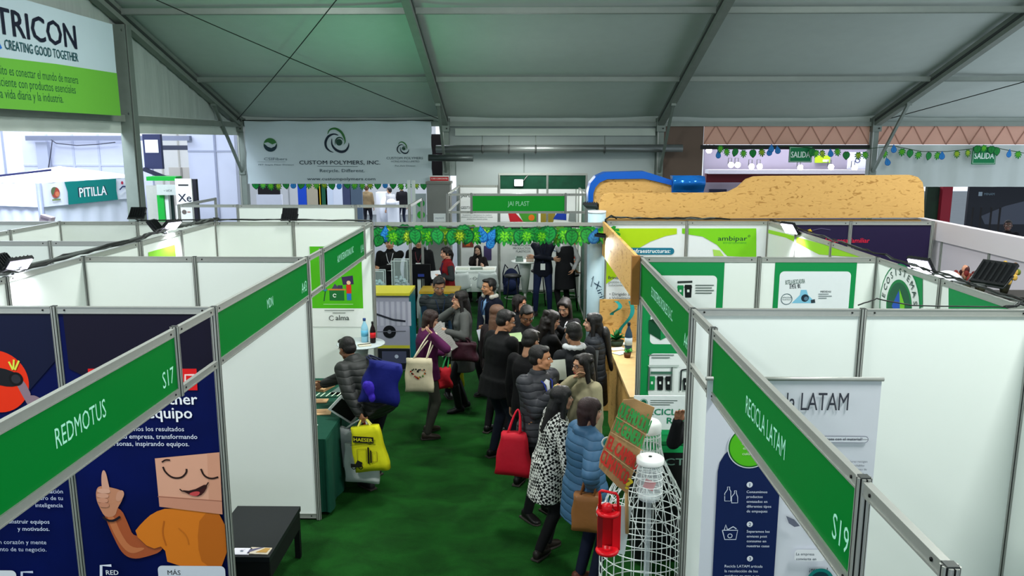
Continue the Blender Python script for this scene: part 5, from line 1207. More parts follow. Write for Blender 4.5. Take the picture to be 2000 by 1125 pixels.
# green gable banner on the left
P = Print((GX+.22, 0, 0), (0, 1, 0), (0, 0, 1)); tl, tr, br, bl = P.px(60, -22), P.px(219, 47), P.px(235, 226), P.px(0, 218)
y_n = P.px(-250, 100)[0]
t = thing('banner', 'large white and lime banner hanging in the gable at upper left', 'banner', (GX+.20, 11.0, 4.6)); zb = br[1]; zt = tr[1]; yr = tr[0]+.02
mb = MB(); vs = []; n = 44
for j in range(9):
    for i in range(n+1): yy = y_n+(yr-y_n)*i/n; zz = zb+(zt-zb)*j/8; vs.append((.013+.002*math.sin(yy*6+zz*2)+.002*math.sin(yy*15-zz*6), yy-11.0, zz-4.6))
fq = [(j*(n+1)+i, j*(n+1)+i+1, (j+1)*(n+1)+i+1, (j+1)*(n+1)+i) for j in range(8) for i in range(n)]
mb.add(vs, fq, mat('#bccfd6', .5, 0, .03, 3, .2), True); mb.build('banner_sheet', t)
P.poly([(y_n, zb), (yr, zb), P.px(228, 143), P.px(110, 125), P.px(0, 112), (y_n, P.px(0, 112)[1]+.15)], '#68b23c')
# letters are set on the banner itself, so its own perspective does the slanting
def onb(s_, ua, va, ub, size, col, bold=0.0, al='l'):
    a = P.px(ua, va); b_ = P.px(ub, va); P.text(s_, a[0] if al == 'l' else b_[0], a[1], size, col, al, bold, fit=abs(b_[0]-a[0]))
za, zc = P.px(150, 96)[1], P.px(150, 50)[1]; yr_ = P.px(150, 90)[0]; yl_ = P.px(6, 90)[0]
P.text('TRICON', yr_, za, (zc-za)/.72, '#14182c', 'r', .03, fit=(yr_-yl_)*1.05)
za = P.px(153, 118)[1]; P.text('CREATING GOOD TOGETHER', P.px(153, 118)[0], za-.02, .17, '#164a50', 'r', .012, fit=P.px(153, 118)[0]-P.px(10, 96)[0]); P.poly([(0, 96), (-14, 96), (-4, 78), (4, 94)], '#1f6ac0', True)
for s_, u, v, n_ in (('Nuestro propósito es conectar el mundo de manera', 153, 164, 1), ('inteligente y eficiente con productos esenciales', 148, 183, 1), ('para la vida diaria y la industria.', 124, 201, 1)):
    p = P.px(u, v); P.text(s_, p[0], p[1], .165, '#1c5a34', 'r', .0, fit={153: 2.45, 148: 2.40, 124: 1.62}[u])
P.build('printed_graphic', t)
for i, (yy, zz) in enumerate(((12.9, zb+.04), (12.2, zb+.04), (11.5, zb+.04), (10.8, zb+.04), (12.9, zt-.05))): MB().lathe([(.012, 0), (.02, .0), (.02, .006), (.012, .006)], (.01, yy-11.0, zz-4.6), ALUD, 12, Matrix.Rotation(PI/2, 3, 'Y')).build('eyelet', t)

# ------------------------------------------------------------------ left hall seen under the gable beam
def slab(name, label, cat, u0, v0, u1, v1, Y, col, th=.1, rough=.6, part='panel', extra=None, noise=.04, down=None, group=None):
    """upright board facing the aisle whose face spans two photo corners at depth Y"""
    a, c = at_y(u0, v1, Y), at_y(u1, v0, Y); z0 = a[2] if down is None else down
    o = thing(name, label, cat, ((a[0]+c[0])/2, Y, z0), 0, group); w_, h_ = c[0]-a[0], c[2]-z0
    MB().box((0, th/2, h_/2), (w_, th, h_), mat(col, rough, 0, noise, 4)).build(part, o)
    if extra: extra(o, w_, h_)
    return o
def seams(k, hz, col='#a9b0c4'):
    def f_(o, w_, h_):
        mb = MB()
        for i in range(1, k): mb.box((-w_/2+w_*i/k, -.01, h_/2), (.05, .02, h_), mat(col, .6))
        for i in range(1, hz): mb.box((0, -.008, h_*i/hz), (w_, .016, .04), mat(col, .6))
        mb.build('seam_strips', o)
    return f_
slab('white_partition', 'bright white tent wall at the far left under the gable beam', 'partition', -160, 240, 60, 350, 20, '#e4e6f2', extra=seams(4, 1), down=0)
slab('white_curtain', 'wrinkled white curtain hung on a grey beam at the far left', 'curtain', 50, 262, 240, 350, 19, '#cdd2e4', down=0, extra=seams(4, 5, '#c0c6da'))
t = thing('beam', 'long grey beam holding the white curtain, with a dangling wire', 'beam', tuple(at_y(200, 270, 18.8)))
a, c = at_y(53, 272, 18.8), at_y(372, 272, 18.8); o0 = t.location; MB().box(((a[0]+c[0])/2-o0.x, 0, 0), (c[0]-a[0], .14, .11), mat('#7c8294', .5, .2)).build('beam_body', t)
w0 = [at_y(u, v, 18.7) for u, v in ((100, 273), (110, 280), (150, 284), (190, 282), (225, 278))]; MB().tube([Vector(p)-o0 for p in w0], .012, mat('#3a3d48', .6), 6).build('wire', t)
w0 = [at_y(u, v, 18.7) for u, v in ((102, 275), (99, 300), (95, 325), (93, 342))]; MB().tube([Vector(p)-o0 for p in w0], .012, mat('#3a3d48', .6), 6).build('wire', t)
slab('post', 'pale upright behind the curtain beside the dangling wire', 'post', 76, 278, 91, 345, 18.85, '#aeb4c6', down=0, part='upright')
slab('white_partition', 'white strip of partition just right of the big gable upright', 'partition', 262, 276, 292, 430, 18.5, '#c9cde0', down=0)
slab('sign_board', 'dark navy hanging board with a small white notice beyond the gable upright', 'sign', 283, 262, 312, 330, 17.5, '#2c3252', extra=lambda o, w_, h_: (MB().box((0, -.01, h_-.26), (w_*.75, .012, .28), mat('#d8dce6', .5)).build('notice_sheet', o), MB().beam((-.2, -.05, 0), (.35, -.05, -.22), .08, .08, mat('#262a3c', .6)).build('bracket', o)))
slab('dark_ceiling_unit', 'long dark ceiling unit hanging in the bright left hall', 'ceiling unit', 317, 284, 372, 293, 19, '#4c5060', part='casing')
slab('white_partition', 'pale partition and shelf units far behind the green stand', 'partition', 286, 262, 380, 345, 24, '#d2d2cc', extra=seams(3, 3, '#b4b2a8'), down=0)
slab('beige_partition', 'beige double partition below the dark ceiling unit', 'partition', 335, 327, 378, 400, 22, '#b9b4a8', extra=seams(2, 1, '#8e8a80'), down=0)
# green-topped stand
t = thing('stand', 'small white stand with a bright green top beam and column in the left hall', 'stand', (-6.9, 16.2, 0)); X0 = t.location
def pbox(t, part, u0, v0, u1, v1, Y, col, th=.06, down=None):
    a, c = at_y(u0, v1, Y), at_y(u1, v0, Y); z0 = a[2] if down is None else down
    return MB().box(((a[0]+c[0])/2-t.location.x, Y+th/2-t.location.y, (c[2]+z0)/2-t.location.z), (c[0]-a[0], th, c[2]-z0), mat(col, .5)).build(part, t)
pbox(t, 'green_beam', 286, 345, 343, 353, 16.3, '#12a035', .3); pbox(t, 'white_fascia', 307, 361, 353, 381, 16.0, '#b9c2bc', .05); pbox(t, 'green_column', 310, 381, 319, 430, 16.1, '#17a03a', .1, 0); pbox(t, 'white_column', 320, 381, 328, 430, 16.15, '#e0e6e4', .1, 0); pbox(t, 'side_wall', 290, 362, 308, 430, 16.4, '#b4b6ae', .06, 0); pbox(t, 'dark_post', 329, 381, 336, 430, 16.3, '#24403c', .08, 0)
P = Print((0, 15.99, 0), (1, 0, 0), (0, 0, 1)); T(P, '◦ UCV', 320, 374, 4, '#6a7674', 'l', .01); P.build('lettering', t)
slab('poster_board', 'white poster board with black brush lettering in the left hall', 'sign', 345, 349, 373, 398, 15.6, '#dadcd8', .04, down=0, extra=lambda o, w_, h_: (lambda P: (P.text('Xe', -.12, h_-.45, .22, '#1c2234', 'l', .03, fit=.26), P.rect(-.1, h_-.14, .1, h_-.11, '#2a2c30'), P.rect(-.12, h_-.55, .1, h_-.53, '#7c7e82'), P.build('lettering', o)))(Print((0, -.002, 0), (1, 0, 0), (0, 0, 1))))
slab('poster_board', 'low white poster board with a small round emblem in the left hall', 'sign', 345, 402, 375, 424, 15.3, '#d0d2ce', .04, down=0, extra=lambda o, w_, h_: (lambda P: (P.disc(0, h_-.12, .045, '#5a5450'), P.rect(-.12, h_-.13, -.06, h_-.11, '#6a6c70'), P.rect(.06, h_-.13, .12, h_-.11, '#8a5a50'), P.build('emblem', o)))(Print((0, -.002, 0), (1, 0, 0), (0, 0, 1))))
slab('dark_partition', 'narrow black partition beside the low poster board', 'panel', 373, 350, 382, 432, 16.4, '#20202a', down=0, part='sheet')
# white seamed box column left of column 1
t = thing('box_column', 'tall white seamed box column behind the first tent column', 'column', (-7.3, 18.9, 0)); a, c = at_y(371, 350, 18.9), at_y(462, 350, 18.9)
MB().box(((a[0]+c[0])/2+7.3, .3, 2.0), (c[0]-a[0], .6, 4.2), mat('#c3c8da', .6, 0, .03, 3)).build('cladding', t)
mb = MB(); mb.box((at_y(424, 350, 18.9)[0]+7.3, -.01, 2.0), (.05, .02, 4.2), mat('#8f95aa', .6)); mb.box(((a[0]+c[0])/2+7.3, -.008, at_y(400, 295, 18.9)[2]), (c[0]-a[0], .016, .04), mat('#a0a6ba', .6)); mb.build('seam_strips', t)
# PITILLA pavilion
p0, p1, p2 = at_z(80, 405, 2.30), at_z(248, 388, 2.30), at_z(-60, 400, 2.30)
t = thing('pavilion', 'white canvas pavilion whose valance reads PITILLA in white on teal', 'pavilion', (p0[0], p0[1], 0)); CV = mat('#dfe3f0', .7, 0, .03, 4, .2)
d1 = Vector((p1[0]-p0[0], p1[1]-p0[1], 0)); l1 = d1.length*1.25; d1.normalize(); n1 = Vector((d1.y, -d1.x, 0)); d2 = Vector((p2[0]-p0[0], p2[1]-p0[1], 0)); l2 = d2.length; d2.normalize()
h1 = .44
def strip(a, d_, l_, z0, z1, m, th=.03, nn=24, am=.012):
    mb = MB(); nrm = Vector((d_.y, -d_.x, 0)); vs = [a + d_*l_*i/nn + nrm*am*math.sin(i*1.7) + Vector((0, 0, z)) for z in (z0, z1) for i in range(nn+1)]
    mb.add(vs, [(i, i+1, nn+2+i, nn+1+i) for i in range(nn)], m, True); return mb
strip(Vector((0, 0, 0)), d1, l1, 2.30, 2.30+h1, CV).build('valance', t); strip(Vector((0, 0, 0)), d2, l2, 2.30, 2.30+h1, CV).build('valance', t)
strip(Vector((0, 0, 0))-n1*.06, d1, l1, 0, 2.34, mat('#dfe4f4', .7, 0, .03, 3), am=.015).build('side_curtain', t); strip(Vector((0, 0, 0))+d1*.08, d2, l2, 0, 2.34, mat('#d3d9ec', .7, 0, .03, 3), am=.015).build('side_curtain', t)
MB().tube([(0, 0, 0), (0, 0, 2.30+h1)], .05, mat('#8f97ae', .5, .2), 10).build('corner_pole', t)
ap = d1*l1*.5+d2*l2*.5+Vector((0, 0, 3.0)); c_ = [Vector((0, 0, 2.74)), d1*l1+Vector((0, 0, 2.74)), d1*l1+d2*l2+Vector((0, 0, 2.74)), d2*l2+Vector((0, 0, 2.74))]
MB().add(c_+[ap], [(0, 1, 4), (1, 2, 4), (2, 3, 4), (3, 0, 4)], mat('#dfe3f0', .7)).build('canopy_roof', t)
MB().tube([c_[3]+Vector((0, 0, .04)), ap*.6+c_[0]*.4+Vector((0, 0, .05))], .02, mat('#1c1f4a', .6), 6).build('ridge_strap', t)
P = Print(Vector((p0[0], p0[1], 0))+n1*.02, d1, (0, 0, 1), step=.001); P.world = True; L1 = d1.length
sc = Vector((p1[0]-p0[0], p1[1]-p0[1], 0)).length
P.poly([(sc*.28, 2.30), (sc*.87, 2.30), (sc*.86, 2.50), (sc*.87, 2.735), (sc*.26, 2.735), (sc*.285, 2.55)], '#0f7d78'); P.text('PITILLA', sc*.575, 2.42, .27, '#20263c', 'c', .08, fit=sc*.34); P.text('PITILLA', sc*.575, 2.42, .26, '#eef2f6', 'c', .03, fit=sc*.32)
P.disc(sc*.155, 2.55, .10, '#a6453c'); P.disc(sc*.145, 2.57, .085, '#5a6a4a', 60, 240); P.disc(sc*.17, 2.52, .05, '#d07a5a'); P.rect(sc*.11, 2.40, sc*.20, 2.43, '#7a8a5a')
P.line([(sc*.90, 2.50), (sc*.94, 2.56), (sc*1.0, 2.56)], .03, '#2c3a66'); P.disc(sc*.94, 2.64, .035, '#c02c4a'); P.line([(sc*.90, 2.40), (sc*.97, 2.47), (sc*1.03, 2.36)], .03, '#eceff6'); P.build('printed_graphic', t)
o = thing('carton', 'small pinkish carton propped on the far left wall top', 'box', tuple(at_y(92, 430, 10.6)-np.array([0, 0, .0]))); MB().box((0, 0, 0), (.15, .10, .12), mat('#a89aa6', .6), Matrix.Rotation(.3, 3, 'Y')).build('carton_body', o); MB().box((0, -.052, .02), (.10, .004, .03), mat('#7d6f84', .6), Matrix.Rotation(.3, 3, 'Y')).build('label', o)

# ------------------------------------------------------------------ rear hall seen under the wide banner
t0 = [('blue upright display board in the rear hall', 583, 598, '#1546b8'), ('tall beige display board in the rear hall', 600, 623, '#a79f8a'), ('thin yellow display board in the rear hall', 622, 627, '#d8b020'), ('dark green display board in the rear hall', 627, 638, '#14553c'), ('first pale display board in the rear hall', 637, 650, '#c9d4e4'), ('second pale display board in the rear hall', 652, 668, '#d4dbe8'), ('dark navy display board in the rear hall', 670, 684, '#3a4260'), ('slate blue display board in the rear hall', 685, 706, '#4c5c6c')]
for lb, u0, u1, c_ in t0: slab('display_board', lb, 'display', u0, 356, u1, 408, 29, c_, .15, down=0, extra=lambda o, w_, h_: MB().box((0, .05, .03), (w_*.9, .5, .06), mat('#3c3e44', .5)).build('base', o))
slab('white_partition', 'grey-white partition far back in the rear hall', 'partition', 470, 240, 850, 400, 38, '#b7babc', down=0, extra=seams(8, 2, '#8e9294'))
slab('black_screen', 'black display screen over a white cabinet in the rear hall', 'screen', 504, 358, 545, 381, 27.82, '#120f12', part='screen'); slab('white_cabinet', 'white cabinet under the black screen in the rear hall', 'cabinet', 502, 380, 550, 408, 27.8, '#c4c8d2', down=0)
slab('white_machine', 'tall white machine beside the visitors in the rear hall', 'machine', 735, 376, 753, 418, 32, '#e6e9f0', .6, down=0, extra=lambda o, w_, h_: MB().ell((w_/2, -.2, h_*.5), (.25, .3, h_*.4), mat('#dfe3ec', .4)).build('curved_cover', o))
slab('white_machine', 'low curved white machine at the visitors\' feet in the rear hall', 'machine', 757, 395, 775, 420, 31, '#dfe3ea', .6, down=0, extra=lambda o, w_, h_: MB().ell((0, -.2, h_), (w_*.5, .3, .15), mat('#dfe3ec', .4)).build('cover', o))
slab('green_poster_board', 'white board with bright green discs left of the grey pillar', 'sign', 812, 378, 832, 432, 20.5, '#b9c2bc', .05, down=0, extra=lambda o, w_, h_: (lambda P: (P.disc(0, h_-.25, .10, '#1faa3c'), P.disc(0, h_-.55, .10, '#3fb83c'), P.build('printed_discs', o)))(Print((0, -.002, 0), (1, 0, 0), (0, 0, 1))))
shell_chair(float(at_y(586, 390, 24)[0]), 24.0, 2.2, 'yellow shell chair behind the seated visitor in the rear hall', '#d8c020')
slab('dark_partition', 'black partition glimpsed between the wide grey banner and the second column', 'partition', 843, 262, 870, 336, 20.2, '#1c1416', down=0, part='sheet')
# frame stand with thin uprights
for u, lb in ((806, 'thin white frame upright left of the pillar'), (797, 'thin white frame upright behind the first one')): slab('frame_upright', lb, 'frame', u, 352, u+4, 432, 15.5, '#b9c4c0', .05, down=0, part='upright')

# ------------------------------------------------------------------ right neighbouring hall
slab('stand_backdrop', 'dark red beamed stand glimpsed beyond the chipboard crest', 'stand', 1372, 283, 1712, 380, 25, '#8f8a98', .1, down=0, extra=lambda o, w_, h_: (MB().box((0, -.3, h_-1.00), (w_, .25, .26), mat('#5a1420', .5)).build('red_beam', o), MB().box((0, -.45, h_-.80), (w_, .5, .12), mat('#c9c8d2', .3, .2)).build('truss_tray', o), MB().box((-w_*.42, -.2, h_-1.6), (w_*.1, .1, .5), mat('#20243c', .5)).build('dark_unit', o)))
slab('white_board', 'white hanging board with upright blue letters in the neighbouring hall', 'sign', 1655, 297, 1695, 330, 24.94, '#cdd0e4', .05, extra=lambda o, w_, h_: (lambda P: (P.text('O', 0, h_*.35, .22, '#1c2a5a', 'c', .02), P.build('lettering', o)))(Print((0, -.002, 0), (1, 0, 0), (0, 0, 1))))
slab('lime_board', 'small lime and white board behind the hanging leaves', 'sign', 1592, 304, 1622, 318, 24.94, '#9cc81c', .05, extra=lambda o, w_, h_: MB().box((w_*.2, -.01, h_*.3), (w_*.4, .01, h_*.3), mat('#e3e6ea', .5)).build('label', o))
LAMPW = mat('#f6f2ff', .5, noise=0, emit=14)
for i, (u, v) in enumerate(((1384, 294), (1427, 322), (1440, 322), (1467, 325), (1483, 325), (1562, 327), (1622, 326), (1668, 328))):
    p = at_y(u, v, 24.4); o = thing('spotlight', ['spotlight at the left end of the neighbouring hall opening', 'left spotlight of the first bracketed pair', 'right spotlight of the first bracketed pair', 'left spotlight of the second bracketed pair', 'right spotlight of the second bracketed pair', 'glaring spotlight below the first exit sign', 'glaring spotlight right of the first exit sign', 'last spotlight before the fourth column'][i], 'lamp', tuple(p), 0, 'spotlights of the neighbouring hall')
    MB().lathe([(.03, .12), (.075, .02), (.08, -.02)], (0, 0, 0), mat('#c9cad2', .4, .3), 14, Matrix.Rotation(-PI/2-.3, 3, 'X')).build('housing', o); MB().ell((0, -.05, 0), (.085, .05, .085), LAMPW).build('lens', o); MB().tube([(-.05, .1, .0), (-.05, .1, .2), (.05, .1, .2), (.05, .1, 0)], .012, ALUD, 6).build('bracket', o)
# dark stand at far right
slab('dark_backdrop', 'dark printed backdrop with a grey mountain shape at the far right', 'backdrop', 1885, 362, 2080, 450, 19.6, '#151a22', .08, down=0, extra=lambda o, w_, h_: (lambda P: (P.poly([(-w_*.35, h_-.75), (-w_*.1, h_-.50), (w_*.1, h_-.38), (w_*.5, h_-.30), (w_*.5, h_-.95), (-w_*.3, h_-.95)], '#3c424e'), P.text('MINAM', -w_*.34, h_-.24, .08, '#5f7480', 'l', .01), P.rect(-w_*.40, h_-.26, -w_*.36, h_-.16, '#7a8a94'), P.build('print', o)))(Print((0, -.002, 0), (1, 0, 0), (0, 0, 1))))
slab('red_column', 'deep red upright panel left of the dark backdrop', 'panel', 1836, 363, 1862, 425, 19.3, '#7a1424', .15, down=0)
slab('hedge_panel', 'dark green foliage panel beside the red upright', 'panel', 1806, 365, 1836, 425, 19.4, '#14301c', .1, down=0, noise=.4)
for i, u in enumerate((1898, 1914, 1934, 1951)): slab('fence_post', ['first', 'second', 'third', 'fourth'][i]+' dark thin post from the left before the dark backdrop', 'post', u, 405, u+3, 450, 17.5, '#0c0d10', .04, down=0, part='upright')

# ================================================================== FLOODLIGHTS AND CABLES
LENS = mat('#ece6ff', .4, noise=0, emit=9)
def floodlight(label, p, aim, lit=False, power=25, sz=.155, base=None, beam=None):
    """p = lamp head centre, aim = direction the lens looks"""
    t = thing('floodlight', label, 'lamp', tuple(p)); d = Vector(aim).normalized(); R_ = d.to_track_quat('-Z', 'Y').to_matrix()
    def o_(v): return R_ @ Vector(v)
    BK = mat('#15181a', .4, .2, .05, 20)
    mb = MB(); mb.box((0, 0, .018), (sz*1.25, sz, .030), BK, R_); mb.v = [tuple(v) for v in mb.v]
    mb = MB(); mb.box(o_((0, 0, .016)), (sz*1.25, sz, .030), BK, R_)
    for k in range(6): mb.box(o_((-sz*.5+k*sz*.2, 0, .040)), (.006, sz*.8, .020), BK, R_)
    mb.build('housing', t)
    MB().box(o_((0, 0, -.002)), (sz*1.12, sz*.86, .006), LENS if lit else mat('#6f7478', .2), R_).build('lens', t)
    br = MB(); pts = [o_((-sz*.66, 0, .01)), o_((-sz*.66, -sz*.62, .03)), o_((sz*.66, -sz*.62, .03)), o_((sz*.66, 0, .01))]; br.tube(pts, .008, mat('#2b2d2e', .4, .3), 6)
    if base is not None: br.tube([o_((0, -sz*.62, .03)), Vector(base)-Vector(p)], .011, mat('#5c615e', .4, .3), 8)
    br.build('bracket', t)
    if lit:
        l = bpy.data.lights.new('floodlight_beam', 'SPOT'); l.energy = power; l.spot_size = 2.2; l.spot_blend = .6; l.shadow_soft_size = .06; l.color = (.93, .93, 1)
        lo = bpy.data.objects.new('floodlight_beam', l); COL.objects.link(lo); lo.location = Vector(p)+d*.03; lo.rotation_euler = (Vector(beam).normalized().to_track_quat('-Z', 'Y').to_euler() if beam else R_.to_euler())
    return t
def wp(u, v, Y): return Vector(at_y(u, v, Y))
floodlight('black floodlight facing away on the far left wall top by the gable upright', wp(270, 417, 10.0), (0, .6, -.45), base=wp(270, 431, 10.0))
floodlight('black floodlight standing on the wall top below the wide banner', wp(567, 419, 10.0), (0, .6, -.35), base=wp(567, 434, 10.0))
floodlight('dark left lamp of the middle floodlight pair on the long left wall', wp(300, 443, 8.7), (-.75, -.05, -.55), base=(L-2, 8.62, 2.50))
floodlight('lit right lamp of the middle floodlight pair on the long left wall', wp(336, 442, 8.7), (.55, -.25, -.70), True, 26, base=(L-2, 8.62, 2.50), beam=(-.12, -.15, -1))
floodlight('dark lamp at the left frame edge on the long left wall', wp(2, 516, 6.0), (-.75, 0, -.55), base=(L-2, 5.95, 2.50))
floodlight('lit lamp near the left frame edge on the long left wall', wp(36, 520, 6.0), (.6, -.25, -.65), True, 16, base=(L-2, 5.95, 2.50), beam=(-.1, .05, -1))
floodlight('dark floodlight shining down on the chipboard sign at the aisle corner', wp(1180, 464, 9.75), (-.12, -.1, -1), False, base=(R, Y3R, 2.5))
floodlight('lit floodlight on the slanting wall of the lime booth', wp(1541, 447, 9.0), (-.7, -.35, -.62), True, 24, base=(R+2.08, 9.0, 2.5), beam=(.12, -.15, -1))
floodlight('lit floodlight on the slanting wall beside the purple rims', wp(1797, 520, 6.45), (-.62, -.35, -.60), True, 16, base=(R+2.08, 6.35, 2.5), beam=(.12, -.05, -1))
floodlight('unlit black floodlight leaning over the right slanting wall', wp(1943, 536, 6.2), (.55, .3, -.6), sz=.22, base=(R+2.08, 5.75, 2.5))
floodlight('glowing floodlight above the central booth rear partition', wp(1013, 357, 17.3), (.05, -1, -.12), True, 60, base=(.1, 17.4, 2.8))
floodlight('dark floodlight on an arm at the left of the chipboard crest', wp(1156, 404, 10.4), (-.2, -.4, -1), sz=.16, base=(R, Y3R, 2.52))
# light from the chipboard-sign floodlight
l = bpy.data.lights.new('floodlight_beam', 'SPOT'); l.energy = 60; l.spot_size = 2.3; l.spot_blend = .6; l.shadow_soft_size = .05
lo = bpy.data.objects.new('floodlight_beam', l); COL.objects.link(lo); p = wp(1180, 464, 9.75); lo.location = (p.x-.02, p.y-.1, p.z-.05); lo.rotation_euler = Vector((-.05, -.5, -.55)).to_track_quat('-Z', 'Y').to_euler()
CB = mat('#1b1e1d', .5, 0, .05, 20)
def cable(label, pts, r=.010, n=3, seed=0, wob=.02, group=None):
    a = Vector(pts[0]); t = thing('cable', label, 'cable', tuple(a), 0, group); rr = random.Random(seed)
    for k in range(n):
        out = []
        for p, q in zip(pts[:-1], pts[1:]):
            for s_ in range(6): m_ = Vector(p).lerp(Vector(q), s_/6); out.append(m_-a+Vector((rr.uniform(-wob, wob), rr.uniform(-wob, wob), rr.uniform(-wob*.6, wob))))
        out.append(Vector(pts[-1])-a); MB().tube(out, r, CB if k % 2 == 0 else mat('#4c524f', .5), 6).build('wire', t)
cable('bundle of black cables lying along the top of the long left wall', [(L-2, 5.3, 2.52), (L-2, 6.0, 2.53), (L-2, 8.0, 2.53), (L-2, 8.62, 2.56), (L-2, 9.4, 2.54), (L-2+.05, 10.0, 2.54)], .011, 4, 1, .022)
cable('cable lying along the rear wall top towards the leaf garland', [(L-2, 10.0, 2.52), (L-1, 10.0, 2.525), (L, 10.0, 2.515)], .009, 2, 2, .008)
cable('cable running on the wall top at the far left', [(L-3.0, 10.0, 2.515), (L-2, 10.0, 2.52)], .009, 1, 3, .006)
cable('white and dark cables drooping along the slanting right wall top', [(R+2.08, 10.1, 2.52), (R+2.10, 9.0, 2.52), (R+2.08, 8.0, 2.52), (R+2.10, 6.9, 2.53), (R+2.08, 5.8, 2.53), (R+2.08, 4.85, 2.52), (R+1.9, 4.80, 2.515)], .006, 3, 4, .016)
cable('loose cable resting on the near wall top at the middle post', [(R+1.02, 4.82, 2.515), (R+1.15, 4.86, 2.55), (R+1.35, 4.82, 2.515), (R+1.9, 4.80, 2.512)], .0045, 1, 5, .002)
cable('tangle of dark cables under the chipboard crest', [(R+.05, 10.2, 2.54), (R+.5, 10.2, 2.525), (R+1.1, 10.2, 2.53), (R+1.6, 10.2, 2.52)], .010, 2, 6, .014)
cable('pale hooked cable at the aisle corner by the blue pillar', [(R+.02, 10.05, 2.40), (R-.02, 10.0, 2.53), (R+.06, 10.05, 2.58), (R+.14, 10.15, 2.53)], .010, 1, 7, .004)

# ================================================================== MACHINERY KIOSK, VITRINES, MONITOR (behind the left corner post)
def kw(u, v, Y): return at_y(u, v, Y)
ky = 11.85; a, c = kw(722, 675, ky), kw(799, 577, ky)
t = thing('kiosk', 'printed display kiosk with a yellow top and grey machine picture at the left aisle corner', 'kiosk', ((a[0]+c[0])/2, ky, 0)); w_ = c[0]-a[0]; h_ = float(c[2])
MB().box((0, .30, h_/2), (w_, .60, h_), mat('#8d8ea0', .5, 0, .04, 4)).build('case', t); MB().box((0, .30, h_+.02), (w_+.02, .66, .04), mat('#d9cf3a', .45)).build('top_board', t); MB().box((w_/2+.005, .30, h_/2), (.01, .60, h_), mat('#12808a', .4, 0, .25, 6)).build('teal_side', t)
P = Print((0, -.004, 0), (1, 0, 0), (0, 0, 1)); P.rect(-w_*.49, h_*.33, w_*.49, h_*.98, '#a5a5b8'); 
for i in range(7): P.rect(-w_*.35+i*.085, h_*.60, -w_*.35+i*.085+.05, h_*.92, '#bcbccc')
P.line([(-w_*.45, h_*.78), (w_*.1, h_*.68), (w_*.4, h_*.66)], .03, '#2a2c38'); P.disc(0, h_*.52, .10, '#14151c'); P.disc(0, h_*.52, .03, '#7a7c8a'); P.line([(-w_*.4, h_*.52), (w_*.4, h_*.53)], .012, '#6a6b78'); P.rect(-w_*.49, h_*.30, w_*.49, h_*.34, '#c9c43a')
P.rect(-w_*.49, h_*.02, w_*.49, h_*.29, '#1a1b24'); P.rect(-w_*.2, h_*.10, w_*.4, h_*.26, '#4c4f6a'); P.disc(.1, h_*.19, .03, '#c9d0e6'); P.build('printed_graphic', t)
t = thing('kiosk', 'second kiosk edge with a mustard top and teal print behind the yellow one', 'kiosk', (-1.42, 13.2, 0)); MB().box((0, 0, .5), (.62, .5, 1.0), mat('#1690a0', .4, 0, .3, 5)).build('case', t); MB().box((0, 0, 1.02), (.66, .54, .04), mat('#b99a2c', .5, 0, .2, 8)).build('top_board', t)
GL = mat('#cfe6e2', .05, 0, 0, 5, alpha=.18)
def vitrine(label, u0, v0, u1, v1, Y, fill):
    a, c = kw(u0, v1, Y), kw(u1, v0, Y); w_, h_ = c[0]-a[0], c[2]-a[2]; t = thing('vitrine', label, 'display case', ((a[0]+c[0])/2, Y, 0)); z0 = float(a[2])
    MB().box((0, w_/2, z0/2), (w_*1.02, w_, z0-.01), mat('#8f9a98', .5)).build('plinth', t)
    MB().box((0, w_/2, z0+h_/2), (w_, w_, h_), GL).build('glass_box', t)
    e = MB()
    for sx in (-1, 1):
        for sy in (0, 1): e.box((sx*w_/2, sy*w_, z0+h_/2), (.012, .012, h_), mat('#b9c9c6', .2))
    for sx in (-1, 1): e.box((0, w_/2+sx*w_/2, z0+h_), (w_, .012, .012), mat('#c4d4d0', .2))
    e.build('edge_strips', t); mb = MB(); rr = random.Random(8)
    for k in range(40): mb.ell((rr.uniform(-.35, .35)*w_, w_/2+rr.uniform(-.3, .3)*w_, z0+.03+rr.random()**2*h_*.35), (.035, .03, .025), mat(fill, .4), nu=6, nv=4)
    o = mb.build('plastic_flakes', t); o['kind'] = 'stuff'
vitrine('tall clear display case of pale flakes behind the kiosk', 766, 510, 795, 566, 13.6, '#a9c0c4')
vitrine('low clear display tub of pale blue flakes left of the tall case', 729, 530, 749, 566, 13.4, '#9fc4c4')
p = kw(818, 530, 13.9); t = thing('monitor', 'black monitor facing the aisle beside the tall display case', 'monitor', (p[0], p[1], 0)); z_ = float(p[2])
MB().box((0, 0, z_), (.42, .03, .26), mat('#0a0b0e', .3)).build('screen', t); MB().box((.04, -.017, z_-.07), (.11, .004, .05), mat('#2a3a80', .4)).build('screen_picture', t); MB().box((0, .03, z_/2), (.06, .04, z_), mat('#a9b4b0', .4)).build('stand', t); MB().box((0, .03, .015), (.36, .3, .03), mat('#a9b4b0', .4)).build('base', t)

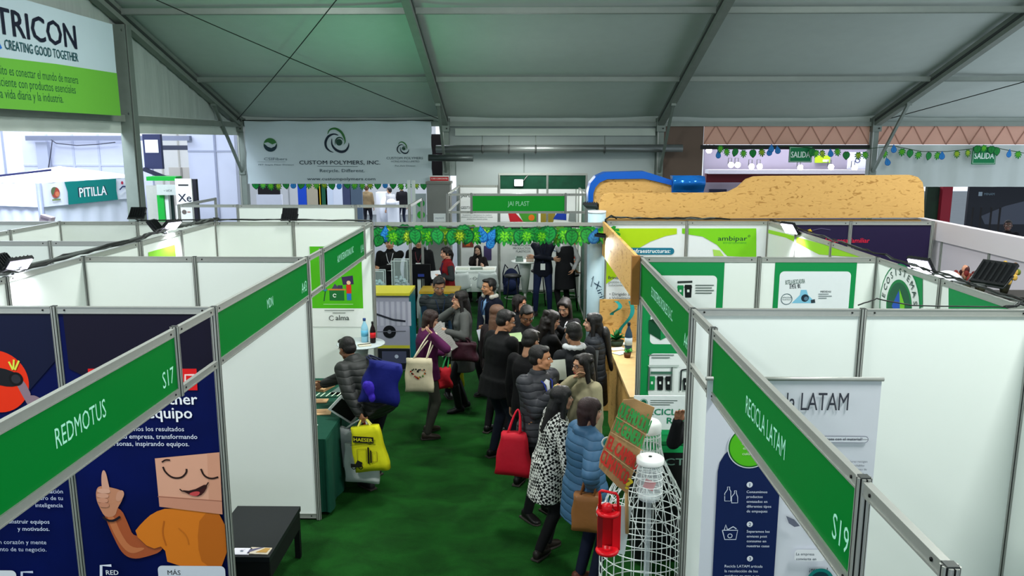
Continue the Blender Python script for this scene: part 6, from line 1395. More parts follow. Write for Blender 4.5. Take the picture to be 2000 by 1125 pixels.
# ================================================================== WIRE BOTTLE, SIGN, RED CARRIER, JAR
cx, cyy = .93, 5.62; RB = .335
t = thing('wire_bottle', 'giant white wire-mesh bottle with a white lid standing in the right aisle', 'sculpture', (.855, 5.22, 0)); t.scale = (.93, .93, 1.11); WW = mat('#e3e8e6', .35, 0, .02, 6)
prof = [(RB*.96, .03), (RB, .12), (RB, .30), (RB, .50), (RB*.99, .72), (RB*.95, .84), (RB*.84, .95), (RB*.66, 1.06), (RB*.48, 1.15), (RB*.36, 1.22), (.105, 1.27), (.098, 1.38)]
def rad(z):
    for (r0, z0), (r1, z1) in zip(prof[:-1], prof[1:]):
        if z <= z1: return r0+(r1-r0)*max(0, (z-z0))/(z1-z0)
    return prof[-1][0]
for k in range(18): z = .04+k*.078; MB().tube([(rad(z)*math.cos(a*PI/18), rad(z)*math.sin(a*PI/18), z) for a in range(36)], .0034, WW, 5, closed=True).build('ring_wire', t)
for k in range(26): a = 2*PI*k/26; MB().tube([(rad(.03+j*.09)*math.cos(a), rad(.03+j*.09)*math.sin(a), .03+j*.09) for j in range(16)], .0034, WW, 5).build('upright_wire', t)
for k in range(9):
    for s_ in (-1, 1): MB().tube([(rad(z)*1.01*math.cos(2*PI*k/9+s_*z*2.2), rad(z)*1.01*math.sin(2*PI*k/9+s_*z*2.2), z) for z in [.75+.055*j for j in range(11)]], .003, WW, 4).build('slanting_wire', t)
MB().lathe([(.100, 1.385), (.103, 1.39), (.103, 1.435), (.085, 1.455), (.04, 1.465), (0, 1.467)], (0, 0, 0), mat('#eef0ee', .35), 30).build('lid', t)
t = thing('clear_jar', 'clear plastic jar with a flat white lid in front of the wire bottle neck', 'jar', (.80, 4.74, 0)); t.scale = (.87, .87, 1)
jz = float(at_y(1273, 970, 4.74)[2]); jt = float(at_y(1273, 893, 4.74)[2]); t.location.z = jz
hh = jt-jz; MB().lathe([(.0, .005), (.085, .005), (.090, .02), (.092, hh*.8), (.086, hh*.9)], (0, 0, 0), mat('#dfeaea', .05, 0, 0, 5, alpha=.30), 28).build('jar_body', t); MB().lathe([(.098, hh*.86), (.100, hh*.88), (.100, hh*.98), (.094, hh), (0, hh+.004)], (0, 0, 0), mat('#eceeea', .35), 30).build('lid', t); MB().lathe([(.013, hh+.001), (.013, hh+.008), (0, hh+.008)], (0, 0, 0), mat('#3a3d3c', .4), 12).build('vent', t)
for k in range(4): MB().tube([(.0945*math.cos(a*PI/15), .0945*math.sin(a*PI/15), hh*(.15+.18*k)) for a in range(30)], .002, WW, 5, closed=True).build('rib', t)
MB().box((.0, .0, hh*.30), (.08, .004, .06), mat('#c94a50', .5), Matrix.Rotation(.4, 3, 'Y')).build('slip_inside', t)
st = thing('pedestal', 'thin clear stand carrying the lidded jar beside the wire bottle', 'stand', (.80, 4.74, 0)); MB().lathe([(.08, 0), (.08, .02), (.02, .03), (.02, jz-.03), (.07, jz-.01), (0, jz-.001)], (0, 0, 0), mat('#c9d4d6', .1, alpha=.35, noise=0), 16).build('pole', st)
# cardboard protest sign
sy = 4.80; P = Print((0, sy, 0), (1, 0, 0), (0, 0, 1)); cn = [P.px(*p) for p in ((1218, 782), (1240, 780), (1279, 797), (1262, 850), (1235, 930), (1226, 966), (1205, 950), (1170, 914), (1172, 896), (1190, 850))]
ctr = P.px(1225, 870); t = thing('cardboard_sign', 'hand-painted cardboard sign asking about climate change in green and red', 'sign', (ctr[0], sy, ctr[1]))
MB().prism([(a-ctr[0], b_-ctr[1]) for a, b_ in cn], (0, .008, 0), (1, 0, 0), (0, 0, 1), (0, -1, 0), .008, mat('#b08a5c', .85, 0, .10, 12, .4)).build('cardboard', t)
def slant(s_, ua, va, ub, vb, hpx, col):
    a, b_ = P.px(ua, va), P.px(ub, vb); rot = math.atan2(b_[1]-a[1], b_[0]-a[0]); l_ = math.hypot(b_[0]-a[0], b_[1]-a[1])
    v, f, x0_, x1_ = text_mesh(s_); P.k += 1; sx = l_/(x1_-x0_); hz = P.px(0, va-hpx)[1]-P.px(0, va)[1]; sh = .30
    for ox, oz in ((0, 0), (.003, 0), (-.003, 0), (0, .003)):
        vs = []
        for q_ in v: X, Z_ = (q_[0]-x0_)*sx, q_[1]*hz/.7; vs.append(P.w(a[0]+ox+X*math.cos(rot)+Z_*sh, a[1]+oz+X*math.sin(rot)+Z_))
        P.mb.add(vs, f, mat(col, .6, noise=.05)); P.k += .2
slant('QUE EMOCIÓN', 1205, 810, 1264, 847, 26, '#3c9a4c'); slant('TE GENERA', 1196, 838, 1252, 876, 24, '#3c9a4c'); slant('EL CAMBIO', 1184, 874, 1242, 920, 24, '#c8362c'); slant('CLIMATICO', 1171, 900, 1222, 948, 24, '#c8362c'); slant('?', 1220, 952, 1230, 958, 20, '#d8c02c')
for a, b_ in (((1203, 813), (1268, 852)), ((1193, 843), (1256, 880)), ((1182, 878), (1244, 924))): P.line([a, b_], .004, '#caa878', True)
P.k += 2; P.build('painted_letters', t); MB().tube([(0, .02, -.15), (.02, .03, -.62)], .012, mat('#c9a870', .7), 8).build('stick', t)
# carrier with red handle
rx, ryy = .66, 4.66; top = at_y(1190, 958, ryy); bot = at_y(1200, 1078, ryy); t = thing('carrier', 'glossy red carrier frame with handle and two round holders hanging before the mesh', 'carrier', (float(top[0]), ryy, float(bot[2]))); H_ = float(top[2]-bot[2]); RD = mat('#c4101c', .35, 0, .05, 8)
MB().box((.055, .03, H_*.36), (.05, .02, H_*.72), RD).build('back_panel', t); MB().box((.0, .05, H_*.36), (.13, .012, H_*.72), RD).build('rear_sheet', t)
MB().tube([(-.055, 0, H_*.70), (-.060, 0, H_*.98), (-.050, 0, H_), (.045, 0, H_*.95), (.055, 0, H_*.9), (.060, 0, H_*.68)], .009, RD, 8).build('handle', t)
for zz in (.0, .62): MB().lathe([(.0, 0), (.070, 0), (.075, .012), (.070, .022), (.03, .024), (.03, .01), (0, .01)], (-.005, 0, H_*zz), RD, 24).build('round_holder', t)
MB().lathe([(.020, 0), (.032, .02), (.032, H_*.13), (.02, H_*.16), (0, H_*.16)], (-.012, .0, H_*.63), RD, 18).build('spout', t); MB().box((-.05, .02, H_*.34), (.03, .02, H_*.56), mat('#7a1018', .5)).build('side_rib', t)
o = thing('plastic_board', 'translucent white plate behind the red carrier', 'board', (float(at_y(1206, 1000, 4.84)[0]), 4.84, float(at_y(1206, 1080, 4.84)[2]))); MB().box((0, 0, .17), (.15, .01, .34), mat('#cfdcdc', .2, alpha=.8), Matrix.Rotation(.12, 3, 'Y')).build('plate', o); MB().tube([(-.09+.045*math.cos(a*PI/10), -.01, .30+.06*math.sin(a*PI/10)) for a in range(20)], .006, mat('#e3e8e6', .4), 6, closed=True).build('round_rim', o)
o = thing('round_dish', 'small round white dish with a teal face beside the cardboard sign', 'dish', tuple(at_y(1187, 864, 4.86))); MB().lathe([(0, 0), (.038, 0), (.042, .006), (.040, .010), (.034, .006), (0, .006)], (0, 0, 0), mat('#dfe6e4', .4), 22, Matrix.Rotation(PI/2, 3, 'X')).build('rim', o); MB().ell((0, -.008, 0), (.030, .003, .030), mat('#1f7a7a', .5), nu=16).build('face', o)
# goods glimpsed over the right wall
t = thing('shelf_rack', 'tall dark rack half hidden behind the slanting right wall', 'rack', (4.15, 8.0, 0)); zR = 1.95
MB().box((0, 0, zR-.02), (1.3, .5, .03), mat('#2a2624', .6)).build('shelf_board', t)
for sx in (-1, 1):
    for sy in (-1, 1): MB().box((sx*.62, sy*.22, zR/2), (.03, .03, zR), mat('#26221f', .6)).build('upright', t)
gp = at_y(1890, 572, 7.2)
t.location = (float(gp[0])+.1, 7.2, float(gp[2])-zR)
t.location.z = 0
for ch in t.children:
    if ch.name.startswith('upright'): ch.scale.z = 1
zR2 = float(gp[2]); 
for ch in list(t.children): bpy.data.objects.remove(ch)
MB().box((0, 0, zR2-.02), (1.1, .36, .03), mat('#2a2624', .6)).build('shelf_board', t)
for sx in (-1, 1):
    for sy in (-1, 1): MB().box((sx*.53, sy*.15, (zR2-.03)/2), (.03, .03, zR2-.03), mat('#26221f', .6)).build('upright', t)
def gpos(u): q_ = at_y(u, 560, 7.2); return (float(q_[0]), 7.2, zR2)
o = thing('plastic_bag', 'round white plastic bundle on the rack behind the right wall', 'bag', gpos(1848)); mb = MB(); mb.ell((0, 0, .10), (.14, .10, .11), TM); mb.ell((.07, .02, .07), (.08, .08, .08), TM); v, f = remesh(mb, .012, 4); q_ = MB(); q_.add(v, f, mat('#e6e6ea', .4, 0, .06, 9, .5), True); q_.build('bundle', o)
def bouquet(label, u, cols, seed, h):
    o = thing('bouquet', label, 'flowers', gpos(u)); rr = random.Random(seed)
    MB().lathe([(.03, 0), (.06, h*.5), (0, h*.5)], (0, 0, 0), mat('#3a3a2a', .7), 12).build('wrapper', o)
    for k in range(26):
        a = rr.uniform(0, 6.28); e = rr.uniform(0, .9); d_ = Vector((math.cos(a)*math.sin(e), math.sin(a)*math.sin(e)*.6, math.cos(e))); p = d_*h*rr.uniform(.7, 1.05)
        mb = MB(); mb.tube([(0, 0, h*.3), p], .004, mat('#4a5a2a', .7), 5); mb.ell(p, (.022, .022, .03), mat(rr.choice(cols), .6), nu=7, nv=5); mb.build('bloom', o)
bouquet('bunch of dark red and brown dried flowers on the rack behind the right wall', 1885, ['#6a1c18', '#8f4a34', '#3c1210', '#c08a70'], 3, .22)
bouquet('bunch of golden green dried flowers at the right end of that rack', 1962, ['#a87c2c', '#6f7a2a', '#c9a24a', '#5a3a1c'], 4, .26)
bouquet('pale leafy bunch between the dark red and golden flowers', 1915, ['#8fa08a', '#b9c4ae', '#5f7a5a'], 6, .18)

# ================================================================== PEOPLE
PP = {}
def W(u, v, Y): return tuple(at_y(u, v, Y))
DK1, DK2 = '#141519', '#1c1f26'
PP['bend'] = person('person in charcoal quilted jacket bending over the green table with bags in hand', -1.60, 7.80, 142, 1.68, lean=46, bulk=1.05, top=('puffer', '#3c3f3e'), length=.10, pants='#141824', hood=True, hair='shortfull', skin='#8f6248',
    hands=(W(703, 812, 7.45), W(628, 752, 8.05)), pose=('grip', 'relax'), hpitch=20, feet=((-.14, -.12, 5), (.14, .10, -5)), shoes='#2b2a2c')
PP['purple'] = person('person in a purple jacket with hand on brow and a cream tote bag', -1.16, 9.12, 28, 1.56, 'f', lean=4, bulk=1.10, top=('jacket', '#5e1650'), length=.14, pants='#4a4c42', hair='bob', haircol='#2c1814', skin='#c0937a',
    hands=(W(865, 690, 9.3), W(846, 655, 8.92)), pose=('grip', 'flat'), palm=(None, (.2, 1, 0)), hpitch=18, glasses='#2a1a1c', feet=((-.12, .06, -10), (.13, -.06, 14)), shoes='#3b332b', elbow=(None, (1, .3, -.3)))
PP['vest'] = person('person in a dark quilted vest and blue sleeves looking down with a white badge', -1.16, 10.55, 285, 1.72, bulk=1.22, top=('vest', '#2f373b'), sleeve='#1b3a56', hair='short', haircol='#14100f', skin='#a87a5c', hpitch=22, lanyard=('#1c3050', '#c8303c', .10), pants='#15171d',
    hands=(W(880, 690, 10.2), W(850, 700, 10.2)))
PP['grey'] = person('person in a grey coat and tall black boots holding a newspaper', -.80, 10.02, 196, 1.62, 'f', top=('coat', '#6b6d6b'), length=.34, hair='long', haircol='#15100f', skin='#c89a7c', pants='#17171b', shoes='#0e0e10', boots=True, glasses='#8a2c30', shirt='#121317',
    hands=(W(874, 648, 9.75), W(884, 604, 9.98)), pose=('grip', 'relax'), hyaw=-8, feet=((-.08, .08, 0), (.09, -.04, -14)), elbow=(None, (1, .6, -1)))
PP['navy'] = person('young person in a navy suit with white hood and pale blue shirt', -.46, 10.62, 222, 1.68, top=('suit', '#141c34'), length=.16, shirt='#7fa6d0', hood='#c9c6bc', hair='shortfull', skin='#b07f5c', pants='#12141c', hyaw=-12, lanyard=('#22406a', None, .2),
    hands=(W(952, 640, 10.3), W(936, 645, 10.35)), pose=('grip', 'grip'))
PP['red'] = person('person in a red and grey jacket reading papers by the display cases', -1.40, 14.30, 205, 1.62, 'f', top=('jacket', '#b01e26'), length=.08, sleeve='#3a3f42', hair='pony', haircol='#1a1210', skin='#c9967c', shirt='#22284a', pants='#1a1f33', hpitch=6,
    hands=(W(858, 540, 14.0), W(866, 545, 14.0)), pose=('grip', 'grip'), vox=.018)
PP['blackleft'] = person('person in black with a white badge, left of the two behind the display cases', -2.50, 14.6, 275, 1.78, bulk=1.15, top=('suit', '#0d0e10'), length=.10, shirt='#0f1013', lanyard=('#b9bcc0', None, .22), pants='#8b8578', vox=.018, hands=(W(742, 525, 14.3), None))
PP['blackright'] = person('person in black hooded jacket and badge, right of two behind the display cases', -1.97, 14.75, 268, 1.78, bulk=1.15, top=('suit', '#101216'), length=.10, lanyard=('#6a2c34', '#d8a0a8', .22), pants='#15161a', vox=.018, hood='#14161a')
PP['seated'] = person('long-haired person in black seated with hand to mouth behind the reception desk', -1.04, 17.62, 262, 1.62, 'f', top=('jacket', '#1b1416'), hair='long', haircol='#120d0c', sit=.50, shirt='#c9b8b0', skin='#c29a84', hands=(W(945, 520, 17.25), W(929, 497, 17.42)), feet=((-.10, .42, 0), (.10, .42, 0)), vox=.018, pants='#15151a', elbow=((-.5, .2, -1), (.5, .2, -1)))
PP['arms'] = person('person in a dark polo and blue jeans standing with folded arms and a badge', .38, 15.9, 268, 1.78, bulk=1.12, top=('shirt', '#141a2c'), length=.10, pants='#1d2c58', shoes='#1b1a1c', skin='#b08468', hair='short', hands=(W(1044, 502, 15.68), W(1080, 506, 15.64)), pose=('relax', 'relax'), lanyard=('#1a2036', None, .04), feet=((-.14, .0, -8), (.14, .02, 8)), vox=.018, elbow=((-1, -.1, -.6), (1, -.1, -.6)))
PP['apron'] = person('person in white shirt and long black waistcoat at the central booth, seen from behind', .82, 15.75, 118, 1.76, top=('shirt', '#dfe0e2'), length=.02, pants='#101114', hair='short', skin='#b08468', hands=(W(1124, 528, 15.7), W(1120, 526, 15.55)), vox=.018, elbow=((-1, -.6, -.4), (1, -.6, -.4)))
# waistcoat over the shirt
r_ = PP['apron']['root']; mb = MB(); s_ = 1.76/1.7
rings(mb, [(Vector((0, 0, z*s_)), a*s_, b_*s_, Vector((1, 0, 0)), Vector((0, 1, 0))) for z, a, b_ in ((.55, .21, .16), (.80, .205, .16), (.95, .20, .155), (1.10, .172, .14), (1.26, .185, .145), (1.36, .165, .125), (1.40, .10, .09))], TM); v, f = remesh(mb, .018, 3); o = MB(); o.add(v, f, mat('#121316', .8, 0, .1, 12, .4), True); o.build('waistcoat', r_)
PP['smile'] = person('laughing person with dark fringe behind the front group', -.08, 9.95, 318, 1.58, 'f', top=('jacket', '#1c1d22'), hair='bob', haircol='#1a1010', skin='#c98f72', hpitch=4, hyaw=12, pants=DK1)
PP['brown'] = person('person with long light brown hair seen from behind in the group', -.34, 9.22, 62, 1.60, 'f', top=('jacket', '#2a2022'), hair='long', haircol='#6b4a36', skin='#c49a80', pants=DK1)
PP['glass'] = person('person in plain black jacket with glasses, back turned, leftmost of the tight group', -.27, 8.38, 38, 1.72, bulk=1.2, lean=7, top=('jacket', '#0c0d10'), length=.16, pants='#151d30', hair='shortfull', skin='#b58262', glasses='#1a1a1c', hpitch=16, hyaw=-22,
    hands=(W(990, 675, 8.75), W(1002, 672, 8.62)), pose=('grip', 'grip'), feet=((-.12, 0, 0), (.12, 0, 6)))
PP['shades'] = person('person with dark glasses and cropped hair facing down in the middle of the group', .02, 8.98, 285, 1.66, top=('jacket', '#17171b'), hair='short', skin='#8f6448', hpitch=26, glasses='#0a0a0c', pants=DK1)
PP['mid'] = person('black-haired person in black, back turned, just behind the grey padded jacket', .05, 7.72, 64, 1.66, bulk=1.05, top=('jacket', '#0d0c0f'), length=.10, hair='shortfull', skin='#a97c60', hpitch=14, pants=DK1, hyaw=-14)
PP['curly'] = person('person with dark curly hair and black leather jacket facing right', .28, 8.84, 18, 1.62, 'f', top=('jacket', '#101114'), hair='curly', haircol='#17100e', skin='#c09078', glasses='#5a4a44', hpitch=16, pants=DK1, hands=(None, W(1108, 655, 9.05)))
PP['facing'] = person('smiling person in a black cardigan facing the camera and looking down', .52, 9.62, 242, 1.62, 'f', top=('suit', '#0f1013'), hair='long', haircol='#1a1110', skin='#c99a80', hpitch=24, lanyard=('#dfe0e4', None, .30), pants=DK1, hands=(W(1090, 640, 9.3), W(1104, 646, 9.3)), pose=('grip', 'grip'))
PP['suit'] = person('person in a dark grey suit jacket seen from behind right of the group', .52, 7.86, 118, 1.70, bulk=1.1, top=('suit', '#25282d'), length=.14, hair='shortfull', skin='#a87a5c', hpitch=12, hood='#c2c6c8', pants=DK2)
PP['longhair'] = person('person with very long black hair and grey sleeveless coat at the chipboard counter', .80, 8.70, 172, 1.62, 'f', top=('vest', '#343940'), sleeve='#6f767c', length=.34, hair='long', haircol='#0c0b0d', skin='#c0947c', pants=DK1)
# hair falling to the waist
r_ = PP['longhair']['root']; mb = MB(); cap(mb, (0, -.12, 1.38), (0, -.19, .98), .085, .040, TM, 12, .6, (0, 1, 0)); v, f = remesh(mb, .012, 2); o = MB(); o.add(v, f, mat('#0c0b0d', .45, 0, .25, 30, .5, .4, kind='hair'), True); o.build('hair', r_)
PP['greypuff'] = person('person in a grey padded jacket and white shirt with blue lanyard, looking right', .13, 7.04, -48, 1.68, bulk=1.04, top=('puffer', '#44454b'), length=.12, shirt='#e2e2e6', lanyard=('#2a3a9a', None, .24), hair='short', haircol='#15100f', skin='#b57f5c', pants='#15161b',
    hands=(W(1050, 815, 7.0), W(1078, 770, 6.80)), pose=('relax', 'grip'), hyaw=38, elbow=(None, (.3, -.5, -1)), feet=((-.12, .02, 0), (.12, .0, 4)))
PP['cream'] = person('person in a cream coat and glasses eating with hand at mouth', .56, 7.12, 222, 1.58, 'f', top=('coat', '#c8be98'), length=.36, hair='curly', haircol='#160e0e', skin='#b88a6c', glasses='#1a1416', hands=(None, W(1121, 740, 6.95)), pose=('relax', 'relax'), hyaw=-10, pants=DK1, elbow=(None, (.8, .6, -1)), bulk=1.08)
PP['hound'] = person('dark-haired person in a black and white houndstooth coat and dark boots', .22, 6.34, 22, 1.54, 'f', lean=7, side=9, top=('houndstooth', ''), length=.36, hair='long', haircol='#120e0f', skin='#b08068', pants='#0f1013', shoes='#221d1a', boots=False, bulk=.95, feet=((-.08, .02, -20), (.05, -.12, -34)))
PP['blue'] = person('person in a light blue quilted coat with a brown shoulder bag', .485, 5.86, 24, 1.57, 'f', top=('puffer', '#4d7ba3'), length=.30, hood=True, hair='bob', haircol='#33191a', skin='#c09078', pants='#131c38', shoes='#5a3024', bulk=1.12, hands=(None, W(1160, 955, 5.72)), feet=((-.06, .0, 0), (.10, .04, 0)), hpitch=6)
PP['wave'] = person('person in black behind the wire bottle raising a hand', 1.42, 5.84, 205, 1.66, top=('jacket', '#101216'), hair='short', skin='#9a6a50', hands=(None, W(1324, 822, 5.72)), pose=('relax', 'relax'), palm=(None, (-.8, .3, 0)), pants=DK1, elbow=(None, (.3, .2, -1)))
PP['hidden'] = person('seated person behind the white panel whose hand reaches over the green table', -2.98, 7.62, 8, 1.62, 'f', lean=14, top=('jacket', '#c02c34'), sit=.52, hair='pony', skin='#c9907c', hands=(W(622, 735, 8.0), None), pose=('relax', 'relax'), feet=((-.1, .36, 0), (.1, .36, 0)), vox=.016, pants=DK1)
shell_chair(-3.02, 7.60, -PI/2+.1, 'grey shell chair behind the green table', '#8f9896')
# rear hall visitors
PP['far1'] = person('distant visitor in a beige hooded top seen from behind in the rear hall', *at_z(718, 435, 0)[:2]*np.array([.93, .93]), 85, 1.75, bulk=1.15, top=('jacket', '#a58f6a'), hood=True, pants='#2a2c38', hair='short', haircol='#5a3a2a', vox=.03)
PP['far2'] = person('distant visitor in a white shirt leaning at a white machine', *at_z(768, 425, 0)[:2]*np.array([.86, .86]), 150, 1.72, lean=20, bulk=1.15, top=('shirt', '#dfe0e4'), pants='#4a5a7a', hair='short', vox=.03)
PP['far3'] = person('distant visitor in a dark jacket behind the white-shirted one', *at_z(786, 424, 0)[:2]*np.array([.88, .88]), 120, 1.75, top=('jacket', '#1b1a20'), pants='#26304a', hair='short', vox=.03)
PP['far4'] = person('distant visitor in white and black seated at the rear hall cabinet', float(at_y(562, 390, 23.6)[0]), 23.6, 170, 1.70, lean=18, sit=.5, top=('jacket', '#20232e'), hair='short', haircol='#1a1414', pants='#1c1e2a', feet=((-.1, .4, 0), (.1, .4, 0)), vox=.03, shirt='#e6e6ea')
PP['far5'] = person('distant visitor in a dark suit behind the green column of the left hall', float(at_y(329, 418, 17.6)[0]), 17.6, 265, 1.62, top=('suit', '#1e2232'), shirt='#dfe2ea', pants='#1c1e2a', vox=.03)
PP['far6'] = person('dark silhouetted visitor before the dark backdrop at the far right', float(at_y(1966, 420, 18.5)[0]), 18.4, 240, 1.72, bulk=1.2, top=('jacket', '#14131a'), pants='#101014', vox=.03, skin='#5a4238')
PP['far7'] = person('distant visitor in striped dark trousers below the empty frame', *at_z(742, 455, 0)[:2]*np.array([.75, .75]), 80, 1.70, top=('jacket', '#7a6a50'), pants='#1f1d24', vox=.03) if False else None

# ------------------------------------------------------------------ things held and carried
def bagprint(b, y, fn): P = Print((0, y, 0), (1, 0, 0), (0, 0, 1)); fn(P); P.build('printed_graphic', b)
pb = PP['bend']; hb_ = pb['hands'][0]
B = bag('tote_bag', 'yellow shopping bag with black lettering and a forklift print', W(712, 832, 7.35), .36, .12, .46, '#d6d418', face=262, handles=[hb_, hb_], hcol='#e0dc6a', taper=.80, tilt=-.16)
def yb(P):
    P.rect(-.10, .31, .11, .375, '#1c1c18'); P.text('HAESER', 0.005, .325, .05, '#d8d420', 'c', .03, fit=.19); P.line([(-.13, .28), (.13, .30)], .004, '#2a2a20')
    P.line([(-.06, .10), (-.06, .24), (.03, .25), (.03, .12)], .005, '#5a5a22'); P.rect(.045, .10, .062, .27, '#14140f'); P.rect(.072, .11, .085, .24, '#14140f'); P.line([(.09, .12), (.14, .13), (.14, .23), (.09, .22), (.09, .12)], .006, '#8a7a20')
    P.poly([(-.13, .05), (-.02, .06), (-.01, .11), (-.06, .13), (-.08, .09), (-.13, .09)], '#1c1c18'); P.ring(-.10, .055, .02, .008, '#14140f'); P.ring(-.03, .06, .02, .008, '#14140f')
bagprint(B, -.066, yb)
bag('paper_bag', 'plain white bag hanging below and behind the yellow one', W(705, 868, 7.42), .36, .06, .40, '#d9dedb', face=262, handles=[hb_, hb_], taper=.96)
bag('paper_bag', 'white bag with a grey mark left of the yellow one', W(680, 838, 7.55), .24, .08, .42, '#d3d6d6', face=240, handles=[hb_, hb_], taper=.9, tilt=.12)
bag('paper_bag', 'red bag edge squeezed between the white bags', W(700, 842, 7.60), .20, .06, .30, '#c8202a', face=255, handles=[hb_, hb_])
sh = pb['sh'][1]; bag('shoulder_bag', 'large royal blue cloth bag slung on the back of the bending person', W(752, 708, 7.50), .40, .18, .42, '#131c74', face=285, handles=[sh+Vector((0, 0, .06)), sh+Vector((.03, -.02, .08))], hcol='#20264a', taper=.8, tilt=.20, sag=.06)
o = thing('purple_pouch', 'bunched violet pouch on the near side of the royal blue bag', 'pouch', W(722, 765, 7.36)); mb = MB(); mb.ell((0, 0, .03), (.05, .04, .08), TM); mb.ell((-.03, 0, .06), (.04, .04, .05), TM); mb.ell((.02, .0, -.06), (.035, .04, .05), TM); v, f = remesh(mb, .010, 2); q_ = MB(); q_.add(v, f, mat('#3a24b4', .6, 0, .15, 20, .6), True); q_.build('pouch_body', o)
o = thing('tablet_folder', 'white-edged black folder hanging at the table edge beside the bending person', 'folder', W(676, 800, 7.62), .5); R_ = Matrix.Rotation(.7, 3, 'Y') @ Matrix.Rotation(.3, 3, 'X'); MB().box((0, 0, 0), (.30, .014, .20), mat('#d6dad8', .5), R_).build('cover', o); MB().box(R_ @ Vector((0, -.009, 0)), (.25, .006, .155), BLACK, R_).build('dark_face', o)
pu = PP['purple']; B = bag('tote_bag', 'cream cotton tote with a small flower heart print', W(818, 700, 8.82), .34, .09, .40, '#cfc4a6', face=268, handles=[pu['sh'][1]+Vector((.0, -.02, .06)), pu['sh'][1]+Vector((.05, 0, .05))], hcol='#d6ccb2', taper=.88, rough=.9)
def heart(P):
    rr = random.Random(9)
    for k in range(26):
        a = 2*PI*k/26; x = .075*math.sin(a)**3*1.1; z = .062*(math.cos(a)*.81-math.cos(2*a)*.31-math.cos(3*a)*.12-math.cos(4*a)*.06)+.235
        P.disc(x+rr.uniform(-.008, .008), z+rr.uniform(-.008, .008), rr.uniform(.006, .013), rr.choice(['#1c1a1a', '#b8402c', '#d07a3a', '#5a7a3a', '#c9a040', '#2a2a2a'] if x > -.02 else ['#1c1a1a', '#2c3a2a', '#a03a2c']))
bagprint(B, -.050, heart)
h_ = pu['hands'][0]; o = thing('paper_cup', 'white paper cup held by the person in purple', 'cup', (h_.x+.01, h_.y-.02, h_.z-.02)); MB().lathe([(.026, 0), (.036, .085), (.038, .088), (.034, .086), (.03, .07), (0, .07)], (0, 0, 0), mat('#e8e4dc', .5), 18).build('cup_body', o); MB().lathe([(.033, .075), (0, .075)], (0, 0, 0), mat('#3a2014', .3), 14).build('drink', o)
bag('plastic_bag', 'small crumpled red bag hanging at the side of the person in purple', W(868, 718, 9.2), .19, .12, .26, '#b01824', face=280, handles=[h_, h_], hcol='#2a8a4a', taper=.7, sag=.05)
bag('tote_bag', 'yellow and black bag beyond the red crumpled one', W(890, 712, 10.3), .22, .10, .32, '#c9c01c', face=280, handles=[W(886, 690, 10.35)]*2, hcol='#1f8a3a')
g = PP['grey']; bag('handbag', 'burgundy leather handbag on the forearm of the grey-coated person', W(907, 668, 9.72), .36, .15, .25, '#3a1c26', face=262, handles=[g['elbow'][0]+Vector((-.02, -.03, .0)), g['elbow'][0]+Vector((.02, -.05, .0))], rough=.4, taper=.8, sag=.04, soft=.2)
o = thing('newspaper', 'folded grey newspaper held out by the grey-coated person', 'newspaper', W(862, 662, 9.70), .25); R_ = Matrix.Rotation(-.55, 3, 'Y') @ Matrix.Rotation(-.5, 3, 'X'); MB().box((0, 0, 0), (.23, .008, .40), mat('#9a9894', .8, 0, .05, 20), R_).build('front_sheet', o); MB().box(R_ @ Vector((.006, .010, -.004)), (.23, .006, .40), mat('#8f8c88', .8), R_).build('rear_sheet', o)
P = Print(R_ @ Vector((0, -.0045, 0)), R_ @ Vector((1, 0, 0)), R_ @ Vector((0, 0, 1))); 
for k in range(12): P.line([(-.09, .16-k*.027), (.09, .16-k*.027)], .003, '#76746f')
P.build('printed_lines', o)
n_ = PP['navy']; o = thing('leaflet', 'white leaflet with a blue mark held by the young person in navy', 'leaflet', W(945, 652, 10.22), .1); R_ = Matrix.Rotation(-.25, 3, 'Y') @ Matrix.Rotation(-.3, 3, 'X'); MB().box((0, 0, -.05), (.14, .006, .24), mat('#cfd6de', .5), R_).build('sheet', o); P = Print(R_ @ Vector((0, -.004, -.05)), R_ @ Vector((1, 0, 0)), R_ @ Vector((0, 0, 1))); P.ring(0, 0, .03, .008, '#2c4a9a'); P.build('mark', o)
r0 = PP['red']; o = thing('papers', 'white papers in the hands of the person in red', 'papers', tuple(r0['hands'][0]), .6); MB().box((0, -.02, .02), (.21, .006, .16), mat('#e3e6ea', .5), Matrix.Rotation(-.6, 3, 'X')).build('sheet', o)
gl = PP['glass']; o = thing('leaflet', 'green and white leaflet held by the black-jacketed person with glasses', 'leaflet', tuple(gl['hands'][1]+Vector((.05, .03, .02))), .4); MB().box((0, 0, 0), (.15, .005, .12), mat('#a9c48f', .5), Matrix.Rotation(-.8, 3, 'X')).build('sheet', o)
gp_ = PP['greypuff']; bag('tote_bag', 'bright red carrier bag hanging from the arm of the grey padded jacket', W(1003, 845, 6.82), .36, .15, .40, '#c0142a', face=255, handles=[W(1012, 800, 6.9)]*2, taper=.62, rough=.6)
o = thing('snack', 'crumpled yellowish snack wrapper in the hand above the houndstooth coat', 'snack', tuple(gp_['hands'][1]+Vector((.0, -.02, -.01))))
mb = MB(); rr = random.Random(4)
for k in range(9): mb.ell((rr.uniform(-.03, .03), rr.uniform(-.03, .03), rr.uniform(-.05, .04)), (.028, .022, .02), TM, Matrix.Rotation(rr.uniform(0, 3), 3, 'Y'))
v, f = remesh(mb, .008, 0); q_ = MB(); q_.add(v, f, mat('#b5a860', .5, 0, .2, 40, .5), True); q_.build('wrapper', o)
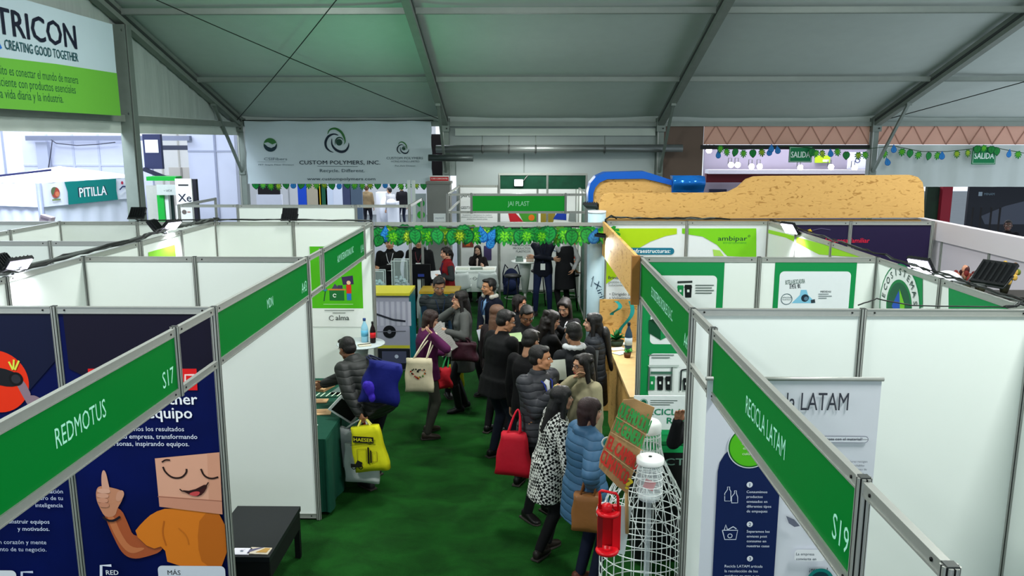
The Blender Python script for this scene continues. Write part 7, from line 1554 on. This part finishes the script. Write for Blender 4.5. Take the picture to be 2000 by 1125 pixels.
o = thing('booklet', 'white booklet held between the grey jacket and the cream coat', 'booklet', W(1090, 722, 7.35), .3); MB().box((0, 0, 0), (.15, .02, .19), mat('#c3cabf', .5), Matrix.Rotation(-.3, 3, 'X')).build('pages', o); MB().box((0, -.012, 0), (.153, .004, .193), mat('#d2d8cc', .5), Matrix.Rotation(-.3, 3, 'X')).build('cover', o)
bl = PP['blue']; bag('shoulder_bag', 'tan brown leather shoulder bag at the hip of the light blue coat', W(1147, 965, 5.62), .24, .13, .29, '#8a5a30', face=255, handles=[bl['sh'][1]+Vector((.03, -.02, .03)), bl['sh'][1]+Vector((.06, 0, .01))], rough=.45, taper=.86, hcol='#7a4c28', soft=.15)
f_ = PP['facing']; o = thing('phone', 'small pale phone held by the smiling person facing the camera', 'phone', tuple(f_['hands'][1]+Vector((0, -.02, .02))), .2); MB().box((0, 0, 0), (.07, .008, .13), mat('#c9ccd2', .3), Matrix.Rotation(-1.0, 3, 'X')).build('case', o); MB().box((0, -.005, .003), (.06, .004, .11), mat('#22252c', .2), Matrix.Rotation(-1.0, 3, 'X')).build('screen', o)

# ------------------------------------------------------------------ repeats carry one group phrase
GROUPS = {'exhibition_booth': 'system booths along the aisles', 'floodlight': 'floodlights clamped to the booth walls', 'cable': 'cables lying on the wall tops', 'person': 'visitors and staff at the fair',
          'display_board': 'display boards in the rear hall', 'chair': 'shell chairs', 'bar_stool': 'bar stools of the central booth', 'poster': 'posters on the booth walls', 'envelope': 'envelopes on the green table', 'leaflet': 'leaflets',
          'tote_bag': 'carrier bags in hand', 'paper_bag': 'paper bags', 'exit_sign': 'green exit signs', 'leaf_garland': 'leaf garlands', 'white_partition': 'pale partitions of the neighbouring halls', 'vitrine': 'clear cases of plastic flakes',
          'kiosk': 'machine kiosks', 'ribbon': 'teal ribbons', 'potted_plant': 'plants on the chipboard counter', 'flyer': 'papers on the chipboard counter', 'bouquet': 'dried flower bunches', 'fence_post': 'thin dark posts before the backdrop',
          'frame_upright': 'thin white frame uprights', 'brochure_pile': 'booklets on the reception desk', 'sample_box': 'samples on the bar table', 'poster_board': 'poster boards in the left hall', 'duct': 'ducts on the rear wall', 'banner': 'large hanging banners', 'white_machine': 'white machines in the rear hall', 'shoulder_bag': 'shoulder bags', 'plastic_bag': 'plastic bags', 'water_bottle': 'water bottles', 'sign_board': 'small sign boards', 'table': 'tables'}
for o in scene.objects:
    if o.parent is None and 'label' in o and 'group' not in o:
        k = o.name.split('.')[0]
        if k in GROUPS: o['group'] = GROUPS[k]
bpy.context.view_layer.update()
